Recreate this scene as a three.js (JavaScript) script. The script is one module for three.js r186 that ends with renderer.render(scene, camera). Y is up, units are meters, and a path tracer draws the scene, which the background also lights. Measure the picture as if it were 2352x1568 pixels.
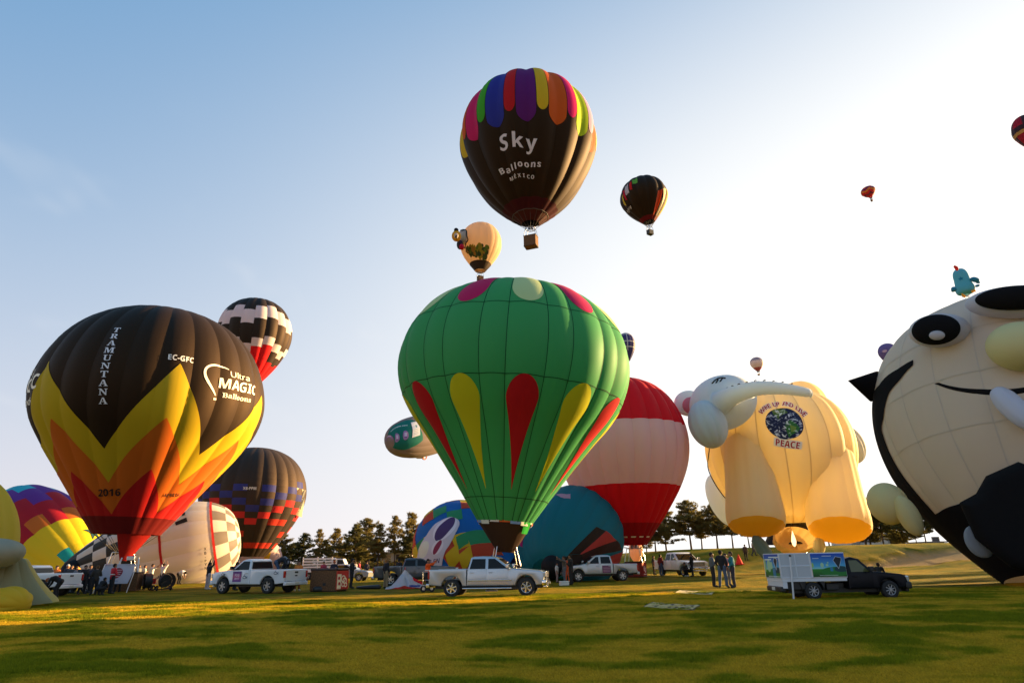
import * as THREE from 'three';
import { mergeGeometries, toCreasedNormals } from 'three/addons/utils/BufferGeometryUtils.js';
import { RoundedBoxGeometry } from 'three/addons/geometries/RoundedBoxGeometry.js';
import { createNoise2D, createNoise3D } from 'simplex-noise';

// ---------------------------------------------------------------- camera, sky, sun, exposure
const scene = new THREE.Scene();
const VW = 2352, VH = 1568, VF = 1432, EYE = 1.55, PITCH = 19.3 * Math.PI / 180, ROLL = 1.0 * Math.PI / 180;
const camera = new THREE.PerspectiveCamera(2 * Math.atan(VH / 2 / VF) * 180 / Math.PI, VW / VH, 0.1, 3000);
camera.position.set(0, EYE, 0);
camera.up.set(Math.sin(ROLL), Math.cos(ROLL), 0);
const FWD = new THREE.Vector3(0, Math.sin(PITCH), -Math.cos(PITCH));
camera.lookAt(camera.position.clone().add(FWD));
const RIGHT = new THREE.Vector3().crossVectors(FWD, camera.up).normalize();
const UPV = new THREE.Vector3().crossVectors(RIGHT, FWD).normalize();

const SUN_AZ = 63 * Math.PI / 180, SUN_EL = 10.5 * Math.PI / 180;
const SUN = new THREE.Vector3(Math.sin(SUN_AZ) * Math.cos(SUN_EL), Math.sin(SUN_EL), -Math.cos(SUN_AZ) * Math.cos(SUN_EL));
const EXPO = 3.6;
const noise2 = createNoise2D(rng(11)), noise3 = createNoise3D(rng(12));
function rng(s) { let a = s >>> 0; return () => { a = (a + 0x6d2b79f5) | 0; let t = Math.imul(a ^ (a >>> 15), 1 | a); t = (t + Math.imul(t ^ (t >>> 7), 61 | t)) ^ t; return ((t ^ (t >>> 14)) >>> 0) / 4294967296; }; }
const smooth = THREE.MathUtils.smoothstep, clamp = THREE.MathUtils.clamp, lerp = THREE.MathUtils.lerp;
{ // clear morning sky: blue overhead away from the sun, pale haze near the horizon, a broad warm white glow round the sun, thin wisps
  const W = 1024, H = 512, data = new Float32Array(W * H * 4);
  for (let j = 0; j < H; j++) for (let i = 0; i < W; i++) {
    const up = ((j + 0.5) / H - 0.5) * Math.PI, az = ((i + 0.5) / W - 0.5) * 2 * Math.PI;
    const x = Math.cos(az) * Math.cos(up), z = Math.sin(az) * Math.cos(up), y = Math.sin(up);
    const el = Math.max(0, up) * 180 / Math.PI, g = Math.acos(clamp(x * SUN.x + y * SUN.y + z * SUN.z, -1, 1)) * 180 / Math.PI;
    let da = (Math.atan2(x, -z) * 180 / Math.PI - 43); da = Math.abs(((da + 540) % 360) - 180) * Math.cos(up); // the glow leans towards the haze over the field
    const ge = Math.hypot(da, 1.5 * Math.max(0, el - 8)), h = Math.exp(-Math.pow(el / 28.5, 1.65)), low = Math.exp(-el / 9);
    const w = Math.exp(-Math.pow(ge / 58, 3.0)) , core = Math.exp(-g / 9) * 3.0;
    const toward = smooth(g, 150, 35);
    const haze = [lerp(0.70, 1.04, toward), lerp(0.77, 1.02, toward), lerp(0.87, 1.06, toward)];
    const anti = 1 + 0.2 * smooth(g, 105, 165);
    haze[0] += low * (0.06 * toward + 0.13); haze[1] -= low * 0.02; haze[2] -= low * (0.09 + 0.13 * toward);
    const zen = [0.045, 0.27, 0.57], glow = [1.20, 1.17, 1.12], warm = [1.0, 0.86, 0.62];
    let wisp = 0;
    if (y > 0.02) { const k = 1 / (y + 0.12), px = x * k, pz = z * k; const n = noise2(px * 2.2 + 3, pz * 1.1) * 0.6 + noise2(px * 5 + 9, pz * 2.4) * 0.3 + noise2(px * 14, pz * 7) * 0.15; wisp = smooth(n, 0.3, 0.95) * 0.16 * smooth(el, 3, 14) * smooth(-el, -38, -24); }
    const o = (j * W + i) * 4;
    for (let c = 0; c < 3; c++) {
      let v = lerp(zen[c], haze[c], h); v = lerp(v, glow[c], Math.min(1, w)); v += core * warm[c]; v = lerp(v, 0.95, wisp) * anti;
      if (up < 0) v = lerp(v, [0.10, 0.10, 0.06][c], smooth(-up, 0, 0.06));
      data[o + c] = v / EXPO;
    }
    data[o + 3] = 1;
  }
  const sky = new THREE.DataTexture(data, W, H, THREE.RGBAFormat, THREE.FloatType);
  sky.mapping = THREE.EquirectangularReflectionMapping; sky.magFilter = THREE.LinearFilter; sky.needsUpdate = true;
  scene.background = sky; scene.environment = sky;
}
const sun = new THREE.DirectionalLight(new THREE.Color().setRGB(1.0, 0.64, 0.27), 5);
sun.position.copy(SUN).multiplyScalar(300); sun.target.position.set(0, 0, -40); sun.position.add(sun.target.position);
sun.castShadow = true; sun.shadow.mapSize.set(4096, 4096); sun.shadow.radius = 1.3;
Object.assign(sun.shadow.camera, { left: -140, right: 140, top: 120, bottom: -60, near: 1, far: 700 });
scene.add(sun, sun.target);

const renderer = new THREE.WebGLRenderer({ antialias: true });
renderer.setSize(1024, 682); renderer.shadowMap.enabled = true; renderer.shadowMap.type = THREE.PCFSoftShadowMap;
renderer.toneMapping = THREE.LinearToneMapping; renderer.toneMappingExposure = EXPO;


// ---------------------------------------------------------------- helpers
const V3 = (x, y, z) => new THREE.Vector3(x, y, z);
const rgb = (r, g, b) => new THREE.Color().setRGB(r, g, b);
const srgb = (r, g, b) => new THREE.Color().setRGB(r / 255, g / 255, b / 255, THREE.SRGBColorSpace);
// a sight line through a point of the picture, and the place on it at a depth or on the ground
const at = (u, v, d) => camera.position.clone().addScaledVector(FWD, d).addScaledVector(RIGHT, (u - VW / 2) / VF * d).addScaledVector(UPV, -(v - VH / 2) / VF * d);
function project(p) { const q = p.clone().sub(camera.position), d = q.dot(FWD); return [VW / 2 + q.dot(RIGHT) / d * VF, VH / 2 - q.dot(UPV) / d * VF, d]; }
function ground(u, d) {
  let y = 0, P;
  for (let i = 0; i < 6; i++) { const a = (u - VW / 2) / VF, b = ((y - EYE) / d - FWD.y - a * RIGHT.y) / UPV.y; P = camera.position.clone().addScaledVector(FWD, d).addScaledVector(RIGHT, a * d).addScaledVector(UPV, b * d); y = gh(P.x, P.z); }
  P.y = y; return P;
}
function groundHit(u, v) { const a = at(u, v, 1).sub(camera.position), t = -EYE / a.y; return camera.position.clone().addScaledVector(a, t); }
function gh(x, z) {
  const s = -z * 0.82 + x * 0.58;
  return 2.5 * smooth(s, 64, 86) * smooth(x, 2, 24) + 0.7 * smooth(-z, 78, 92) * smooth(-x, -12, 4);
}
const used = {};
function numbered(n) { const base = n.replace(/_\d{3}$/, ''); const k = used[base] = (used[base] ?? -1) + 1; return k ? base + '_' + String(k).padStart(3, '0') : base; }
function tag(o, label, category, group) { o.userData.label = label; o.userData.category = category; if (group) o.userData.group = group; return o; }
function thing(name, label, category, pos, turn = 0, group) {
  const o = new THREE.Group(); o.name = numbered(name); o.position.copy(pos); o.rotation.y = turn; tag(o, label, category, group); scene.add(o); return o;
}
function mesh(name, geo, mat) { const m = new THREE.Mesh(geo, mat); m.name = name; m.castShadow = m.receiveShadow = true; return m; }
function part(parent, name, geo, mat, label) { const m = mesh(name, geo, mat); if (label) m.userData.label = label; parent.add(m); return m; }
function struct(name, geo, mat, kind = 'structure') { const m = mesh(numbered(name), geo, mat); m.userData.kind = kind; scene.add(m); return m; }
function copyOf(o, label, pos, turn, group) { const c = o.clone(); c.name = numbered(o.name); c.userData = { ...o.userData, label }; if (group) c.userData.group = group; c.position.copy(pos); if (turn !== undefined) c.rotation.y = turn; scene.add(c); return c; }
function merged(list) { return mergeGeometries(list.map((g) => { const k = g.index ? g.toNonIndexed() : g; for (const n of Object.keys(k.attributes)) if (!['position', 'normal', 'uv'].includes(n)) k.deleteAttribute(n); if (!k.attributes.uv) k.setAttribute('uv', new THREE.BufferAttribute(new Float32Array(k.attributes.position.count * 2), 2)); return k; })); }
function box(w, h, d, x = 0, y = 0, z = 0, r = 0) { const g = r ? new RoundedBoxGeometry(w, h, d, 2, Math.min(r, w / 2.01, h / 2.01, d / 2.01)) : new THREE.BoxGeometry(w, h, d); g.translate(x, y, z); return g; }
function bar(a, b, r, r2 = r, seg = 6) {
  const d = b.clone().sub(a), g = new THREE.CylinderGeometry(r2, r, d.length(), seg); g.applyQuaternion(new THREE.Quaternion().setFromUnitVectors(V3(0, 1, 0), d.clone().normalize())); g.translate(...a.clone().add(b).multiplyScalar(0.5).toArray()); return g;
}
function tube(pts, r, seg = 24, rad = 6) { return new THREE.TubeGeometry(new THREE.CatmullRomCurve3(pts), seg, r, rad); }
const matCache = new Map();
function std(color, roughness = 0.7, metalness = 0, extra = {}) { return new THREE.MeshStandardMaterial({ color, roughness, metalness, ...extra }); }
function canvasTex(w, h, draw) { const c = document.createElement('canvas'); c.width = w; c.height = h; const x = c.getContext('2d'); draw(x, w, h); const t = new THREE.CanvasTexture(c); t.colorSpace = THREE.SRGBColorSpace; return t; }

// coated nylon: dull, lets some light through
let weave;
{ const n = 256, d = new Uint8Array(n * n * 4); const r = rng(5);
  for (let i = 0; i < n * n; i++) { const x = i % n, y = i / n | 0; const w = 0.5 + 0.5 * Math.sin(x / n * Math.PI * 2 * 3 + 2 * Math.sin(y / n * 6.283)) * Math.sin(y / n * Math.PI * 4); const v = 120 + w * 70 + r() * 30; d[i * 4] = d[i * 4 + 1] = d[i * 4 + 2] = v; d[i * 4 + 3] = 255; }
  weave = new THREE.DataTexture(d, n, n); weave.wrapS = weave.wrapT = THREE.RepeatWrapping; weave.magFilter = THREE.LinearFilter; weave.needsUpdate = true; }
function fabric(color, trans = 0.4, coat = 0.3) {
  const key = color.toArray().join() + trans + coat; if (matCache.has(key)) return matCache.get(key);
  const lift = (c) => 1 - Math.pow(1 - c, 1.2), bright = Math.max(color.r, color.g, color.b) > 0.08 ? rgb(lift(color.r), lift(color.g), lift(color.b)) : color; if (trans > 0.35 && trans < 0.47) trans -= 0.1;
  const m = new THREE.MeshPhysicalMaterial(Math.max(color.r, color.g, color.b) < 0.055 && trans > 0.15
    ? { color, roughness: 0.65, specularIntensity: 0.6, specularColor: rgb(1, 0.55, 0.22), side: THREE.DoubleSide, bumpMap: weave, bumpScale: 0.012 } // dark cloth: shiny, lets nothing through
    : { color: bright, roughness: 1, transmission: trans, thickness: 0, side: THREE.DoubleSide, specularIntensity: 0.12, clearcoat: coat, clearcoatRoughness: 0.55, bumpMap: weave, bumpScale: 0.012 });
  matCache.set(key, m); return m;
}

// ---------------------------------------------------------------- envelopes: a turned outline, quilted between load tapes
const OUTLINE = [[0, 1], [0.25, 0.99], [0.5, 0.952], [0.72, 0.882], [0.89, 0.775], [0.98, 0.655], [1, 0.555], [0.96, 0.44], [0.85, 0.32], [0.67, 0.18], [0.5, 0.075], [0.37, 0]];
const SLIM = [[0, 1], [0.22, 0.992], [0.46, 0.96], [0.68, 0.9], [0.86, 0.8], [0.97, 0.68], [1, 0.575], [0.965, 0.475], [0.84, 0.345], [0.62, 0.2], [0.38, 0.07], [0.25, 0]];
class Envelope {
  // outline [r, h] crown to mouth in units of the radius and the height; matrix takes the envelope (mouth at the origin, axis up) to the thing's own axes
  constructor(outline, R, Ht, edges, bulge = 0.1) {
    this.R = R; this.Ht = Ht; this.bulge = bulge; this.M = new THREE.Matrix4(); this.edges = typeof edges === 'number' ? Array.from({ length: edges + 1 }, (_, i) => i / edges) : edges;
    const c = new THREE.CatmullRomCurve3(outline.map(([r, h]) => V3(r, h, 0)), false, 'centripetal'); this.pts = c.getPoints(160).map((p) => [Math.max(0, p.x), p.y]);
    this.update();
  }
  update() {
    let s = 0; this.len = this.pts.map((p, i) => { if (i) s += Math.hypot((p[0] - this.pts[i - 1][0]) * this.R, (p[1] - this.pts[i - 1][1]) * this.Ht); return s; }); this.total = s;
  }
  prof(v) {
    const t = clamp(v, 0, 1) * this.total; let lo = 0, hi = this.len.length - 1;
    while (hi - lo > 1) { const m = (lo + hi) >> 1; if (this.len[m] <= t) lo = m; else hi = m; }
    const f = (t - this.len[lo]) / (this.len[hi] - this.len[lo] || 1), a = this.pts[lo], b = this.pts[hi];
    const dr = (b[0] - a[0]) * this.R, dh = (b[1] - a[1]) * this.Ht, l = Math.hypot(dr, dh) || 1;
    return [lerp(a[0], b[0], f) * this.R, lerp(a[1], b[1], f) * this.Ht, -dh / l, dr / l];
  }
  vAt(h) { let best = 0, e = 9; for (let i = 0; i <= 400; i++) { const d = Math.abs(this.prof(i / 400)[1] / this.Ht - h); if (d < e) { e = d; best = i / 400; } } return best; }
  local(u, v, off = 0) {
    const uu = u - Math.floor(u), E = this.edges; let k = 0; while (k < E.length - 2 && E[k + 1] <= uu) k++;
    const [r, h, nr, nh] = this.prof(v), w = E[k + 1] - E[k], t = (uu - E[k]) / w * 2 - 1;
    const rr = r + this.bulge * 2 * Math.PI * r * w * (1 - t * t) * smooth(v, 0, 0.08) * smooth(1 - v, -0.12, 0.1) + off * nr, a = u * Math.PI * 2;
    return V3(Math.sin(a) * rr, h + off * nh, Math.cos(a) * rr);
  }
  surf(u, v, off = 0) { return this.local(u, v, off).applyMatrix4(this.M); }
  // the piece of cloth between two lines left(v), right(v); uv runs 0..1 across and down
  patch(left, right, v0, v1, nu, nv, off = 0) {
    const P = [], T = [], I = [], L = typeof left === 'function' ? left : () => left, Rt = typeof right === 'function' ? right : () => right;
    for (let j = 0; j <= nv; j++) for (let i = 0; i <= nu; i++) { const v = lerp(v0, v1, j / nv), p = this.surf(lerp(L(v), Rt(v), i / nu), v, off); P.push(p.x, p.y, p.z); T.push(i / nu, 1 - j / nv); }
    return sheet(P, T, nu, nv);
  }
  below(u0, u1, top, bottom, nu, nv, off = 0) { // cloth hanging from a line top(u) to bottom(u)
    const P = [], T = []; const B = typeof bottom === 'function' ? bottom : () => bottom;
    for (let j = 0; j <= nv; j++) for (let i = 0; i <= nu; i++) { const u = lerp(u0, u1, i / nu), p = this.surf(u, lerp(top(u), B(u), j / nv), off); P.push(p.x, p.y, p.z); T.push(i / nu, 1 - j / nv); }
    return sheet(P, T, nu, nv);
  }
  quad(c, n = 14, off = 0.02) { // cloth with four corners [u, v]: top left, top right, bottom right, bottom left
    const P = [], T = [];
    for (let j = 0; j <= n; j++) for (let i = 0; i <= n; i++) { const s = i / n, t = j / n; const g = (k) => lerp(lerp(c[0][k], c[1][k], s), lerp(c[3][k], c[2][k], s), t); const p = this.surf(g(0), g(1), off); P.push(p.x, p.y, p.z); T.push(s, 1 - t); }
    return sheet(P, T, n, n);
  }
  // the spot [u, v] of the cloth that a sight line through (x, y) of the picture meets
  pix(x, y, pos) {
    const P = (u, v) => this.surf(u, v).add(pos), far = (u, v) => { const p = P(u, v), [a, b] = project(p); return Math.hypot(a - x, b - y); };
    let best = [0, 0.5], e = 1e9; const c = this.M.clone().setPosition(0, 0, 0);
    for (let i = 0; i < 96; i++) for (let j = 1; j < 60; j++) {
      const u = i / 96, v = j / 60, [, , nr, nh] = this.prof(v), a = u * Math.PI * 2, n = V3(Math.sin(a) * nr, nh, Math.cos(a) * nr).applyMatrix4(c);
      const p = P(u, v); if (n.dot(camera.position.clone().sub(p)) <= 0) continue;
      const [px, py] = project(p), d = Math.hypot(px - x, py - y); if (d < e) { e = d; best = [u, v]; }
    }
    for (let s = 0.008, k = 0; k < 40; k++) { let moved = false; for (const [a, b] of [[s, 0], [-s, 0], [0, s], [0, -s]]) { const d = far(best[0] + a, best[1] + b); if (d < e) { e = d; best = [best[0] + a, best[1] + b]; moved = true; break; } } if (!moved) s /= 2; }
    best[0] -= Math.round(best[0]); return best;
  }
}
function sheet(P, T, nu, nv) {
  const I = []; for (let j = 0; j < nv; j++) for (let i = 0; i < nu; i++) { const a = j * (nu + 1) + i, b = a + nu + 1; I.push(a, b, a + 1, a + 1, b, b + 1); }
  const g = new THREE.BufferGeometry(); g.setAttribute('position', new THREE.Float32BufferAttribute(P, 3)); g.setAttribute('uv', new THREE.Float32BufferAttribute(T, 2)); g.setIndex(I); g.computeVertexNormals(); return g;
}
// ---------------------------------------------------------------- ground
const HILL = []; // filled with tree bases
{
  const xs = [], zs = [];
  const ramp = (list, a, b, n, pow) => { for (let i = 0; i < n; i++) list.push(lerp(a, b, Math.pow(i / n, pow))); };
  // fine near the camera, coarse far off
  for (let x = -1500; x < -130; x += 90) xs.push(x); for (let x = -130; x < -40; x += 4) xs.push(x); for (let x = -40; x < 46; x += 0.28) xs.push(x); for (let x = 46; x < 140; x += 3) xs.push(x); for (let x = 140; x <= 1500; x += 90) xs.push(x);
  for (let z = -2600; z < -140; z += 120) zs.push(z); for (let z = -140; z < -60; z += 1.6) zs.push(z); for (let z = -60; z < -5; z += 0.28) zs.push(z); for (let z = -5; z <= 60; z += 5) zs.push(z); zs.push(400);
  const nx = xs.length, nz = zs.length, P = new Float32Array(nx * nz * 3), C = new Float32Array(nx * nz * 3), T = new Float32Array(nx * nz * 2), I = [];
  const green = [0.118, 0.124, 0.006], tan = [0.38, 0.235, 0.022], dirt = [0.12, 0.06, 0.02], lush = [0.088, 0.105, 0.005], sand = [0.30, 0.22, 0.16];
  for (let j = 0; j < nz; j++) for (let i = 0; i < nx; i++) {
    const k = j * nx + i, x = xs[i], z = zs[j];
    const w1 = noise2(x * 0.05 + 7, z * 0.05), w2 = noise2(x * 0.05 - 20, z * 0.05 + 31), X = x + w1 * 1.2, Z = z + w2 * 1.2;
    const n = noise2(X * 0.07, Z * 0.13) * 0.30 + noise2(X * 0.22 + 40, Z * 0.46) * 0.46 + noise2(X * 0.6, Z * 1.0 + 9) * 0.30 + noise2(X * 1.5 + 5, Z * 2.3) * 0.14 + noise2(X * 2.1, Z * 2.1) * 0.09;
    const dry = smooth(n, -0.32, 0.26), lu = smooth(-n, 0.05, 0.5);
    const di = smooth(noise2(X * 0.35 + 90, Z * 0.42 - 14) * 0.7 + noise2(X * 1.7, Z * 1.9 + 70) * 0.45, 0.5, 0.8) * smooth(n, -0.35, 0.1);
    const bx = (x - 42) / 9.5, bz = (z + 63 + noise2(x * 0.2, 5) * 1.2) / 3.2, bunker = smooth(1.08 - (bx * bx + bz * bz), 0, 0.18);
    for (let c = 0; c < 3; c++) { let v = lerp(green[c], lush[c], lu); v = lerp(v, tan[c], dry * lerp(0.92, 0.45, smooth(-z, 24, 50))); v = lerp(v, dirt[c], di * 0.85); v = lerp(v, sand[c], bunker); C[k * 3 + c] = v; }
    P[k * 3] = x; P[k * 3 + 1] = gh(x, z) + noise2(x * 0.5, z * 0.5) * 0.012 - bunker * 0.35; P[k * 3 + 2] = z;
    T[k * 2] = x; T[k * 2 + 1] = z;
    if (i < nx - 1 && j < nz - 1) I.push(k, k + nx, k + 1, k + 1, k + nx, k + nx + 1);
  }
  const g = new THREE.BufferGeometry(); g.setAttribute('position', new THREE.BufferAttribute(P, 3)); g.setAttribute('color', new THREE.BufferAttribute(C, 3)); g.setAttribute('uv', new THREE.BufferAttribute(T, 2)); g.setIndex(I); g.computeVertexNormals();
  const n = 1024, d = new Uint8Array(n * n * 4), b = new Uint8Array(n * n * 4), r = rng(77), f = new Float32Array(n * n).fill(0.42);
  // short blades lying every way, drawn into a tile 4 m wide
  for (let k = 0; k < 90000; k++) { let x = r() * n, y = r() * n; const a = r() * 6.283, l = 6 + r() * 12, v = 0.15 + r() * 0.85; for (let s = 0; s < l; s++) { const q = ((y | 0) & (n - 1)) * n + ((x | 0) & (n - 1)); f[q] = v * (0.6 + 0.4 * s / l); x += Math.cos(a); y += Math.sin(a); if (x < 0) x += n; if (y < 0) y += n; } }
  for (let i = 0; i < n * n; i++) { const v = f[i]; d[i * 4] = 120 + 125 * v; d[i * 4 + 1] = 125 + 120 * v; d[i * 4 + 2] = 110 + 110 * v; d[i * 4 + 3] = 255; b[i * 4] = b[i * 4 + 1] = b[i * 4 + 2] = 255 * v; b[i * 4 + 3] = 255; }
  const mk = (arr, s) => { const t = new THREE.DataTexture(arr, n, n); t.wrapS = t.wrapT = THREE.RepeatWrapping; t.repeat.set(0.25, 0.25); t.magFilter = THREE.LinearFilter; if (s) t.colorSpace = THREE.SRGBColorSpace; t.needsUpdate = true; return t; };
  struct('ground', g, new THREE.MeshPhysicalMaterial({ color: rgb(2.2, 2.08, 1.8), specularIntensity: 0.1, vertexColors: true, map: mk(d, true), bumpMap: mk(b), bumpScale: 0.03, roughness: 0.95 }));

  // standing blades in the part of the field nearest the camera
  const bl = []; const br = rng(31);
  for (let k = 0; k < 7; k++) { const a = br() * 6.283, w = 0.005 + br() * 0.004, hh = 0.03 + br() * 0.035, lean = 0.02 + br() * 0.03, ox = (br() - 0.5) * 0.07, oz = (br() - 0.5) * 0.07, c = Math.cos(a), s = Math.sin(a);
    bl.push([ox - c * w, 0, oz - s * w, ox + c * w, 0, oz + s * w, ox + s * lean, hh, oz + c * lean]); }
  const bg = new THREE.BufferGeometry(); bg.setAttribute('position', new THREE.Float32BufferAttribute(bl.flat(), 3)); bg.computeVertexNormals();
  const N = 380000, im = new THREE.InstancedMesh(bg, new THREE.MeshPhysicalMaterial({ color: 0xffffff, roughness: 1, specularIntensity: 0.1, transmission: 0.35, thickness: 0, side: THREE.DoubleSide }), N), m4 = new THREE.Matrix4(), q = new THREE.Quaternion(), col = new THREE.Color();
  let c = 0; const gr = rng(99);
  while (c < N) {
    const z = -8.2 - Math.pow(gr(), 1.5) * 22, x = (gr() * 2 - 1) * (-z * 0.92 + 2);
    const w1 = noise2(x * 0.05 + 7, z * 0.05), w2 = noise2(x * 0.05 - 20, z * 0.05 + 31), X = x + w1 * 1.2, Z = z + w2 * 1.2;
    const nn = noise2(X * 0.07, Z * 0.13) * 0.30 + noise2(X * 0.22 + 40, Z * 0.46) * 0.46 + noise2(X * 0.6, Z * 1.0 + 9) * 0.30 + noise2(X * 1.5 + 5, Z * 2.3) * 0.14;
    const dry = smooth(nn, -0.32, 0.26), lu = smooth(-nn, 0.05, 0.5), s = 0.8 + gr() * 0.9 - z * 0.012;
    q.setFromAxisAngle(V3(0, 1, 0), gr() * 6.283); m4.compose(V3(x, 0, z), q, V3(s, s * (0.55 + lu * 0.5), s)); im.setMatrixAt(c, m4);
    const j = 0.7 + gr() * 0.6; col.setRGB(lerp(lerp(0.25, 0.19, lu), 0.62, dry * 0.9) * j, lerp(lerp(0.26, 0.215, lu), 0.40, dry * 0.9) * j, lerp(0.008, 0.026, dry) * j); im.setColorAt(c++, col);
  }
  im.name = 'grass'; im.userData.kind = 'stuff'; im.userData.label = 'short patchy grass of the field nearest the viewer'; im.receiveShadow = im.castShadow = true; scene.add(im);
}

// ---------------------------------------------------------------- pines: trunk, limbs, tufts of needles
const BARK = std(rgb(0.085, 0.055, 0.035), 0.95);
const NEEDLES = [[0.19, 0.155, 0.042], [0.24, 0.185, 0.05], [0.14, 0.13, 0.038]].map((c) => new THREE.MeshPhysicalMaterial({ color: rgb(...c), roughness: 1, transmission: 0.5, thickness: 0, side: THREE.DoubleSide, specularIntensity: 0.2 }));
function pineKind(seed, height, openness, bareBelow, width, needle) {
  const r = rng(seed), t = new THREE.Group(), wood = [], P = [];
  const bend = (y) => V3(Math.sin(y * 0.35 + seed) * 0.12, y, Math.cos(y * 0.27 + seed) * 0.1);
  for (let k = 0; k < 7; k++) wood.push(bar(bend(height * k / 7.3), bend(height * (k + 1) / 7.3), 0.17 * (1 - k / 7.6), 0.17 * (1 - (k + 1) / 7.6), 7));
  const tuft = (c, s) => { const n = 9 + (r() * 5 | 0); for (let i = 0; i < n; i++) { const d = V3(r() * 2 - 1, r() * 1.7 - 0.55, r() * 2 - 1).normalize(), w = V3(r() - 0.5, r() - 0.5, r() - 0.5).cross(d).normalize().multiplyScalar(s * 0.11), o = c.clone().addScaledVector(d, s * (0.5 + r() * 0.65)); P.push(c.x - w.x, c.y - w.y, c.z - w.z, c.x + w.x, c.y + w.y, c.z + w.z, o.x, o.y, o.z); } };
  const rows = 17;
  for (let k = 0; k < rows; k++) {
    const f = k / (rows - 1), y = height * lerp(bareBelow, 0.985, f), n = 4 + (r() * 3 | 0), reach = width * (Math.sin(Math.PI * Math.pow(lerp(0.16, 0.97, f), 0.75)) * 0.95 + 0.07) * (0.65 + r() * 0.6);
    for (let i = 0; i < n; i++) {
      if (r() < openness * 0.5) continue;
      const a = i / n * 6.283 + r() * 1.3, L = reach * (0.55 + r() * 0.6), rise = L * (0.10 + r() * 0.45 * (0.3 + f)), b = bend(y), e = b.clone().add(V3(Math.cos(a) * L, rise, Math.sin(a) * L));
      wood.push(bar(b, e, 0.045 * (1 - f * 0.6), 0.015, 4));
      const m = Math.max(4, L * 8 | 0);
      for (let j = 0; j < m; j++) { const s = lerp(0.28, 1.04, (j + r()) / m), q = b.clone().lerp(e, s), sp = 0.26 * (1.15 - s * 0.5); q.add(V3((r() - 0.5) * 2 * sp * 1.5, (r() - 0.35) * sp * 1.2, (r() - 0.5) * 2 * sp * 1.5)); for (let w = 0; w < (1 - openness > r() ? 3 : 2); w++) tuft(q.clone().add(V3((r() - 0.5) * 0.35, (r() - 0.4) * 0.22, (r() - 0.5) * 0.35)), 0.24 + r() * 0.2); }
    }
  }
  for (let i = 0; i < 12; i++) tuft(bend(height * (0.92 + r() * 0.1)).add(V3((r() - 0.5) * 0.3, 0, (r() - 0.5) * 0.3)), 0.25);
  const g = new THREE.BufferGeometry(); g.setAttribute('position', new THREE.Float32BufferAttribute(P, 3)); g.computeVertexNormals();
  part(t, 'trunk', merged(wood), BARK); part(t, 'crown', g, NEEDLES[needle]); t.name = 'pine_tree'; return t;
}
const KINDS = [pineKind(1, 8, 0.18, 0.16, 2.9, 0), pineKind(2, 8, 0.35, 0.26, 2.5, 1), pineKind(3, 8, 0.05, 0.10, 3.3, 2), pineKind(4, 8, 0.25, 0.30, 3.2, 0), pineKind(5, 8, 0.5, 0.3, 2.0, 1), pineKind(6, 8, 0.1, 0.36, 3.5, 2)];
function pine(kind, u, top, d, label, group, turn = 0, wide = 1) { // stands below (u, top) of the picture at depth d
  const p = ground(u, d), y0 = project(p)[1]; let h = 8;
  for (let i = 0; i < 6; i++) { const [, y] = project(p.clone().add(V3(0, h, 0))); h *= (y0 - top) / (y0 - y); }
  pineAt(kind, p, h, label, group, turn, wide);
}
function pineAt(kind, p, h, label, group, turn = 0, wide = 1) {
  const c = KINDS[kind].clone(); c.name = numbered('pine_tree'); tag(c, label, 'tree', group); c.position.copy(p).add(V3(0, -0.05, 0)); c.rotation.y = turn; const s = h / 8.05; c.scale.set(s * wide, s, s * wide); scene.add(c);
}
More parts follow.
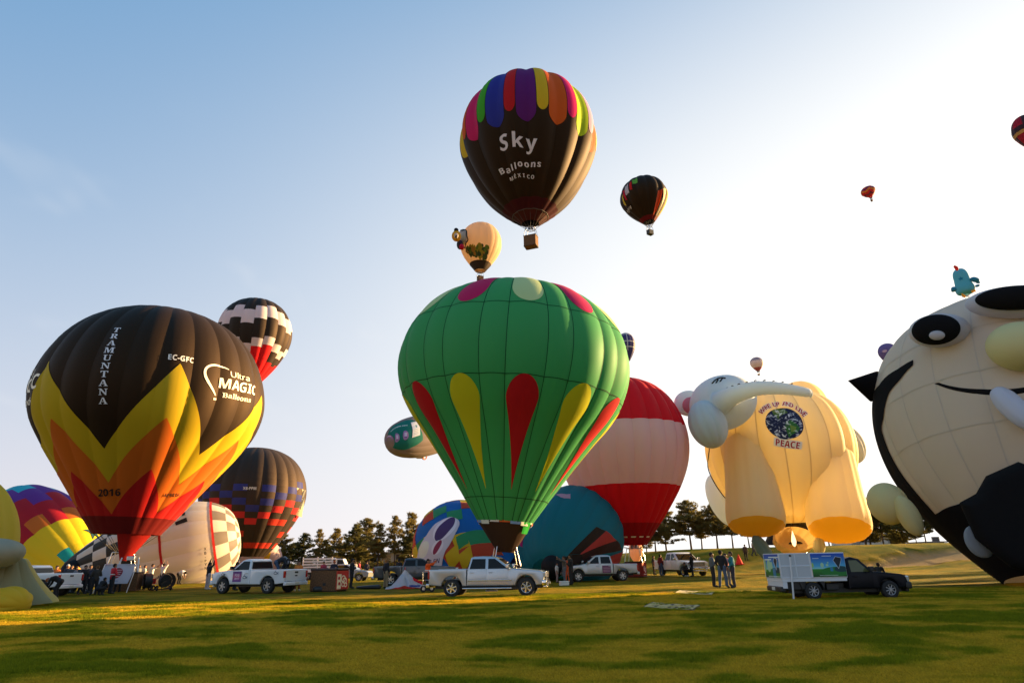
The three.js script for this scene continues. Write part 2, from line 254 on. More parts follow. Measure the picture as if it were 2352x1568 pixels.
{
  const L = (s) => s;
  [[0, 640, 1222, 96, 'bushy pine at the left end of the row, beside the dark checkered balloon'], [2, 694, 1225, 98, 'broad dark pine second from the left behind the white pickup'], [4, 728, 1216, 104, 'thin bare-topped pine between two bushy ones in the left row'], [2, 742, 1240, 92, 'short round pine just left of the slatted truck'],
   [1, 768, 1215, 100, 'slim pine standing above the slatted farm truck'], [2, 815, 1205, 96, 'wide low pine above the brown basket'], [0, 838, 1192, 99, 'tallest broad pine in the middle of the left row'], [1, 868, 1205, 92, 'sunlit loose pine right of the tallest broad one, before the flat white house'], 
   [4, 905, 1186, 92, 'slender open pine with a small tuft at its tip by the flat white house'], [1, 942, 1180, 95, 'tall sunlit pine with a thin round head left of the blue patchwork balloon'], [2, 945, 1225, 93, 'dense dark pine filling the lower row left of the blue patchwork balloon'], [3, 982, 1206, 97, 'golden pine partly hidden by the blue patchwork balloon'], [5, 668, 1248, 106, 'low pine in the gap behind the men on the white pickup']].forEach(([k, u, t, d, l], i) => pine(k, u, t, d, l, undefined, i * 1.3, k === 4 ? 0.75 : 1));
  [[3, 1508, 1178, 86, 'dark pine beside the lower right edge of the red balloon'], [0, 1532, 1168, 90, 'tall dense pine rising behind the white pickup that faces us'], [3, 1588, 1152, 88, 'tall open pine with layered limbs left of the elephant balloon'], [4, 1614, 1175, 92, 'thin pine trunk between two layered pines left of the elephant balloon'], [3, 1648, 1158, 86, 'spreading pine against the left flank of the elephant balloon'], [5, 1686, 1170, 90, 'pine half hidden behind the hanging left leg of the elephant balloon'],
   [0, 1485, 1205, 92, 'short dark pine right under the red balloon'], [5, 1722, 1180, 88, 'pine seen between the elephant balloon and its basket truck'], [3, 1990, 1142, 84, 'dark pine rising between the elephant balloon and the white creature balloon'], [5, 2030, 1165, 82, 'wide pine over the white house behind the creature balloon'], [2, 2078, 1180, 86, 'dark pine behind the pale hand of the creature balloon'], [5, 2130, 1175, 84, 'pine at the edge of the black foot of the creature balloon'], [0, 1905, 1175, 92, 'pine hidden mostly by the right leg of the elephant balloon'], [2, 1850, 1190, 94, 'pine behind the mouth of the elephant balloon'],
   [2, 2000, 1158, 88, 'thick dark pine filling the gap left of the pale hand of the creature balloon'], [2, 2062, 1186, 92, 'thick low pine above the white house with the wide opening'], [3, 2106, 1196, 80, 'low pine beside the thumb of the creature balloon'], [5, 2205, 1170, 86, 'pine behind the black foot of the creature balloon'], [0, 2290, 1160, 84, 'pine far right behind the creature balloon']].forEach(([k, u, t, d, l], i) => pine(k, u, t, d, l, undefined, i * 2.1 + 0.4, 1.12));
  // the same wood goes on past the right edge of the picture
  const r = rng(8);
  for (let i = 0; i < 20; i++) { const f = i / 19, p = V3(lerp(50, 64, f) + (r() - 0.5) * 6, 0, lerp(-39, 24, f) + (r() - 0.5) * 3); p.y = gh(p.x, p.z); pineAt([0, 2, 3, 5, 1][i % 5], p, 14 + r() * 3.5, 'pine of the wood beyond the right edge of the field', 'pines beyond the right edge', r() * 6, 1.1); }
  for (let i = 0; i < 6; i++) { const f = i / 5, p = V3(lerp(76, 92, f) + (r() - 0.5) * 6, 0, lerp(-70, -38, f)); p.y = gh(p.x, p.z); pineAt([0, 2, 3, 5, 1][i % 5], p, 8 + r() * 2, 'pine of the wood beyond the right edge of the field', 'pines beyond the right edge', r() * 6, 1.1); }
}
// low shrubs under the left pines, read as one mass
{
  const r = rng(44), P = []; for (let k = 0; k < 15000; k++) { const u = 620 + r() * 440, p = ground(u, 92 + r() * 8), h = (0.5 + 0.8 * Math.abs(noise2(u * 0.03, 3))) * r(), c = p.add(V3(0, h, 0)), d = V3(r() * 2 - 1, r() * 1.5 - 0.3, r() * 2 - 1).multiplyScalar(0.24), w = V3(r() - 0.5, r() - 0.5, r() - 0.5).multiplyScalar(0.22); P.push(c.x - w.x, c.y - w.y, c.z - w.z, c.x + w.x, c.y + w.y, c.z + w.z, c.x + d.x, c.y + d.y, c.z + d.z); }
  const g = new THREE.BufferGeometry(); g.setAttribute('position', new THREE.Float32BufferAttribute(P, 3)); g.computeVertexNormals();
  const m = mesh('undergrowth', g, NEEDLES[0]); m.userData = { kind: 'stuff', label: 'dark low undergrowth along the foot of the left pines' }; scene.add(m);
}

// ---------------------------------------------------------------- houses behind the field
const PLASTER = std(rgb(0.62, 0.58, 0.52), 0.9), OCHRE = std(rgb(0.42, 0.22, 0.10), 0.9), PANE = new THREE.MeshPhysicalMaterial({ color: rgb(0.02, 0.022, 0.025), roughness: 0.08 }), ROOFM = std(rgb(0.16, 0.15, 0.15), 0.85), TRIM = std(rgb(0.75, 0.73, 0.7), 0.6);
function house(name, label, u0, u1, topV, d, wallM, depth, opts) { // a block facing the field between u0 and u1
  const a = ground(u0, d), b = ground(u1, d), w = a.distanceTo(b), c = a.clone().add(b).multiplyScalar(0.5), y0 = project(c)[1]; let h = 3;
  for (let i = 0; i < 5; i++) h *= (y0 - topV) / (y0 - project(c.clone().add(V3(0, h, 0)))[1]);
  const t = thing(name, label, 'house', c, Math.atan2(-(b.z - a.z), b.x - a.x));
  part(t, 'wall', box(w, h + 0.6, depth, 0, h / 2 - 0.3, -depth / 2, 0.03), wallM);
  part(t, 'roof', box(w + 0.8, 0.22, depth + 0.8, 0, h + 0.12, -depth / 2, 0.04), opts.roof || ROOFM);
  for (const [x, y, ww, hh] of opts.windows || []) { const f = part(t, 'window', merged([box(ww + 0.16, 0.08, 0.1, x * w, y + hh + 0.04, 0.05), box(ww + 0.16, 0.08, 0.14, x * w, y - 0.04, 0.06), box(0.08, hh, 0.1, x * w - ww / 2 - 0.04, y + hh / 2, 0.05), box(0.08, hh, 0.1, x * w + ww / 2 + 0.04, y + hh / 2, 0.05)]), TRIM); part(f, 'pane', box(ww, hh, 0.04, x * w, y + hh / 2, 0.02), PANE); }
  for (const [x, ww, hh] of opts.doors || []) part(t, 'door', box(ww, hh, 0.06, x * w, hh / 2, 0.03), std(rgb(0.05, 0.035, 0.03), 0.6));
  return t;
}
house('flat_roof_house', 'low white flat-roofed house behind the trees left of the blue patchwork balloon', 872, 930, 1270, 101, PLASTER, 9, { windows: [[-0.25, 1.2, 1.5, 0.8]], doors: [[0.3, 1.4, 2]], roof: TRIM });
house('brick_house', 'reddish brown house behind the trees above the brown basket', 770, 868, 1276, 104, OCHRE, 9, { windows: [[-0.3, 0.9, 1.1, 1], [0.05, 0.9, 1.1, 1], [0.38, 0.9, 1.2, 1]], doors: [[-0.12, 1, 2]] });
house('white_house', 'white house with a dark wide opening under the pines behind the creature balloon', 2009, 2086, 1228, 100, PLASTER, 9, { windows: [[-0.36, 1.0, 0.5, 1.3], [-0.25, 1.0, 0.4, 1.3]], doors: [[0.22, 2.4, 2.3]] });
house('white_annex', 'small white wall block left of the white house with the wide opening', 1958, 2004, 1238, 104, PLASTER, 7, { windows: [[0.25, 1, 0.8, 0.7]], roof: TRIM });
house('garden_house', 'low white house far right, partly behind the black foot of the creature balloon', 2134, 2172, 1246, 108, PLASTER, 7, { windows: [[0, 0.8, 1.2, 0.7]] });
// ---------------------------------------------------------------- balloons
const WICKER = new THREE.MeshStandardMaterial({ color: rgb(0.36, 0.175, 0.07), roughness: 0.85, bumpMap: canvasTex(128, 128, (x, w) => { x.fillStyle = '#555'; x.fillRect(0, 0, w, w); for (let j = 0; j < 16; j++) for (let i = 0; i < 8; i++) { x.fillStyle = (i + j) % 2 ? '#ddd' : '#888'; x.fillRect(i * 16 + 1, j * 8 + 1, 14, 6); } }), bumpScale: 0.02 });
WICKER.map = canvasTex(128, 128, (x, w) => { for (let j = 0; j < 16; j++) for (let i = 0; i < 8; i++) { const v = 150 + ((i * 7 + j * 13) % 9) * 9 + ((i + j) % 2) * 25; x.fillStyle = `rgb(${v},${v - 6},${v - 14})`; x.fillRect(i * 16, j * 8, 16, 8); x.fillStyle = 'rgba(40,25,15,.55)'; x.fillRect(i * 16, j * 8, 16, 1.5); x.fillRect(i * 16, j * 8, 1.5, 8); } });
for (const t of [WICKER.map, WICKER.bumpMap]) { t.wrapS = t.wrapT = THREE.RepeatWrapping; t.repeat.set(3, 2); }
const LEATHER = std(rgb(0.05, 0.025, 0.015), 0.6), STEEL = std(rgb(0.55, 0.55, 0.56), 0.3, 1), ROPE = std(rgb(0.10, 0.09, 0.08), 0.8), CARBON = std(rgb(0.03, 0.03, 0.03), 0.6);
function basketParts(t, c, w, h, turn, mat = WICKER, rim = LEATHER) {
  const g = merged([box(w, h, 0.06, 0, h / 2, w * 0.35), box(w, h, 0.06, 0, h / 2, -w * 0.35), box(0.06, h, w * 0.7 - 0.07, w / 2 - 0.03, h / 2, 0), box(0.06, h, w * 0.7 - 0.07, -w / 2 + 0.03, h / 2, 0), box(w - 0.14, 0.06, w * 0.7 - 0.08, 0, 0.05, 0)]);
  g.rotateY(turn); g.translate(c.x, c.y, c.z);
  const b = part(t, 'basket', g, mat), r = [], r2 = [];
  const k = [[-1, -1], [1, -1], [1, 1], [-1, 1]].map(([a, e]) => V3(a * w / 2, h, e * w * 0.35)); for (let i = 0; i < 4; i++) r.push(bar(k[i], k[(i + 1) % 4], 0.06)); for (let i = 0; i < 4; i++) { const q = k[i].clone().setY(0.05), s = k[(i + 1) % 4].clone().setY(0.05); r2.push(bar(q, s, 0.05)); }
  const rg = merged(r); rg.rotateY(turn); rg.translate(c.x, c.y, c.z); part(b, 'rim', rg, rim); const bg = merged(r2); bg.rotateY(turn); bg.translate(c.x, c.y, c.z); part(b, 'base_rim', bg, rim); return k.map((p) => p.applyAxisAngle(V3(0, 1, 0), turn).add(c));
}
// Builds thing, envelope and rigging. The mouth is put at a point of the picture and a depth; radius and height follow from the width and the top seen.
function balloon(o) {
  const E = new Envelope(o.outline || OUTLINE, 7, 14, o.edges || 24, o.bulge ?? 0.09), pm = at(o.mouth[0], o.mouth[1], o.d), tilt = new THREE.Quaternion().setFromEuler(new THREE.Euler(o.tiltX || 0, o.yaw || 0, o.tiltZ || 0, 'ZXY'));
  for (let k = 0; k < 14; k++) {
    E.update(); E.M.compose(pm, tilt, V3(1, 1, 1)); let x0 = 1e9, x1 = -1e9, y0 = 1e9;
    for (let i = 0; i < 48; i++) for (let j = 0; j <= 40; j++) { const [x, y] = project(E.surf(i / 48, j / 40)); x0 = Math.min(x0, x); x1 = Math.max(x1, x); y0 = Math.min(y0, y); }
    E.R *= o.width / (x1 - x0); E.Ht *= (o.mouth[1] - o.top) / (o.mouth[1] - y0); E.span = [x0, x1, y0];
  }
  E.update();
  const R = E.R, drop = o.basket ? o.basket.drop ?? R * 0.42 : 0, base = o.ground ? V3(pm.x, gh(pm.x, pm.z), pm.z) : pm.clone().setY(pm.y - drop);
  E.M.compose(pm.clone().sub(base), tilt, V3(1, 1, 1));
  const t = thing(o.name, o.label, o.category || 'hot-air balloon', base, 0, o.group);
  E.base = base; E.t = t;
  if (o.basket) {
    const s = o.basket.size ?? 1.35, h = o.basket.h ?? s * 0.8, top = basketParts(t, V3(o.basket.dx || 0, 0, 0), s, h, o.basket.turn ?? 0.6, o.basket.mat, o.basket.rim), ring = V3(o.basket.dx || 0, h + s * 0.72, 0), w = [], fr = [];
    for (let i = 0; i < 16; i++) w.push(bar(E.surf(i / 16, 1), ring.clone().add(V3(Math.sin(i / 16 * 6.283) * s * 0.36, 0, Math.cos(i / 16 * 6.283) * s * 0.3)), 0.016 * Math.max(1, o.d / 60), undefined, 4));
    part(t, 'cable', merged(w), ROPE).userData.kind = 'stuff';
    for (const p of top) fr.push(bar(p, ring.clone().add(p.clone().sub(V3(o.basket.dx || 0, h, 0)).multiplyScalar(0.72)), 0.035 * Math.max(1, o.d / 90)));
    const rg = new THREE.TorusGeometry(s * 0.4, 0.045, 6, 20); rg.rotateX(Math.PI / 2); rg.translate(ring.x, ring.y, ring.z); fr.push(rg);
    part(t, 'burner_frame', merged(fr), STEEL);
    for (const e of [-1, 1]) { const c = new THREE.CylinderGeometry(0.13, 0.16, 0.42, 12, 1, true); c.translate(ring.x + e * 0.17, ring.y + 0.18, 0); part(t, 'burner', c, STEEL); }
  }
  if (o.skirt) part(t, 'skirt', skirtGeo(E, o.skirt.len, o.skirt.r ?? 0.8), fabric(o.skirt.color, 0.2));
  return E;
}
function skirtGeo(E, len, f) { const P = [], T = [], n = 40; for (let j = 0; j <= 6; j++) for (let i = 0; i <= n; i++) { const u = i / n, p = E.surf(u, 1), c = V3(0, 0, 0).applyMatrix4(E.M), k = lerp(1, f, j / 6); const q = c.clone().lerp(p, k); q.y -= len * j / 6; P.push(q.x, q.y, q.z); T.push(u * 6, j / 6); } return sheet(P, T, n, 6); }
// lying or leaning envelope: its axis runs from the mouth to the crown
function lying(o) {
  const m = at(...o.mouth), c = o.crown.isVector3 ? o.crown : at(...o.crown), E = new Envelope(o.outline || OUTLINE, o.R, m.distanceTo(c), o.edges || 20, o.bulge ?? 0.08), q = new THREE.Quaternion().setFromUnitVectors(V3(0, 1, 0), c.clone().sub(m).normalize());
  const base = o.base || V3(m.x, gh(m.x, m.z), m.z); q.multiply(new THREE.Quaternion().setFromAxisAngle(V3(0, 1, 0), o.roll || 0));
  E.M.compose(m.clone().sub(base), q, o.scale || V3(1, 1, 1)); E.base = base; E.t = o.parent || thing(o.name, o.label, o.category || 'hot-air balloon', base, 0, o.group); return E;
}
const gores = (E, color, trans = 0.4, v0 = 0, v1 = 1, name = 'gore', nv = 44) => { for (let i = 0; i < E.edges.length - 1; i++) part(E.t, name, E.patch(E.edges[i], E.edges[i + 1], v0, v1, 6, nv), fabric(typeof color === 'function' ? color(i) : color, trans)); };
// rows of panels: cuts(i) lists the v where gore i changes cloth, colour(i, j) its colours
const panels = (E, cuts, colour, trans = 0.4) => { for (let i = 0; i < E.edges.length - 1; i++) { const c = cuts(i); for (let j = 0; j < c.length - 1; j++) part(E.t, 'panel', E.patch(E.edges[i], E.edges[i + 1], c[j], c[j + 1], 5, Math.max(3, Math.ceil((c[j + 1] - c[j]) * 44))), fabric(colour(i, j), trans)); } };
const seam = (E, v, c = rgb(0.015, 0.02, 0.015), w = 0.0022) => { for (const vv of [].concat(v)) part(E.t, 'seam_tape', E.patch(0, 1, vv - w, vv + w, E.edges.length * 6, 1, 0.012), fabric(c, 0.1)); };
const tapes = (E, c = rgb(0.012, 0.02, 0.014), w = 0.03) => { for (const e of E.edges.slice(0, -1)) part(E.t, 'load_tape', E.patch((v) => e - w / (2 * Math.PI * Math.max(0.4, E.prof(v)[0])), (v) => e + w / (2 * Math.PI * Math.max(0.4, E.prof(v)[0])), 0.01, 1, 1, 50, 0.01), fabric(c, 0.1)); };
const near = (c) => c.map(([u, v]) => [u - Math.round(u - c[0][0]), v]);
// print sewn on: the letters are cut out of a sheet that lies on the cloth
function print(E, corners, w, h, draw, name = 'lettering', off = 0.03, rough = 0.9) {
  const c = near(corners.map(([x, y]) => E.pix(x, y, E.base)));
  return printUV(E, c, w, h, draw, name, off, rough);
}
function printUV(E, c, w, h, draw, name, off, rough = 0.9) {
  const t = canvasTex(w, h, draw); return part(E.t, name, E.quad(c, 16, off), new THREE.MeshStandardMaterial({ map: t, alphaTest: 0.5, side: THREE.DoubleSide, roughness: rough }));
}
const quadOn = (E, corners, color, name = 'panel', off = 0.02, n = 12, trans = 0.35) => part(E.t, name, E.quad(near(corners.map(([x, y]) => E.pix(x, y, E.base))), n, off), fabric(color, trans));
const txt = (x, s, px, py, font, color, sx = 1, sy = 1, rot = 0, skew = 0) => { x.save(); x.translate(px, py); x.rotate(rot); x.transform(1, 0, skew, 1, 0, 0); x.scale(sx, sy); x.font = font; x.fillStyle = color; x.textAlign = 'center'; x.textBaseline = 'middle'; x.fillText(s, 0, 0); x.restore(); };

const BLACK = rgb(0.014, 0.009, 0.007), YEL = rgb(0.62, 0.41, 0.012), ORA = rgb(0.66, 0.14, 0.012), RED = rgb(0.50, 0.012, 0.012), WHITE = rgb(0.74, 0.68, 0.62);

{ // 1. black envelope with a zigzag of yellow, orange and red round its lower half
  const E = balloon({ name: 'flame_balloon', label: 'big black hot-air balloon with yellow, orange and red zigzag flames at left', outline: [[0, 1], [0.25, 0.99], [0.5, 0.952], [0.72, 0.882], [0.89, 0.775], [0.98, 0.655], [1, 0.56], [0.95, 0.455], [0.82, 0.35], [0.6, 0.21], [0.42, 0.095], [0.27, 0]], edges: 24, mouth: [290, 1226], d: 47, width: 549, top: 700, tiltZ: -0.035, ground: true, basket: { size: 1.7, turn: 0.3 } });
  gores(E, BLACK, 0.3);
  const P = (x, y) => E.pix(18.4 + 0.3633 * x, 679.9 + 0.3633 * y, E.base);
  // a line through corners [u, v], closed round the back by more flames of the same size
  const zig = (list, back, col, off, name) => { const k = [...back.map(([u, v]) => [u, v]), ...list].sort((a, b) => a[0] - b[0]); k.unshift([k[k.length - 1][0] - 1, k[k.length - 1][1]]); k.push([k[1][0] + 1, k[1][1]]);
    const f = (u) => { for (let i = 0; i < k.length - 1; i++) if (u <= k[i + 1][0]) return lerp(k[i][1], k[i + 1][1], (u - k[i][0]) / (k[i + 1][0] - k[i][0])); return k[0][1]; };
    part(E.t, name, E.below(-0.5, 0.5, f, 1, 560, 18, off), fabric(col, 0.4)); };
  const yl = [P(212, 930), P(262, 405), P(608, 965), P(1088, 425), P(1205, 1003), P(1600, 625)], ol = [P(300, 1090), P(272, 770), P(635, 1178), P(1000, 765), P(1075, 1195), P(1455, 908)], rl = [P(420, 1330), P(400, 1105), P(655, 1378), P(905, 1090), P(935, 1372), P(1238, 1165)];
  yl[0][0] = Math.min(yl[0][0], yl[1][0] - 0.05); ol[0][0] = ol[1][0] - 0.05; rl[0][0] = rl[1][0] - 0.05;
  globalThis.DBG?.('flame', yl, ol, rl);
  const vy = yl[2][1], py = yl[3][1], vo = ol[2][1], po = ol[3][1], vr_ = rl[2][1], pr = rl[3][1];
  zig(yl, [[0.32, vy], [0.40, py], [0.47, vy], [-0.45, py], [-0.38, vy], [-0.30, py], [-0.22, vy]].filter(([u]) => u > yl[5][0] + 0.03 || u < yl[0][0] - 0.03), YEL, 0.02, 'yellow_flame_band');
  zig(ol, [[0.32, vo], [0.39, po], [0.46, vo], [-0.45, po], [-0.38, vo], [-0.30, po], [-0.23, vo]].filter(([u]) => u > ol[5][0] + 0.03 || u < ol[0][0] - 0.03), ORA, 0.04, 'orange_flame_band');
  zig(rl, [[0.32, vr_], [0.39, pr], [0.46, vr_], [-0.45, pr], [-0.38, vr_], [-0.30, pr], [-0.23, vr_]].filter(([u]) => u > rl[5][0] + 0.03 || u < rl[0][0] - 0.03), RED, 0.06, 'red_flame_band');
  const vb = P(700, 1388)[1]; part(E.t, 'dark_red_band', E.patch(0, 1, vb, 1, 144, 8, 0.075), fabric(rgb(0.16, 0.008, 0.008), 0.3));
  const C = (list) => list.map(([x, y]) => [18.4 + 0.3633 * x, 679.9 + 0.3633 * y]);
  print(E, C([[664, 198], [732, 198], [640, 690], [562, 690]]), 128, 1024, (x, w, h) => { [...'TRAMUNTANA'].forEach((c, i) => txt(x, c, w / 2, h * (i + 0.5) / 10, 'bold 104px serif', '#dcdce0', 1.15, 1)); });
  print(E, C([[985, 358], [1198, 388], [1192, 436], [980, 408]]), 512, 128, (x, w, h) => txt(x, 'EC-GFC', w / 2, h / 2, 'bold 118px sans-serif', '#f1ece4', 1.0, 1));
  const logo = (x, w, h) => {
    x.strokeStyle = x.fillStyle = '#fff4e0'; x.lineCap = 'round';
    x.beginPath(); x.moveTo(225, 55); x.bezierCurveTo(95, -5, 10, 60, 22, 170); x.bezierCurveTo(35, 250, 80, 320, 108, 392); x.lineTo(96, 395); x.bezierCurveTo(60, 330, -5, 240, 2, 150); x.bezierCurveTo(5, 20, 120, -30, 225, 45); x.fill(); x.fillRect(85, 420, 30, 26);
    txt(x, 'Ultra', 350, 105, '96px sans-serif', '#fff4e0', 1.15, 1); txt(x, 'MAGIC', 350, 235, 'bold 150px sans-serif', '#fff4e0', 0.92, 1.15, 0, -0.12); txt(x, 'Balloons', 330, 375, 'bold 78px serif', '#fff4e0', 1, 1);
  };
  print(E, C([[1222, 412], [1572, 500], [1556, 715], [1240, 655]]), 640, 460, logo);
  print(E, C([[556, 1212], [728, 1206], [726, 1264], [560, 1270]]), 512, 160, (x, w, h) => txt(x, '2016', w / 2, h / 2, 'bold 170px sans-serif', '#140805', 1.15, 1), 'lettering', 0.10);
  print(E, C([[972, 1240], [1088, 1234], [1084, 1268], [970, 1272]]), 384, 96, (x, w, h) => txt(x, 'ÁFRICA', w / 2, h / 2, 'bold 84px sans-serif', '#1a0a05', 1.1, 1, 0, -0.2), 'lettering', 0.10);
  // the same mark turns away at the left rim
  { const c = E.pix(18.4 + 0.3633 * 160, 679.9 + 0.3633 * 500, E.base); printUV(E, [[c[0] - 0.1, c[1] - 0.06], [c[0] + 0.03, c[1] - 0.06], [c[0] + 0.03, c[1] + 0.10], [c[0] - 0.1, c[1] + 0.10]], 640, 460, logo, 'lettering', 0.03); }
  part(E.t, 'scoop', skirtPart(E, 0.04, 0.22, 0, 1.9, 0.25), fabric(rgb(0.42, 0.015, 0.012), 0.4));
}
{ // 2. black and white checkers, flying behind it
  const E = balloon({ name: 'black_white_balloon', label: 'flying black and white block balloon with a red lower part, behind the flame balloon', outline: OUTLINE, edges: 18, bulge: 0.14, mouth: [570, 872], d: 130, width: 176, top: 683, tiltZ: -0.01, basket: { size: 1.5 } });
  const W = rgb(0.72, 0.60, 0.60), K = rgb(0.02, 0.016, 0.016), Rd = rgb(0.72, 0.01, 0.015);
  panels(E, (i) => { const s = [0, 0.055, 0.085, 0.04][i % 4]; return [0, 0.05, 0.125 - s * 0.5, 0.38 - s, 0.52 - s, 0.70 - s, 0.775 - s, 0.86 - s * 0.6, 1]; }, (i, j) => [Rd, W, K, W, K, W, i % 6 < 3 ? Rd : K, Rd][j]);
}
{ // 3. dark checkers of blue and red, with a banner
  const E = balloon({ name: 'dark_check_balloon', label: 'dark balloon with blue and red check steps and a cream banner, behind the white pickup', outline: OUTLINE, edges: 24, bulge: 0.1, mouth: [563, 1278], d: 80, width: 250, top: 1027, tiltZ: -0.02, ground: true, basket: { size: 1.7 } });
  const K = rgb(0.032, 0.024, 0.022), B = rgb(0.035, 0.04, 0.20), Rr = rgb(0.62, 0.03, 0.03), vs = [0, 0.405]; for (let k = 1; k < 13; k++) vs.push(0.405 + k * 0.044); vs.push(0.955, 1);
  const i0 = Math.floor((E.pix(480 / 1.0884 + 800 * 0.1875, 1100 / 1.0884 + 900 * 0.1875, E.base)[0] + 1) % 1 * 24);
  panels(E, () => vs, (i, j) => { if (j === 0) return K; if (j >= 13) return rgb(0.02, 0.016, 0.016); const d = Math.abs(((i - i0 + 36) % 24) - 12), row = j - 1 - (5 - Math.min(5, d % 6 > 3 ? 6 - d % 6 : d % 6) - (d > 5 ? 1 : 0)); if (row === 0 || row === -2 && d % 3 === 1) return B; if (row === 2) return Rr; if (row > 3 && (row + d) % 2 === 0 && (row * 5 + i * 3) % 4 < 2) return rgb(0.55, 0.035, 0.02); return K; });
  const q = (x, y) => [441 + x * 0.1875, 1010.7 + y * 0.1875];
  print(E, [q(610, 560), q(805, 565), q(800, 618), q(606, 612)], 384, 96, (x, w, h) => txt(x, 'XB-PPM', w / 2, h / 2, 'bold 88px sans-serif', '#e8d9c8', 1, 1));
  // banner flying off the right side
  const bp = [q(1265, 575), q(1400, 615), q(1350, 945), q(1155, 880)].map(([u, v], i) => at(u, v, [81, 82.5, 82.5, 80][i]).sub(E.base)), P = [], T = [];
  for (let j = 0; j <= 14; j++) for (let i = 0; i <= 14; i++) { const s = i / 14, w = j / 14, p = bp[0].clone().lerp(bp[1], s).lerp(bp[3].clone().lerp(bp[2], s), w); p.z += Math.sin(s * 7 + w * 2) * 0.25 + Math.sin(w * 9) * 0.12; P.push(p.x, p.y, p.z); T.push(s, 1 - w); }
  const tx = canvasTex(256, 512, (x, w, h) => { x.fillStyle = '#efe3bd'; x.fillRect(0, 0, w, h); txt(x, 'EGI', w * 0.55, h * 0.66, 'bold 110px sans-serif', '#5d5747', 0.9, 1); x.fillStyle = '#c9a33c'; x.fillRect(150, 150, 70, 20); x.fillStyle = '#8d7b48'; x.fillRect(60, 420, 130, 14); x.fillRect(80, 448, 90, 12); });
  part(E.t, 'banner', sheet(P, T, 14, 14), new THREE.MeshPhysicalMaterial({ map: tx, roughness: 1, transmission: 0.45, thickness: 0, side: THREE.DoubleSide }));
}
{ // 4. small yellow one behind the white pickup
  const E = lying({ name: 'yellow_star_balloon', label: 'half-filled pale pink balloon with yellow zigzag patch, behind the white pickup', mouth: [560, 1320, 88], crown: [612, 1240, 92], R: 3.6, edges: 16 });
  gores(E, rgb(0.6, 0.42, 0.38), 0.4);
  const q = (x, y) => [459.4 + 0.15626 * x, 1258.7 + 0.15626 * y];
  quadOn(E, [q(900, 10), q(960, 0), q(940, 110), q(830, 80)], rgb(0.85, 0.55, 0.02)); quadOn(E, [q(950, 60), q(1035, 60), q(1000, 190), q(930, 190)], rgb(0.85, 0.55, 0.02), 'panel', 0.03);
}
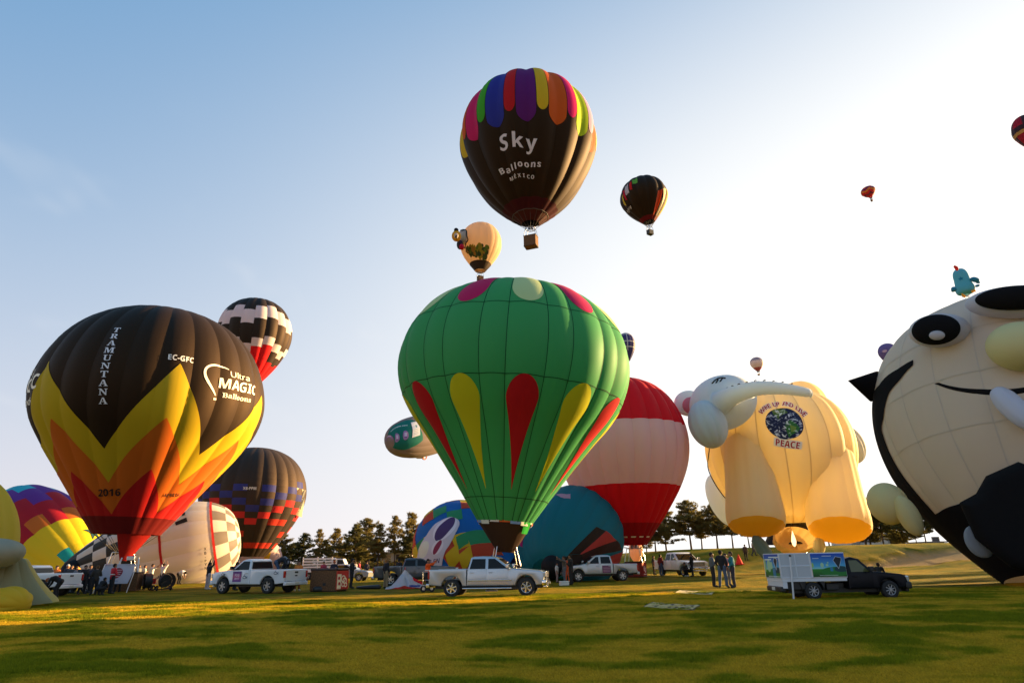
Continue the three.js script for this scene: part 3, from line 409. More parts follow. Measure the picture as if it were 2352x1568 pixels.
{ // 5. the green one
  const edges = []; for (let k = 0; k < 12; k++) { const c = (6.1 + k * 30) / 360; edges.push(c - 9 / 360, c + 9 / 360); } const e0 = edges.map((e) => (e + 1) % 1).sort((a, b) => a - b); e0.push(e0[0] + 1); const first = e0[0]; const E_ = [...e0];
  const EG = balloon({ name: 'green_balloon', label: 'large green hot-air balloon with red and yellow petals standing behind the silver pickup', outline: [[0, 1], [0.25, 0.992], [0.5, 0.96], [0.72, 0.9], [0.89, 0.81], [0.98, 0.71], [1, 0.62], [0.96, 0.52], [0.86, 0.425], [0.69, 0.32], [0.45, 0.16], [0.225, 0]], edges: 24, mouth: [1160, 1199], d: 36, width: 534, top: 636, tiltZ: -0.075, ground: true, basket: { size: 1.5, turn: 0.2 } });
  EG.edges = [0, ...E_.filter((e) => e > 0 && e < 1), 1].filter((e, i, a) => !i || e - a[i - 1] > 1e-6);
  EG.local = function (u, v, off = 0) { // wide petal gores and narrow plain gores by turns, counted from the first tape
    const uu = u - Math.floor(u); let E = e0, k = 0, w0 = uu < E[0] ? uu + 1 : uu; while (k < E.length - 2 && E[k + 1] <= w0) k++;
    const [r, h, nr, nh] = this.prof(v), w = E[k + 1] - E[k], t = (w0 - E[k]) / w * 2 - 1, rr = r + this.bulge * 2 * Math.PI * r * w * (1 - t * t) * smooth(v, 0, 0.08) + off * nr, a = u * Math.PI * 2; return V3(Math.sin(a) * rr, h + off * nh, Math.cos(a) * rr);
  };
  const GREEN = rgb(0.05, 0.32, 0.10), PALE = rgb(0.62, 0.72, 0.30), PINK = rgb(0.62, 0.012, 0.10), Y = rgb(0.66, 0.60, 0.012), Rr = rgb(0.55, 0.008, 0.012), U = e0;
  const sx = (y) => EG.pix(1180, 597 + y * 0.3125, EG.base)[1], qv = (x, y) => EG.pix(872.8 + 0.3125 * x, 597.2 + 0.3125 * y, EG.base)[1];
  const s1 = qv(880, 298), s2 = qv(870, 828), pt = qv(1040, 830), pb = EG.pix(1195, 1125, EG.base)[1], tb = qv(1080, 295);
  globalThis.DBG?.('green', s1, s2, pt, pb, tb, EG.R, EG.Ht, EG.span);
  for (let i = 0; i < 24; i++) part(EG.t, 'gore', EG.patch(U[i], U[i + 1], 0, 1, 7, 50), fabric(GREEN, 0.42));
  for (const e of U.slice(0, -1)) part(EG.t, 'load_tape', EG.patch((v) => e - 0.018 / (2 * Math.PI * Math.max(0.4, EG.prof(v)[0])), (v) => e + 0.018 / (2 * Math.PI * Math.max(0.4, EG.prof(v)[0])), 0.01, 1, 1, 50, 0.012), fabric(rgb(0.008, 0.06, 0.025), 0.1));
  for (const s of [s1, s2, 0.93]) part(EG.t, 'seam_tape', EG.patch(0, 1, s - 0.0011, s + 0.0011, 168, 1, 0.012), fabric(rgb(0.008, 0.06, 0.025), 0.1));
  for (let k = 0; k < 12; k++) {
    const c = (6.1 + k * 30) / 360, hw = 8.6 / 360;
    const low = (v) => { const t = (v - pt) / (pb - pt), round = clamp((v - pt) / 0.075, 0, 1); return hw * Math.sqrt(1 - (1 - round) ** 2) * (t < 0.16 ? 1 : lerp(1, 0.02, Math.pow((t - 0.16) / 0.84, 1.05))); };
    const vv = [pt, pt + 0.003, pt + 0.01, pt + 0.02, pt + 0.035, pt + 0.055]; void vv;
    part(EG.t, 'petal', petal(EG, c, low, pt, pb, 8, 44, 0.018), fabric(k % 2 ? Y : Rr, 0.42));
    const up = (v) => hw * 0.98 * Math.sqrt(1 - clamp((v - (tb - 0.07)) / 0.07, 0, 1) ** 2);
    part(EG.t, 'petal', petal(EG, c, up, 0.03, tb, 8, 30, 0.018), fabric(k % 2 ? PINK : PALE, 0.42));
  }
  // heat-proof cloth round the mouth: a brown scoop with pale and bright patches along its upper hem
  part(EG.t, 'scoop', skirtPart(EG, 0.0, 1.0, 0.0, 1.65, 0.3), fabric(rgb(0.045, 0.022, 0.015), 0.15));
  const hem = [rgb(0.75, 0.12, 0.03), rgb(0.25, 0.4, 0.65), rgb(0.7, 0.72, 0.6), rgb(0.75, 0.74, 0.7)]; for (let k = 0; k < 16; k++) part(EG.t, 'hem_flag', skirtPart(EG, k / 16 - 0.03, k / 16 + 0.03, -0.03, 0.08 + 0.06 * (k % 3), 0.97, 0.02), fabric(hem[k % 4], 0.3));
  part(EG.t, 'scoop_patch', skirtPart(EG, 0.12, 0.18, 0.0, 0.62, 0.84, 0.03), fabric(rgb(0.03, 0.5, 0.06), 0.45), 'bright green patch at the right of the scoop');
}
function petal(E, c, half, v0, v1, nu, nv, off) { // rows crowd towards both ends so that round tips stay round
  const P = [], T = []; for (let j = 0; j <= nv; j++) { const f = j / nv, v = lerp(v0, v1, f < 0.5 ? 2 * f * f : 1 - 2 * (1 - f) * (1 - f)); for (let i = 0; i <= nu; i++) { const p = E.surf(c + (i / nu * 2 - 1) * half(v), v, off); P.push(p.x, p.y, p.z); T.push(i / nu, 1 - f); } } return sheet(P, T, nu, nv);
}
function skirtPart(E, u0, u1, d0, d1, f, off = 0) { const P = [], T = [], nu = Math.max(4, Math.round((u1 - u0) * 48)), c = V3(0, 0, 0).applyMatrix4(E.M); for (let j = 0; j <= 5; j++) for (let i = 0; i <= nu; i++) { const t = j / 5, p = E.surf(lerp(u0, u1, i / nu), 1), k = lerp(1, f, t * (d1 ? d1 / Math.max(0.001, d1) : 0)) + off / E.R * 3, q = c.clone().lerp(p, k); q.y -= lerp(d0, d1, t); P.push(q.x, q.y, q.z); T.push(i / nu, 1 - t); } return sheet(P, T, nu, 5); }

{ // 6. the black one high up
  const E = balloon({ name: 'rainbow_top_balloon', label: 'black balloon with long rainbow petals from its crown, highest large one in the sky', outline: [[0, 1], [0.25, 0.99], [0.5, 0.952], [0.72, 0.882], [0.89, 0.775], [0.98, 0.655], [1, 0.56], [0.965, 0.455], [0.86, 0.33], [0.66, 0.18], [0.42, 0.06], [0.26, 0]], edges: 14, bulge: 0.16, mouth: [1218, 500], d: 74, width: 314, top: 156, yaw: -0.03, basket: { size: 1.45, h: 1.35, drop: 3.9, turn: -0.35 } });
  const q = (x, y) => [1010.7 + 0.34 * x, 128.6 + 0.34 * y], pv = (x, y) => E.pix(...q(x, y), E.base), w = pv(585, 442), nn = pv(690, 360);
  globalThis.DBG?.('sky', w, nn, pv(385, 495), pv(795, 470), E.R, E.Ht, E.span);
  const PINK = rgb(0.75, 0.012, 0.12), BLUE = rgb(0.03, 0.035, 0.32), PUR = rgb(0.13, 0.008, 0.16), OR = rgb(0.80, 0.11, 0.005), LIME = rgb(0.45, 0.62, 0.01), YY = rgb(0.85, 0.50, 0.01), GR = rgb(0.06, 0.42, 0.01), RD = rgb(0.62, 0.008, 0.008), MG = rgb(0.85, 0.01, 0.16), LIL = rgb(0.62, 0.4, 0.62), CO = rgb(0.8, 0.16, 0.06);
  E.edges = Array.from({ length: 15 }, (_, i) => i / 14);
  const n = 14, ph = w[0] * n; 
  // counted from the purple petal that faces us, to the right
  const W = [PUR, OR, LIME, CO, YY, PINK, GR, BLUE, RD, OR, LIME, YY, PINK, BLUE], N = [YY, MG, LIL, YY, GR, OR, RD, YY, MG, GR, PUR, OR, GR, RD];
  const off = ph; gores(E, BLACK, 0.3);
  for (let k = 0; k < n; k++) {
    const c = (k + off) / n, f = (hh, end) => (v) => hh * Math.sqrt(1 - clamp((v - (end - 0.045)) / 0.045, 0, 1) ** 2);
    part(E.t, 'petal', petal(E, c, f(0.305 / n, w[1]), 0.015, w[1], 8, 34, 0.02), fabric(W[k], 0.45)); part(E.t, 'petal', petal(E, c + 0.5 / n, f(0.175 / n, nn[1]), 0.015, nn[1], 6, 30, 0.02), fabric(N[k], 0.45));
  }
  const TX = '#d8d0d8';
  print(E, [q(375, 505), q(672, 510), q(662, 670), q(395, 672)], 640, 400, (x) => { txt(x, 'S', 110, 200, 'bold 330px sans-serif', TX, 0.95, 1.05); txt(x, 'k', 320, 190, 'bold 330px sans-serif', TX, 0.95, 1); txt(x, 'y', 530, 190, 'bold 330px sans-serif', TX, 0.95, 1); });
  print(E, [q(378, 690), q(712, 690), q(700, 825), q(392, 825)], 640, 260, (x) => { const s = 'Balloons'; [...s].forEach((c, i) => { const t = (i - 3.5) / 3.5, X = [70, 150, 212, 258, 318, 400, 484, 560][i]; txt(x, c, X, 150 + (t > 0 ? -40 * t * 0.6 - 10 : 0) + (t < 0 ? -t * 45 - 10 : -20), 'bold 118px sans-serif', TX, 1, 1, t * 0.25 - 0.12); }); });
  print(E, [q(462, 780), q(645, 775), q(640, 855), q(468, 855)], 400, 170, (x) => { [...'MÉXICO'].forEach((c, i) => { const t = (i - 2.5) / 2.5; txt(x, c, 42 + i * 64, 100 - 14 * (1 - t * t) - t * 12, 'bold 76px sans-serif', TX, 0.95, 1, t * 0.1 - 0.12); }); });
  part(E.t, 'skirt', skirtPart(E, -0.28, 0.34, 0, 0.9, 0.5), fabric(rgb(0.05, 0.008, 0.012), 0.3)); part(E.t, 'mouth_rope', (() => { const pts = []; for (let i = 0; i < 40; i++) pts.push(E.surf(i / 40, 1)); return new THREE.TubeGeometry(new THREE.CatmullRomCurve3(pts, true), 80, 0.05, 5, true); })(), ROPE);
  part(E.t, 'mouth_band', E.patch(0, 1, 0.945, 1, 84, 5, 0.02), fabric(rgb(0.07, 0.006, 0.012), 0.35));
}
{ // 7. its smaller neighbour
  const E = balloon({ name: 'black_striped_balloon', label: 'small black balloon with red, cream and yellow stripes on its right, high in the sky', edges: 12, bulge: 0.14, outline: SLIM, mouth: [1491, 510], d: 205, width: 110, top: 401, tiltZ: 0.10, basket: { size: 1.9, drop: 4.6, mat: CARBON } });
  gores(E, BLACK, 0.3);
  const q = (x, y) => [(1540 + x * 0.10204) / 1.0884, (430 + y * 0.10204) / 1.0884], C = (l) => l.map(([x, y]) => q(x, y));
  const S = [[[[1030, 450], [1140, 420], [985, 960], [885, 1130]], rgb(0.8, 0.06, 0.01)], [[[1150, 400], [1225, 405], [1060, 920], [990, 1080]], rgb(0.85, 0.7, 0.42)], [[[1232, 410], [1300, 430], [1170, 900], [1000, 1120]], rgb(0.85, 0.55, 0.02)], [[[400, 200], [525, 140], [530, 260], [410, 290]], rgb(0.14, 0.42, 0.05)], [[[330, 280], [385, 220], [405, 420], [345, 440]], rgb(0.7, 0.01, 0.01)], [[[225, 360], [300, 290], [330, 500], [250, 570]], rgb(0.7, 0.55, 0.55)], [[[170, 460], [215, 440], [285, 680], [240, 680]], rgb(0.6, 0.01, 0.03)], [[[160, 560], [175, 560], [265, 820], [215, 810]], rgb(0.8, 0.5, 0.02)]];
  S.forEach(([c, m]) => quadOn(E, C(c), m, 'petal', 0.06, 10, 0.45));
  print(E, C([[260, 780], [430, 780], [440, 1020], [280, 1020]]), 256, 256, (x) => { txt(x, 'Sky', 128, 128, 'bold 120px sans-serif', '#b9b2b2', 1, 1, -1.0); }, 'lettering', 0.08);
  part(E.t, 'mouth_band', E.patch(0, 1, 0.93, 1, 60, 4, 0.05), fabric(rgb(0.16, 0.006, 0.012), 0.35));
}
{ // 8. cream one with a cactus print and a puppet face on its left
  const E = balloon({ name: 'cream_face_balloon', label: 'cream balloon with cactus print and a bulging face, just above the green one', outline: SLIM, edges: 16, bulge: 0.06, mouth: [1103, 622], d: 190, width: 96, top: 509, tiltZ: -0.02, basket: { size: 1.7, drop: 3.2 } });
  gores(E, rgb(0.70, 0.50, 0.30), 0.5);
  const q = (x, y) => [(1120 + x * 0.10204) / 1.0884, (540 + y * 0.10204) / 1.0884], C = (l) => l.map(([x, y]) => q(x, y));
  print(E, C([[420, 560], [980, 480], [960, 1130], [560, 1150]]), 256, 300, (x, w, h) => { const r = rng(3); for (let k = 0; k < 60; k++) { x.fillStyle = ['#2f3d14', '#5b6b12', '#8f7a10', '#3d4a18', '#a06a20'][k % 5]; const a = r(), b = r(); x.beginPath(); x.ellipse(20 + a * 220, 120 + b * 150 * (0.5 + a * 0.5), 10 + r() * 12, 22 + r() * 26, r() - 0.5, 0, 7); x.fill(); } }, 'print', 0.06);
  part(E.t, 'mouth_band', E.patch(0, 1, 0.87, 1, 60, 6, 0.05), fabric(rgb(0.03, 0.022, 0.02), 0.3));
  const loc = (x, y, d) => at(...q(x, y), d).sub(E.base), ell = (x, y, d, a, b, c) => { const g = new THREE.SphereGeometry(1, 28, 20); g.scale(a, b, c); const p = loc(x, y, d); g.translate(p.x, p.y, p.z); return g; }, s = 190 / 1432 * 0.09375;
  part(E.t, 'mask', ell(375, 510, 189, 120 * s, 190 * s, 2.4), fabric(rgb(0.5, 0.47, 0.45), 0.3)); part(E.t, 'nose', ell(205, 490, 184, 112 * s, 132 * s, 1.6), fabric(rgb(0.75, 0.36, 0.02), 0.3)); part(E.t, 'eye', ell(200, 480, 182.4, 52 * s, 70 * s, 0.5), fabric(rgb(0.6, 0.5, 0.42), 0.3)); part(E.t, 'pupil', ell(200, 505, 181.8, 26 * s, 42 * s, 0.35), fabric(rgb(0.02, 0.02, 0.02), 0.1)); part(E.t, 'cap', ell(200, 345, 184, 55 * s, 48 * s, 0.9), fabric(rgb(0.02, 0.02, 0.025), 0.1)); part(E.t, 'chin', ell(290, 700, 187, 78 * s, 120 * s, 1.4), fabric(rgb(0.04, 0.03, 0.05), 0.1)); part(E.t, 'tongue', ell(335, 755, 185.6, 62 * s, 72 * s, 1), fabric(rgb(0.55, 0.008, 0.05), 0.3));
  part(E.t, 'mask_edge', tube([[300, 350], [440, 340], [455, 470], [485, 590], [440, 660], [410, 800]].map(([x, y]) => loc(x, y, 187)), 0.17, 30, 6), fabric(rgb(0.02, 0.02, 0.025), 0.1));
}
{ // 9. airship, half behind the green one
  const E = lying({ name: 'green_airship', label: 'green and grey airship poking out behind the left edge of the green balloon', category: 'airship', mouth: [1060, 985, 152], crown: [892, 1014, 132], R: 4.6, outline: [[0, 1], [0.4, 0.975], [0.72, 0.9], [0.93, 0.76], [1, 0.58], [0.93, 0.35], [0.7, 0.14], [0.35, 0]], edges: 16, bulge: 0.05, roll: 0 });
  const q = (x, y) => [(960 + x * 0.0829) / 1.0884, (1030 + y * 0.0829) / 1.0884], C = (l) => l.map(([x, y]) => q(x, y));
  gores(E, rgb(0.26, 0.2, 0.18), 0.35);
  quadOn(E, C([[110, 700], [850, 230], [1170, 840], [260, 1060]]), rgb(0.012, 0.19, 0.15), 'side_panel', 0.04, 24);
  print(E, C([[180, 590], [730, 370], [740, 450], [190, 650]]), 512, 96, (x, w, h) => txt(x, 'más presta aquí!', w / 2, h / 2, 'bold 64px sans-serif', '#dfeee8', 0.9, 1, 0, -0.2), 'lettering', 0.09);
  for (const [x, y, w, h] of [[190, 850, 55, 130], [375, 780, 80, 140], [630, 710, 95, 150]]) print(E, C([[x - w, y - h], [x + w, y - h * 1.1], [x + w, y + h * 0.9], [x - w, y + h]]), 96, 96, (c, W) => { c.fillStyle = '#9a7aa8'; c.beginPath(); c.arc(48, 48, 44, 0, 7); c.fill(); c.fillStyle = '#cbb9d6'; c.fillRect(28, 24, 40, 34); c.fillStyle = '#7c4f7e'; c.fillRect(28, 62, 40, 8); }, 'round_emblem', 0.09);
  print(E, C([[800, 320], [1010, 290], [1080, 690], [840, 770]]), 128, 160, (x, w, h) => { x.fillStyle = '#ccd0d8'; x.fillRect(0, 0, w, h); x.fillStyle = '#5c8f96'; x.fillRect(60, 40, 26, 30); x.fillStyle = '#aab0b4'; for (let i = 0; i < 4; i++) x.fillRect(16, 84 + i * 16, 90, 6); }, 'panel', 0.08);
  const g = at(...q(1090, 1340), 142).sub(E.base); part(E.t, 'gondola', merged([box(1.9, 0.8, 1.1, g.x, g.y, g.z, 0.2), box(0.9, 0.7, 1.0, g.x - 1.2, g.y + 0.1, g.z, 0.2)]), std(rgb(0.5, 0.42, 0.36), 0.5)); part(E.t, 'engine', (() => { const c = new THREE.TorusGeometry(0.75, 0.14, 8, 18); c.rotateY(0.9); c.translate(g.x + 0.9, g.y + 0.1, g.z); return c; })(), std(rgb(0.7, 0.16, 0.05), 0.5));
  part(E.t, 'hanger', merged([bar(g.clone().add(V3(-0.8, 0.3, 0)), g.clone().add(V3(-0.8, 2, 0)), 0.06), bar(g.clone().add(V3(0.8, 0.3, 0)), g.clone().add(V3(0.8, 2, 0)), 0.06)]), STEEL);
}
{ // 10. far small ones
  const A = balloon({ name: 'blue_plaid_balloon', label: 'small dark blue balloon with white plaid lines half behind the green balloon', edges: 12, mouth: [1441, 826], d: 520, width: 42, top: 764, basket: { size: 2, drop: 5 } });
  gores(A, (i) => rgb(0.06, 0.05, 0.16), 0.4, 0, 1, 'gore', 24); for (const v of [0.2, 0.45, 0.62]) part(A.t, 'white_band', A.patch(0, 1, v, v + 0.03, 72, 2, 0.12), fabric(WHITE, 0.4)); for (let i = 0; i < 12; i += 2) part(A.t, 'white_stripe', A.patch(i / 12 - 0.008, i / 12 + 0.008, 0, 0.75, 2, 20, 0.14), fabric(WHITE, 0.4));
  const B = balloon({ name: 'white_red_balloon', label: 'tiny white and red balloon in the sky above the elephant balloon', edges: 12, mouth: [1742, 851], d: 640, width: 31, top: 820, tiltZ: 0.05, outline: SLIM, basket: { size: 2, drop: 5 } });
  gores(B, rgb(0.7, 0.6, 0.58), 0.35, 0, 1, 'gore', 24); part(B.t, 'red_band', B.patch(0, 1, 0.06, 0.24, 72, 6, 0.12), fabric(rgb(0.4, 0.05, 0.07), 0.3)); part(B.t, 'grey_band', B.patch(0, 1, 0.24, 0.42, 72, 6, 0.12), fabric(rgb(0.45, 0.36, 0.38), 0.3)); part(B.t, 'red_mouth', B.patch(0, 1, 0.8, 1, 72, 5, 0.12), fabric(rgb(0.5, 0.12, 0.12), 0.3));
  const D = balloon({ name: 'purple_balloon', label: 'purple balloon peeping out behind the forehead of the creature balloon', edges: 14, mouth: [2045, 832], d: 450, width: 46, top: 788, basket: { size: 2, drop: 5 } });
  gores(D, rgb(0.16, 0.12, 0.3), 0.4, 0, 1, 'gore', 24); { const c = D.pix(2033, 806, D.base); printUV(D, [[c[0] - 0.05, c[1] - 0.06], [c[0] + 0.05, c[1] - 0.06], [c[0] + 0.05, c[1] + 0.06], [c[0] - 0.05, c[1] + 0.06]], 64, 64, (x) => { x.fillStyle = '#c9a4b8'; x.beginPath(); x.arc(32, 32, 26, 0, 7); x.fill(); }, 'round_emblem', 0.15); }
  const F = balloon({ name: 'red_wave_balloon', label: 'tiny red and orange balloon with dark waves, alone in the bright right sky', edges: 12, mouth: [2001, 452], d: 620, width: 33, top: 426, tiltZ: 0.22, outline: SLIM, basket: { size: 2, drop: 5 } });
  gores(F, rgb(0.62, 0.04, 0.05), 0.35, 0, 1, 'gore', 24); for (const [v, c] of [[0.18, rgb(0.75, 0.28, 0.12)], [0.36, rgb(0.12, 0.05, 0.12)], [0.5, rgb(0.75, 0.3, 0.05)], [0.75, rgb(0.16, 0.06, 0.12)]]) part(F.t, 'wave_band', F.below(0, 1, (u) => v + 0.05 * Math.sin(u * 6.283 * 5), (u) => v + 0.10 + 0.05 * Math.sin(u * 6.283 * 5), 120, 3, 0.14), fabric(c, 0.35));
  const G = balloon({ name: 'dark_red_balloon', label: 'dark red and black balloon cut by the right edge of the picture', edges: 14, mouth: [2372, 335], d: 360, width: 72, top: 262, basket: { size: 2, drop: 5 } });
  gores(G, (i) => (i % 3 ? rgb(0.34, 0.012, 0.03) : rgb(0.045, 0.02, 0.03)), 0.3, 0, 1, 'gore', 24); part(G.t, 'dark_band', G.patch(0, 1, 0.48, 0.6, 84, 4, 0.12), fabric(rgb(0.03, 0.015, 0.03), 0.2)); part(G.t, 'orange_band', G.patch(0, 1, 0.6, 0.68, 84, 4, 0.12), fabric(rgb(0.6, 0.3, 0.08), 0.3));
  // bird-shaped
  const H = balloon({ name: 'blue_bird_balloon', label: 'light blue bird-shaped balloon with a red crest above the creature balloon', outline: [[0, 1], [0.4, 0.97], [0.66, 0.88], [0.78, 0.74], [0.8, 0.6], [0.86, 0.42], [1, 0.24], [0.95, 0.1], [0.6, 0.02], [0.25, 0]], edges: 16, bulge: 0.04, mouth: [2222, 676], d: 330, width: 53, top: 616, tiltZ: 0.06, basket: { size: 2.2, drop: 4.5 } });
  const BL = rgb(0.10, 0.36, 0.48), DB = rgb(0.03, 0.22, 0.36), s = 330 / 1432, l = (x, y, d) => at(x, y, d).sub(H.base), el = (x, y, d, a, b, c, rz = 0) => { const g = new THREE.SphereGeometry(1, 24, 16); g.scale(a * s, b * s, c * s); g.rotateZ(rz); const p = l(x, y, d); g.translate(p.x, p.y, p.z); return g; };
  gores(H, BL, 0.35, 0, 1, 'gore', 30);
  part(H.t, 'crest', merged([el(2198, 616, 328, 4, 6, 3), el(2195, 613, 328, 3, 4, 3, 0.5)]), fabric(rgb(0.7, 0.03, 0.02), 0.3)); part(H.t, 'wing', merged([el(2240, 642, 328, 10, 6, 6, -0.3), el(2247, 648, 328, 5, 3, 3, -0.2), el(2246, 656, 327, 6, 3, 3, 0.3)]), fabric(DB, 0.3)); part(H.t, 'wing', merged([el(2192, 664, 326, 6, 6, 5, 0.7), el(2190, 668, 326, 4, 2.5, 3, 0)]), fabric(DB, 0.3)); part(H.t, 'foot', merged([el(2212, 678, 326, 2, 5, 2), el(2216, 680, 326, 2, 4, 2)]), fabric(rgb(0.8, 0.4, 0.03), 0.3)); part(H.t, 'foot', merged([el(2234, 668, 327, 2, 5, 2, 0.3), el(2239, 667, 327, 2, 4, 2, 0.5)]), fabric(rgb(0.8, 0.4, 0.03), 0.3));
  { const c = H.pix(2208, 640, H.base); printUV(H, [[c[0] - 0.06, c[1] - 0.07], [c[0] + 0.06, c[1] - 0.07], [c[0] + 0.06, c[1] + 0.07], [c[0] - 0.06, c[1] + 0.07]], 96, 96, (x) => { x.fillStyle = '#147a9c'; x.beginPath(); for (let i = 0; i < 10; i++) { const a = i * Math.PI / 5 - Math.PI / 2, r = i % 2 ? 22 : 46; x.lineTo(48 + Math.cos(a) * r, 48 + Math.sin(a) * r); } x.fill(); }, 'star_emblem', 0.2); }
}
{ // 11. red, white, red
  const E = balloon({ name: 'red_white_balloon', label: 'red balloon with a wide white middle band, behind the green balloon on its right', outline: SLIM, edges: 24, bulge: 0.17, mouth: [1447, 1252], d: 53, width: 304, top: 865, ground: true, basket: { size: 1.5, turn: -0.5, dx: 0.35, mat: std(rgb(0.42, 0.02, 0.015), 0.7) } });
  { const pl = new THREE.PlaneGeometry(0.86, 0.86); pl.rotateY(Math.PI / 2); pl.translate(0.78, 0.58, 0); pl.rotateY(-0.5); pl.translate(0.35, 0, 0); part(E.t, 'printed_cover', pl, new THREE.MeshStandardMaterial({ roughness: 0.7, side: THREE.DoubleSide, map: canvasTex(96, 96, (x) => { x.fillStyle = '#b8140f'; x.fillRect(0, 0, 96, 96); x.strokeStyle = '#f4ece6'; x.lineWidth = 8; x.beginPath(); x.arc(36, 36, 18, 0, 7); x.moveTo(78, 50); x.arc(60, 50, 18, 0, 7); x.moveTo(30, 30); x.lineTo(70, 74); x.stroke(); x.fillStyle = '#f4ece6'; x.fillRect(6, 82, 84, 8); }) })); }
  const a = E.pix(1500, 961, E.base)[1], b = E.pix(1470, 1108, E.base)[1], c = E.pix(1450, 1200, E.base)[1], RR = rgb(0.58, 0.008, 0.014);
  globalThis.DBG?.('redwhite', a, b, c, E.R, E.Ht, E.span, E.base);
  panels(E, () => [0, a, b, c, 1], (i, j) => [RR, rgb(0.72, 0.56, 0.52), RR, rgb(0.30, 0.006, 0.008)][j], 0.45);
  const f = E.pix(1440, 1232, E.base); printUV(E, [[f[0] - 0.09, 0.955], [f[0] + 0.2, 0.955], [f[0] + 0.2, 0.962], [f[0] - 0.09, 0.962]], 64, 8, (x) => { x.fillStyle = '#ffd9b0'; for (let i = 0; i < 5; i++) x.fillRect(i * 13, 0, 8, 8); }, 'trim_mark', 0.03);
}
// ---------------------------------------------------------------- balloons still on the ground
const EGG = [[0, 1], [0.35, 0.975], [0.66, 0.9], [0.88, 0.78], [0.99, 0.62], [0.98, 0.47], [0.82, 0.28], [0.58, 0.12], [0.36, 0]];
const ROUND = Array.from({ length: 17 }, (_, i) => [Math.sin(i / 16 * Math.PI), (1 + Math.cos(i / 16 * Math.PI)) / 2]);
const LEG = [[0, 1], [0.55, 0.975], [0.8, 0.89], [0.86, 0.7], [0.92, 0.4], [1, 0.15], [0.99, 0.07], [0.92, 0.015], [0.7, -0.025], [0.4, -0.045], [0, -0.055]];
// an ellipsoid of cloth about a point; px sizes are as seen at that depth
function blob(E0, name, c, a, b, d, rot, mat, edges = 14, bulge = 0.05) {
  const k = c[2] / VF, pos = at(...c).sub(E0.base), B = new Envelope(ROUND, 1, 2, edges, bulge), yaw = new THREE.Quaternion().setFromEuler(new THREE.Euler(0, 0.0, rot, 'ZYX'));
  B.M.compose(pos, yaw, V3(a * k, b * k, d * k)).multiply(new THREE.Matrix4().makeTranslation(0, -1, 0)); B.base = E0.base; B.t = E0.t;
  B.mesh = part(E0.t, name, B.patch(0, 1, 0, 1, edges * 5, 36), mat); return B;
}
{ // yellow with a ring of rainbow checks, lying behind the flame balloon
  const E = lying({ name: 'yellow_rainbow_balloon', label: 'half-filled yellow balloon with rainbow check squares, lying at left below the flame balloon', mouth: [208, 1345, 64], crown: [12, 1158, 74], R: 4.75, outline: EGG, edges: 16, bulge: 0.07, roll: 0.15 });
  const Yl = rgb(0.78, 0.56, 0.012), OR = rgb(0.6, 0.14, 0.015), RD = rgb(0.42, 0.01, 0.02), PU = rgb(0.13, 0.03, 0.25), CY = rgb(0.02, 0.45, 0.55), BU = rgb(0.02, 0.14, 0.42), TE = rgb(0.015, 0.34, 0.34), ring = [[RD, OR], [RD, RD], [PU, RD], [PU, PU], [CY, PU], [CY, CY], [BU, CY], [BU, BU]];
  const vr = E.pix(92, 1215, E.base)[1], vs = [0]; for (let k = 1; k <= 8; k++) vs.push(vr * k / 8); for (const f of [0.28, 0.5, 0.68, 1]) vs.push(lerp(vr, 1, f));
  panels(E, () => vs, (i, j) => j < 8 ? ring[7 - j][(i + j) % 2] : j === 10 ? (i % 4 < 1 ? TE : Yl) : Yl, 0.42);
  const c = [(212), (1216)]; const p = E.pix(212, 1222, E.base); printUV(E, [[p[0] - 0.05, p[1] - 0.06], [p[0] + 0.05, p[1] - 0.06], [p[0] + 0.05, p[1] + 0.06], [p[0] - 0.05, p[1] + 0.06]], 128, 128, (x) => { x.fillStyle = '#0a3a3c'; x.beginPath(); for (let i = 0; i < 10; i++) { const a = i * Math.PI / 5 - 0.6, r = i % 2 ? 24 : 60; x.lineTo(64 + Math.cos(a) * r, 64 + Math.sin(a) * r); } x.fill(); }, 'star_emblem', 0.05);
}
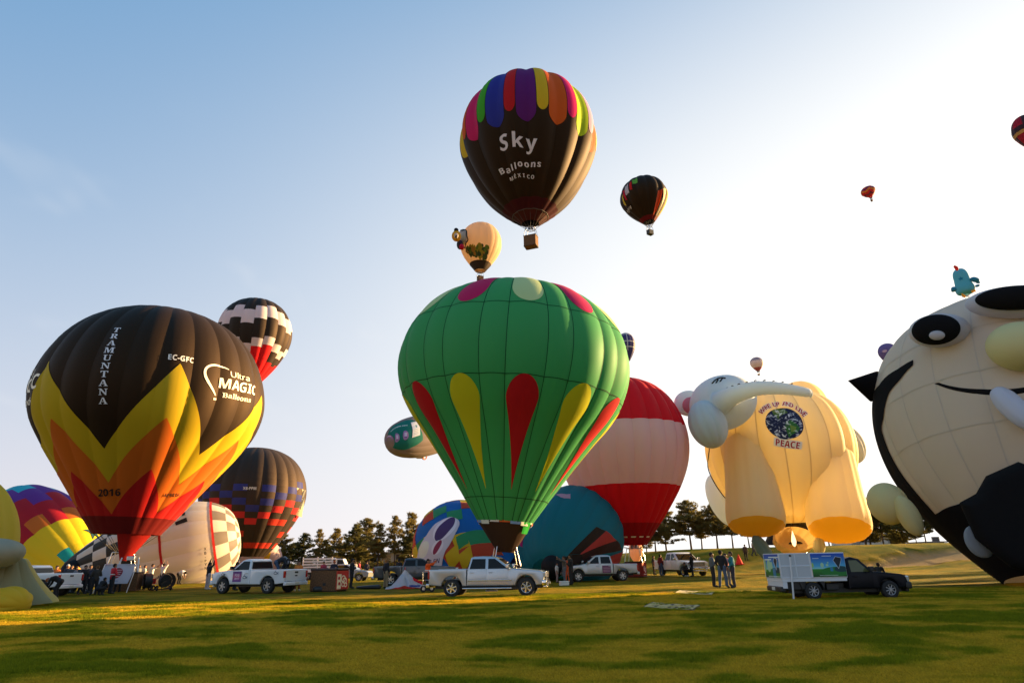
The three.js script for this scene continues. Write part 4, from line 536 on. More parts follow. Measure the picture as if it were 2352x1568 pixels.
{ // white with grey checks at both ends and red bands
  const E = lying({ name: 'white_check_balloon', label: 'half-filled white balloon with dark checks and red bands, lying behind the crowd at left', mouth: [150, 1318, 57], crown: [552, 1228, 63], R: 4.15, outline: [[0, 1], [0.4, 0.985], [0.7, 0.93], [0.9, 0.83], [1, 0.68], [0.97, 0.5], [0.84, 0.34], [0.62, 0.18], [0.36, 0.05], [0.24, 0]], edges: 18, bulge: 0.09, roll: 0.2 });
  const Wt = rgb(0.74, 0.64, 0.55), G1 = rgb(0.035, 0.035, 0.035), G2 = rgb(0.22, 0.18, 0.15), vs = [0, 0.05, 0.11, 0.18, 0.26, 0.62, 0.69, 0.76, 0.83, 0.92, 1];
  panels(E, () => vs, (i, j) => j === 9 ? G1 : j >= 5 ? ((i + j) % 2 ? G1 : Wt) : j < 4 && j > 0 ? ((i + j) % 2 && j > 0 ? G2 : Wt) : Wt, 0.42);
  for (const [x, y] of [[487, 1225], [366, 1250]]) { const v = E.pix(x, y, E.base)[1]; part(E.t, 'red_band', E.patch(0, 1, v - 0.006, v + 0.006, 108, 2, 0.05), fabric(rgb(0.5, 0.02, 0.02), 0.3)); }
  print(E, [[394, 1183], [428, 1170], [438, 1202], [402, 1214]], 200, 200, (x) => { x.fillStyle = '#2a211c'; x.fillRect(15, 20, 150, 44); x.fillRect(120, 0, 40, 84); x.fillRect(15, 120, 150, 44); }, 'lettering', 0.05);
  print(E, [[464, 1256], [476, 1255], [478, 1308], [466, 1309]], 64, 320, (x) => [...'XB-PYN'].forEach((c, i) => txt(x, c, 32, 27 + i * 53, 'bold 50px sans-serif', '#3a322c')), 'lettering', 0.05);
  blob(E, 'mouth_cloth', [168, 1318, 56.2], 26, 32, 30, 0.3, fabric(rgb(0.012, 0.011, 0.012), 0.1));
}
{ // blue patchwork
  const E = lying({ name: 'blue_patchwork_balloon', label: 'half-filled blue balloon with red and yellow diamonds, behind the silver pickup', mouth: [1188, 1310, 50], crown: [978, 1226, 56], R: 3.95, outline: EGG, edges: 16, bulge: 0.05 });
  gores(E, rgb(0.015, 0.14, 0.46), 0.42);
  const D = (u, v, du, dv, c, o = 0.03) => part(E.t, 'diamond', E.quad([[u, v - dv], [u + du, v], [u, v + dv], [u - du, v]], 8, o), fabric(c, 0.42));
  const c0 = E.pix(1085, 1250, E.base), Rd = rgb(0.6, 0.07, 0.03), Yy = rgb(0.75, 0.5, 0.02), Gn = rgb(0.04, 0.3, 0.12);
  const dr = rng(17); for (let j = 1; j < 13; j++) for (let k = 0; k < 14; k++) { const q = dr(); if (q > 0.6) continue; D((k + (j % 2) * 0.5) / 14, 0.06 + j * 0.068, 0.5 / 14, 0.068, q < 0.42 ? Rd : q < 0.53 ? Yy : Gn); }
  for (const [x, y] of [[1040, 1280], [1070, 1281]]) { const p = E.pix(x, y, E.base); D(p[0], p[1], 0.05, 0.05, Yy, 0.05); }
  { const p = E.pix(1062, 1240, E.base); D(p[0], p[1], 0.035, 0.045, Gn, 0.05); }
  print(E, [[985, 1196], [1066, 1190], [1040, 1306], [962, 1310]], 512, 640, (x, w, h) => {
    x.fillStyle = '#c9c4cf'; x.beginPath(); x.moveTo(150, 120); x.bezierCurveTo(220, -40, 520, -20, 500, 140); x.bezierCurveTo(500, 300, 470, 330, 430, 420); x.lineTo(380, 640); x.lineTo(0, 640); x.lineTo(20, 360); x.fill();
    const bal = (cx, cy, r, cs) => { cs.forEach((c, i) => { const t = 1 - 2 * i / cs.length; x.fillStyle = c; x.beginPath(); x.ellipse(cx, cy, r * Math.abs(t) || 1, r * 1.15, 0.35, 0, 7); x.fill(); }); x.fillStyle = '#c9c4cf'; };
    bal(335, 150, 130, ['#ded9e4', '#4a3768', '#e4dfe9', '#4a3768', '#e4dfe9', '#4a3768']); bal(320, 365, 70, ['#dcd6de', '#8a2f4c', '#e7e0e6', '#8a2f4c']); bal(120, 370, 85, ['#d8dccc', '#7f9a86', '#dde0d2', '#7f9a86', '#d8dccc']);
    txt(x, 'VOLAR EN', 215, 520, 'bold 70px sans-serif', '#56466f', 0.95, 1, -0.03, -0.15); txt(x, 'GLOBO', 205, 590, 'bold 74px sans-serif', '#4f88a8', 1.05, 1, -0.03, -0.15);
  }, 'emblem', 0.07);
}
{ // teal with dark and red tongues
  const E = lying({ name: 'teal_balloon', label: 'half-filled teal balloon with black and red tongues, between the green and the red balloon', mouth: [1262, 1322, 46.5], crown: [1348, 1182, 55], R: 4.1, outline: [[0, 1], [0.4, 0.98], [0.72, 0.9], [0.93, 0.76], [1, 0.58], [0.95, 0.38], [0.78, 0.18], [0.5, 0.03], [0.34, 0]], edges: 20, bulge: 0.06 });
  gores(E, rgb(0.012, 0.17, 0.22), 0.42);
  const K = rgb(0.02, 0.014, 0.014), RR = rgb(0.62, 0.05, 0.035), BR = rgb(0.07, 0.022, 0.014), q = (x, y) => [872.8 + 0.3125 * x, 1056.6 + 0.3125 * y], C = (l) => l.map(([x, y]) => q(x, y));
  quadOn(E, C([[1380, 700], [1590, 490], [1660, 520], [1470, 690]]), K, 'tongue', 0.03); quadOn(E, C([[1470, 688], [1660, 520], [1745, 600], [1480, 692]]), RR, 'tongue', 0.035); quadOn(E, C([[1480, 692], [1740, 590], [1780, 660], [1490, 730]]), BR, 'tongue', 0.04); quadOn(E, C([[1600, 730], [1790, 660], [1810, 765], [1680, 770]]), RR, 'tongue', 0.045); quadOn(E, C([[1340, 720], [1480, 690], [1600, 740], [1430, 860]]), K, 'tongue', 0.03); quadOn(E, C([[1290, 255], [1400, 250], [1400, 285], [1330, 275]]), rgb(0.65, 0.35, 0.45), 'panel', 0.03); quadOn(E, C([[1055, 510], [1075, 480], [1050, 640], [1030, 630]]), rgb(0.5, 0.02, 0.16), 'panel', 0.03);
  blob(E, 'mouth_cloth', [1268, 1303, 45.6], 25, 27, 24, 0.1, fabric(rgb(0.012, 0.01, 0.012), 0.1));
  blob(E, 'side_cloth', [1184, 1282, 51], 20, 48, 26, -0.3, fabric(rgb(0.045, 0.035, 0.13), 0.3));
}
{ // pale orange one, seen past the red basket
  const E = lying({ name: 'pale_orange_balloon', label: 'small pale orange balloon peeping out behind the right side of the red basket', mouth: [1462, 1290, 72], crown: [1460, 1244, 73], R: 0.8, outline: EGG, edges: 12 }); gores(E, rgb(0.8, 0.5, 0.3), 0.45, 0, 1, 'gore', 20);
}
{ // yellow and grey shape collapsing at the left edge
  const t0 = ground(-20, 26), E = { base: t0, t: thing('yellow_grey_balloon', 'sagging yellow and grey shaped balloon cut by the left edge of the picture', 'hot-air balloon', t0) };
  const YL = fabric(rgb(0.60, 0.42, 0.03), 0.4), GY = fabric(rgb(0.36, 0.35, 0.26), 0.35), YB = fabric(rgb(0.68, 0.42, 0.02), 0.4), PL = fabric(rgb(0.62, 0.45, 0.13), 0.4), GG = fabric(rgb(0.30, 0.28, 0.15), 0.35);
  blob(E, 'body', [-112, 1256, 27.8], 124, 170, 110, 0.14, YL, 12, 0.1); blob(E, 'arm', [-34, 1274, 25.8], 78, 36, 60, 0.08, GY, 12, 0.08);
  const g0 = ground(8, 26.3).sub(t0), dr = new Envelope([[0, 1], [0.3, 0.985], [0.42, 0.8], [0.6, 0.5], [0.86, 0.16], [1.0, 0.02], [1.02, 0]], 1.55, 1.95, 9, 0.2); dr.M.compose(g0, new THREE.Quaternion().setFromEuler(new THREE.Euler(0, 0.4, 0.1)), V3(1.12, 1, 0.8)); dr.base = t0; dr.t = E.t;
  for (let i = 0; i < 9; i++) part(E.t, 'drape', dr.patch(i / 9, (i + 1) / 9, 0, 1, 10, 30), i === 2 ? PL : GG);
  const ft = new Envelope(EGG, 1.05, 1.5, 8, 0.14); ft.M.compose(ground(-40, 25).sub(t0).setY(0.38), new THREE.Quaternion().setFromUnitVectors(V3(0, 1, 0), V3(1, -0.12, 0.1).normalize()), V3(0.55, 1.15, 0.8)); part(E.t, 'foot', ft.patch(0, 1, 0, 1, 80, 30), YB);
}
{ // the elephant
  const E = balloon({ name: 'elephant_balloon', label: 'huge yellow and pale blue elephant-shaped balloon with an Earth emblem on its chest', outline: [[0, 1], [0.4, 0.985], [0.7, 0.92], [0.9, 0.8], [1, 0.62], [0.99, 0.46], [0.9, 0.3], [0.7, 0.14], [0.45, 0.03], [0.3, 0]], edges: 20, bulge: 0.18, mouth: [1818, 1203], d: 57, width: 352, top: 892, tiltZ: 0.02, ground: true, basket: { size: 1.6, turn: 0.2 } });
  const Yl = rgb(0.90, 0.75, 0.40), Gr = rgb(0.62, 0.69, 0.73), YF = fabric(Yl, 0.5), GF = fabric(Gr, 0.42), DK = fabric(rgb(0.02, 0.02, 0.022), 0.1);
  gores(E, Yl, 0.5); tapes(E, rgb(0.78, 0.60, 0.27), 0.05);
  // legs that hang towards us
  for (const [m, c, R, lab] of [[[1739, 1213, 52], [1712, 1000, 57], 2.3, 'left leg, in shade'], [[1930, 1222, 51], [1902, 1030, 56], 2.4, 'right leg, its sole lit']]) {
    const a = at(...m), b = at(...c), Lg = new Envelope(LEG, R, a.distanceTo(b), 12, 0.07), q = new THREE.Quaternion().setFromUnitVectors(V3(0, 1, 0), b.clone().sub(a).normalize()); Lg.M.compose(a.sub(E.base), q, V3(1, 1, 1));
    const vs = Lg.vAt(0.03), leg = part(E.t, 'leg', Lg.patch(0, 1, 0, vs, 72, 40), YF, lab); for (let i = 0; i < 12; i++) part(leg, 'sole_panel', Lg.patch(i / 12, (i + 1) / 12, vs, 1, 5, 8), fabric(rgb(0.78, 0.42, 0.03), 0.5));
  }
  blob(E, 'back', [1842, 935, 62], 52, 60, 60, 0.1, YF, 10, 0.08);
  const H = blob(E, 'head', [1660, 925, 55.5], 74, 62, 80, 0.25, GF, 14, 0.03);
  blob(E, 'cheek', [1626, 974, 53], 40, 56, 46, 0.25, GF, 12, 0.10);
  const ear = blob(E, 'ear', [1583, 926, 58], 34, 30, 12, 0.2, GF, 10, 0.03); blob(E, 'inner_ear', [1588, 931, 56.8], 20, 20, 9, 0.2, fabric(rgb(0.72, 0.22, 0.26), 0.4), 8, 0.02);
  // trunk lifted across the chest
  { const pts = [[1655, 925, 53], [1690, 906, 51.2], [1740, 892, 50.2], [1795, 892, 49.8], [1842, 899, 49.6], [1862, 903, 49.8]].map((c) => at(...c).sub(E.base)), cv = new THREE.CatmullRomCurve3(pts), fr = cv.computeFrenetFrames(40, false), P = [], T = [];
    for (let j = 0; j <= 40; j++) { const s = j / 40, c = cv.getPointAt(s), r = (lerp(1.05, 0.34, Math.pow(s, 0.6)) * (1 + 0.03 * Math.cos(j * Math.PI))) * (s > 0.985 ? 0.5 : 1); for (let i = 0; i <= 24; i++) { const a = i / 24 * 6.2832, p = c.clone().addScaledVector(fr.normals[j], Math.cos(a) * r).addScaledVector(fr.binormals[j], Math.sin(a) * r); P.push(p.x, p.y, p.z); T.push(i / 24, s * 4); } }
    part(E.t, 'trunk', sheet(P, T, 24, 40), GF); part(E.t, 'trunk_tip', (() => { const g = new THREE.SphereGeometry(0.34, 16, 12); g.scale(0.35, 1, 1); const p = pts[5]; g.translate(p.x, p.y, p.z); return g; })(), GF);
    for (let k = 0; k < 9; k++) { const s = 0.12 + k * 0.085, c = cv.getPointAt(s), r = lerp(1.05, 0.34, Math.pow(s, 0.6)) + 0.02; part(E.t, 'trunk_mark', tube([-0.5, 0, 0.5].map((a) => c.clone().add(V3(0, Math.cos(a) * r, Math.sin(a + 0.5) * r))), 0.04, 6, 5), DK); } }
  const arc = (name, l, r = 0.07) => part(E.t, name, tube(l.map(([x, y]) => { const [u, v] = H.pix(x, y, E.base); return H.surf(u, v, 0.01); }), r, 20, 5), DK);
  arc('eyelid', [[1636, 881], [1644, 873], [1656, 868], [1667, 869]]); arc('eyelash', [[1645, 880], [1650, 872]]); arc('eyelash', [[1654, 877], [1659, 870]]); arc('eyelid', [[1658, 918], [1664, 924], [1670, 926]]);
  blob(E, 'far_ear', [1950, 1020, 60], 31, 46, 20, 0.35, fabric(rgb(0.46, 0.46, 0.42), 0.5), 8, 0.16); blob(E, 'hind_leg', [1662, 1148, 64], 30, 62, 40, 0.35, GF, 8, 0.08);
  part(E.t, 'rope', tube([[1630, 1030], [1616, 1080], [1624, 1120], [1650, 1150], [1675, 1168]].map(([x, y]) => { const [u, v] = E.pix(x, y, E.base); return E.surf(u, v, 0.06); }), 0.05, 30, 5), DK);
  // black collar and golden scoop at the mouth, with the burner lit inside
  const c0 = at(1816, 1196, 57).sub(E.base), collar = new THREE.CylinderGeometry(1.5, 2.55, 2.1, 30, 4, true); collar.translate(c0.x, c0.y - 1.0, c0.z); part(E.t, 'collar', collar, fabric(rgb(0.014, 0.013, 0.014), 0.06));
  const S = new Envelope([[1, 1], [0.97, 0.7], [0.8, 0.35], [0.5, 0.08], [0.0, 0]], 1.72, 1.9, 14, 0.12); S.M.compose(at(1820, 1247, 53.4).sub(E.base), new THREE.Quaternion().setFromEuler(new THREE.Euler(1.15, 0, 0)), V3(1, 1, 0.62)).multiply(new THREE.Matrix4().makeTranslation(0, -1.0, 0));
  for (let i = 0; i < 14; i++) part(E.t, 'scoop_panel', S.patch(i / 14, (i + 1) / 14, 0, 1, 4, 12), fabric(rgb(0.55, 0.37, 0.13), 0.2));
  const fp = at(1824, 1243, 52.9).sub(E.base), fg = new THREE.LatheGeometry([[0, -0.55], [0.14, -0.4], [0.2, -0.1], [0.13, 0.3], [0.04, 0.65], [0, 0.8]].map(([a, b]) => new THREE.Vector2(a, b)), 14); fg.translate(fp.x, fp.y + 0.1, fp.z);
  part(E.t, 'flame', fg, new THREE.MeshStandardMaterial({ color: 0x000000, emissive: rgb(1.0, 0.62, 0.28), emissiveIntensity: 0.75 }));
  const fl = new THREE.PointLight(rgb(1, 0.6, 0.25), 1.5, 0, 2); fl.position.copy(fp).add(V3(0, 0.2, 0.45)); fl.castShadow = true; E.t.add(fl); fl.name = 'flame_light';
  blob(E, 'hanging_cloth', [1752, 1260, 52], 14, 34, 14, 0.5, fabric(rgb(0.17, 0.26, 0.27), 0.35), 7, 0.14); blob(E, 'hanging_cloth', [1882, 1254, 52], 12, 20, 12, -0.2, fabric(rgb(0.55, 0.5, 0.25), 0.45), 7, 0.14);
  // Earth with words round it
  print(E, [[1742, 921], [1857, 927], [1859, 1036], [1744, 1028]], 768, 720, (x, W, Hh) => {
    const r = rng(21); x.lineJoin = 'round';
    const word = (s, cy, rad, a0, a1, size) => [...s].forEach((c, i) => { const a = lerp(a0, a1, i / (s.length - 1)); x.save(); x.translate(384 + Math.sin(a) * rad, cy - Math.cos(a) * rad * 0.82); x.rotate(a * 0.75); x.font = `bold ${size}px sans-serif`; x.textAlign = 'center'; x.lineWidth = 16; x.strokeStyle = '#f3e9d8'; x.strokeText(c, 0, 0); x.fillStyle = '#b3121b'; x.fillText(c, 0, 0); x.restore(); });
    word('WAKE UP AND LIVE', 360, 330, -1.02, 1.02, 104);
    x.save(); x.translate(395, 360); x.rotate(0.12); x.scale(1, 0.86); x.beginPath(); x.arc(0, 0, 268, 0, 7); x.clip(); x.fillStyle = '#1b2346'; x.fillRect(-300, -300, 600, 600);
    const land = (pts, c) => { x.fillStyle = c; x.beginPath(); pts.forEach(([a, b]) => x.lineTo(a, b)); x.fill(); };
    land([[-200, -190], [-120, -250], [-20, -240], [30, -190], [-40, -140], [-90, -80], [-60, -40], [-110, -70], [-170, -120]], '#4f6b2f'); land([[-190, -170], [-120, -220], [-70, -200], [-110, -150]], '#8b8a4d'); land([[20, -30], [80, -60], [150, -20], [210, 40], [190, 110], [120, 170], [80, 230], [50, 160], [10, 60]], '#2f6a35'); land([[70, 20], [160, 40], [150, 110], [100, 140]], '#6d8a3a'); land([[20, -30], [60, -50], [50, 60], [20, 60]], '#3d5a4a');
    for (let k = 0; k < 260; k++) { const a = r() * 6.28, q = Math.sqrt(r()) * 265, cx = Math.cos(a) * q, cy = Math.sin(a) * q; if (noise2(cx * 0.012 + 3, cy * 0.016) < 0.12) continue; x.fillStyle = `rgba(228,232,240,${0.35 + r() * 0.5})`; x.beginPath(); x.ellipse(cx, cy, 8 + r() * 34, 3 + r() * 9, noise2(cx * 0.01, cy * 0.01) * 2, 0, 7); x.fill(); } x.restore();
    x.fillStyle = '#f3e9d8'; x.save(); x.translate(430, 655); x.rotate(0.10); x.fillRect(-195, -62, 400, 118); x.restore(); txt(x, 'PEACE', 430, 655, 'bold 124px sans-serif', '#b3121b', 0.95, 1, 0.10);
  }, 'emblem', 0.06);
}
{ // white creature with a black back
  const E = lying({ name: 'creature_balloon', label: 'giant white and black smiling creature balloon with round eyes, cut by the right edge', mouth: [2450, 1345, 29.2], crown: [2296, 725, 36.6], R: 6.95, outline: [[0, 1], [0.36, 0.98], [0.66, 0.915], [0.88, 0.81], [0.99, 0.66], [1, 0.52], [0.92, 0.36], [0.72, 0.2], [0.46, 0.06], [0.33, 0]], edges: 22, bulge: 0.035 });
  const Wc = rgb(0.53, 0.48, 0.40), BK = fabric(rgb(0.012, 0.011, 0.012), 0.12, 0), WF = fabric(rgb(0.62, 0.57, 0.58), 0.35), PF = fabric(rgb(0.66, 0.56, 0.27), 0.4);
  E.edges = Array.from({ length: 23 }, (_, i) => i / 22);
  for (let i = 0; i < 22; i++) part(E.t, 'gore', E.patch(i / 22, (i + 1) / 22, 0, 1, 6, 50), fabric(Wc, 0.4));
  tapes(E, rgb(0.49, 0.44, 0.37), 0.03);
  for (const v of [0.28, 0.42, 0.54, 0.66]) part(E.t, 'seam_tape', E.patch(0, 1, v - 0.0012, v + 0.0012, 154, 1, 0.02), fabric(rgb(0.50, 0.45, 0.37), 0.4));
  const b1 = E.pix(2022, 985, E.base), b2 = E.pix(2098, 836, E.base), b3 = E.pix(2060, 1115, E.base), b4 = E.pix(2160, 1175, E.base);
  globalThis.DBG?.('creature', b1, b2, b3, b4); globalThis.SIL?.(E);
  const rim = [[2100, 838], [2046, 900], [2027, 985], [2037, 1065], [2064, 1120], [2098, 1160]].map(([x, y]) => E.pix(x, y, E.base)).map(([u, v]) => [Math.max(u, -0.288), v]).sort((a, b) => a[1] - b[1]), edge = (v) => { if (v <= rim[0][1]) return rim[0][0]; for (let i = 0; i < rim.length - 1; i++) if (v <= rim[i + 1][1]) return lerp(rim[i][0], rim[i + 1][0], (v - rim[i][1]) / (rim[i + 1][1] - rim[i][1] || 1)); return rim[rim.length - 1][0]; };
  globalThis.DBG?.('rim', rim);
  part(E.t, 'black_flank', E.patch(() => -0.56, edge, rim[0][1] - 0.015, 1, 40, 70, 0.04), BK);
  part(E.t, 'black_underside', E.patch(-0.4, 0.6, b4[1], 1, 120, 20, 0.06), BK);
  const on = (x, y, off = 0) => { const [u, v] = E.pix(x, y, E.base), p = E.surf(u, v), a = E.surf(u + 0.004, v), b = E.surf(u, v + 0.004), n = b.clone().sub(p).cross(a.clone().sub(p)).normalize(); const cam = camera.position.clone().sub(E.base).sub(p); if (n.dot(cam) < 0) n.negate(); return { p: p.clone().addScaledVector(n, off), n }; };
  const lens = (name, x, y, rx, ry, rot, near, thick, mat, ref) => { const d0 = project(on(...ref).p.clone().add(E.base))[2] - near, k = d0 / VF, c = at(x, y, d0), f = camera.position.clone().sub(c).normalize(), g = new THREE.SphereGeometry(1, 44, 30); g.scale(rx * k * 1.02, ry * k, thick); g.rotateZ(rot); g.applyMatrix4(new THREE.Matrix4().lookAt(f, V3(0, 0, 0), UPV)); c.sub(E.base); g.translate(c.x, c.y, c.z); part(E.t, name, g, mat); };
  lens('eye', 2157, 759, 58, 39, 0.10, 0.1, 1.0, WF, [2165, 790]); lens('pupil', 2150, 757, 46, 35, 0.12, 0.75, 0.55, BK, [2165, 790]); lens('eye_glint', 2153, 770, 15, 11, 0, 1.25, 0.16, WF, [2165, 790]);
  lens('eye', 2338, 693, 96, 38, 0.03, 0.1, 1.0, WF, [2335, 730]); lens('pupil', 2334, 684, 74, 28, 0.03, 0.8, 0.5, BK, [2335, 730]); lens('eye_glint', 2356, 684, 26, 12, 0, 1.25, 0.16, WF, [2335, 730]);
  lens('nose', 2348, 795, 66, 57, 0, 0.5, 1.3, fabric(rgb(0.74, 0.64, 0.30), 0.4), [2345, 800]);
  part(E.t, 'smile', (() => { const pts = [[2153, 880], [2180, 889], [2215, 896], [2260, 900], [2305, 901], [2352, 896], [2400, 884], [2440, 868]].map(([x, y]) => on(x, y, 0.02).p), cv = new THREE.CatmullRomCurve3(pts), P = [], T = []; for (let j = 0; j <= 60; j++) { const s = j / 60, p = cv.getPoint(s), r = 0.13 * Math.sin(Math.PI * clamp(s * 0.9 + 0.01, 0, 1)) + 0.01; for (let i = 0; i <= 8; i++) { const a = i / 8 * 6.2832; P.push(p.x + Math.cos(a) * 0.05, p.y + Math.sin(a) * r, p.z + Math.cos(a) * 0.1); T.push(i / 8, s); } } return sheet(P, T, 8, 60); })(), BK);
  { const a = on(2298, 906, 0.2).p, b = on(2372, 985, 0.75).p, L = new Envelope([[0, 1], [0.6, 0.93], [0.95, 0.72], [1, 0.5], [0.8, 0.2], [0.3, 0.02], [0, 0]], 0.5, a.distanceTo(b) * 1.15, 8, 0.04), q = new THREE.Quaternion().setFromUnitVectors(V3(0, 1, 0), a.clone().sub(b).normalize()); L.M.compose(b, q, V3(1, 1, 1)); part(E.t, 'tusk', L.patch(0, 1, 0, 1, 40, 24), fabric(rgb(0.62, 0.62, 0.72), 0.4)); }
  // pale hand, pointed ear, black foot, vent
  blob(E, 'hand', [2040, 1156, 32], 40, 47, 45, 0.25, PF, 10, 0.03); blob(E, 'thumb', [2088, 1184, 30.8], 22, 47, 24, 0.32, PF, 8, 0.04);
  { const g = new THREE.ConeGeometry(0.92, 2.1, 24, 8); const a = at(2012, 888, 36.8).sub(E.base), b = at(1944, 873, 36).sub(E.base); g.scale(1, 1, 0.45); g.applyQuaternion(new THREE.Quaternion().setFromUnitVectors(V3(0, 1, 0), b.clone().sub(a).normalize())); const c = a.lerp(b, 0.5); g.translate(c.x, c.y, c.z); part(E.t, 'ear', g, BK); }
  { const k = 27 / VF, o = at(2330, 1170, 27), pts = [[2206, 1171], [2240, 1143], [2260, 1096], [2324, 1052], [2420, 1088], [2490, 1200], [2450, 1325], [2310, 1310], [2240, 1255]].map(([x, y]) => [(x - 2330) * k * 0.93 + 0.25, -(y - 1170) * k * 0.93]), s = new THREE.Shape(); pts.forEach(([x, y], i) => i ? s.lineTo(x, y) : s.moveTo(x, y)); s.closePath();
    const g = new THREE.ExtrudeGeometry(s, { depth: 1.6, bevelEnabled: true, bevelThickness: 0.7, bevelSize: 0.55, bevelOffset: -0.55, bevelSegments: 6 }), f = camera.position.clone().sub(o).normalize(); g.applyMatrix4(new THREE.Matrix4().lookAt(f, V3(0, 0, 0), UPV)); g.translate(...o.clone().addScaledVector(f, -1.6).sub(E.base).toArray()); part(E.t, 'foot', toCreasedNormals(g, 0.5), BK); }
  blob(E, 'vent_cloth', [2250, 1243, 27.7], 30, 37, 10, 0.45, new THREE.MeshPhysicalMaterial({ color: rgb(0.4, 0.42, 0.46), roughness: 0.8, transmission: 0.5, thickness: 0, side: THREE.DoubleSide }), 10, 0.10);
  basketParts(E.t, at(2445, 1345, 29.2).sub(E.base).setY(0), 1.5, 1.1, 0.3);
}
// ---------------------------------------------------------------- vehicles: +x is forward, y up, z to the right hand of the driver
const RUBBER = std(rgb(0.018, 0.018, 0.018), 0.85), CHROME = std(rgb(0.75, 0.75, 0.76), 0.12, 1), GLASS = new THREE.MeshPhysicalMaterial({ color: rgb(0.010, 0.012, 0.014), roughness: 0.03, specularIntensity: 0.45 }), DARKP = std(rgb(0.02, 0.02, 0.02), 0.5), LAMPR = new THREE.MeshPhysicalMaterial({ color: rgb(0.45, 0.008, 0.01), roughness: 0.15, clearcoat: 1 }), LAMPW = new THREE.MeshPhysicalMaterial({ color: rgb(0.7, 0.7, 0.7), roughness: 0.08, metalness: 0.5, clearcoat: 1 }), AMBER = std(rgb(0.6, 0.2, 0.01), 0.3);
const paint = (c, metal = 0, rough = 0.35) => new THREE.MeshPhysicalMaterial({ color: c, roughness: rough, metalness: metal, clearcoat: 1, clearcoatRoughness: 0.06 });
const shapeOf = (pts) => { const s = new THREE.Shape(); pts.forEach(([x, y], i) => i ? s.lineTo(x, y) : s.moveTo(x, y)); s.closePath(); return s; };
const arch = (cx, cy, r, a0 = Math.PI, a1 = 0, n = 14) => Array.from({ length: n + 1 }, (_, i) => { const a = lerp(a0, a1, i / n); return [cx + Math.cos(a) * r, cy + Math.sin(a) * r]; });
function slab(pts, z0, z1, bev = 0.03) { const g = new THREE.ExtrudeGeometry(shapeOf(pts), { depth: z1 - z0 - 2 * bev, bevelEnabled: bev > 0, bevelThickness: bev, bevelSize: bev, bevelOffset: -bev, bevelSegments: 3, curveSegments: 10 }); g.translate(0, 0, z0 + bev); return g; }
function bend(g, fn) { const p = g.attributes.position; for (let i = 0; i < p.count; i++) { const r = fn(p.getX(i), p.getY(i), p.getZ(i)); p.setXYZ(i, ...r); } p.needsUpdate = true; return g.attributes.uv && g.index ? (g.computeVertexNormals(), g) : toCreasedNormals(g, 0.55); }
function mirrorZ(g) { const k = g.index ? g.toNonIndexed() : g, p = k.attributes.position; for (let i = 0; i < p.count; i += 3) { const a = [0, 1, 2].map((j) => [p.getX(i + j), p.getY(i + j), -p.getZ(i + j)]); [a[0], a[2], a[1]].forEach((v, j) => p.setXYZ(i + j, ...v)); } k.computeVertexNormals(); return k; }
function wheel(t, x, z, r, w, spokes, chromeMat, out) {
  const prof = [[r * 0.62, -w / 2], [r * 0.93, -w / 2], [r, -w * 0.36], [r, w * 0.36], [r * 0.93, w / 2], [r * 0.62, w / 2]].map(([a, b]) => new THREE.Vector2(a, b)), ty = new THREE.LatheGeometry(prof, 32); ty.rotateX(Math.PI / 2); ty.translate(x, r, z);
  const tyre = part(t, 'tyre', ty, RUBBER), s = Math.sign(out), g = [], dish = new THREE.CylinderGeometry(r * 0.63, r * 0.63, w * 0.5, 28); dish.rotateX(Math.PI / 2); dish.translate(x, r, z - s * w * 0.1);
  part(tyre, 'wheel_well', dish, DARKP);
  const ring = new THREE.TorusGeometry(r * 0.61, r * 0.05, 6, 30); ring.translate(x, r, z + s * w * 0.36); g.push(ring);
  for (let i = 0; i < spokes; i++) { const a = i / spokes * 6.2832 + 0.3, b = new RoundedBoxGeometry(r * 0.50, r * (spokes > 7 ? 0.11 : 0.19), w * 0.12, 2, 0.012); b.translate(r * 0.34, 0, 0); b.rotateZ(a); b.translate(x, r, z + s * w * 0.33); g.push(b); }
  const hub = new THREE.CylinderGeometry(r * 0.17, r * 0.2, w * 0.16, 16); hub.rotateX(Math.PI / 2); hub.translate(x, r, z + s * w * 0.38); g.push(hub); part(tyre, 'rim', merged(g), chromeMat);
}
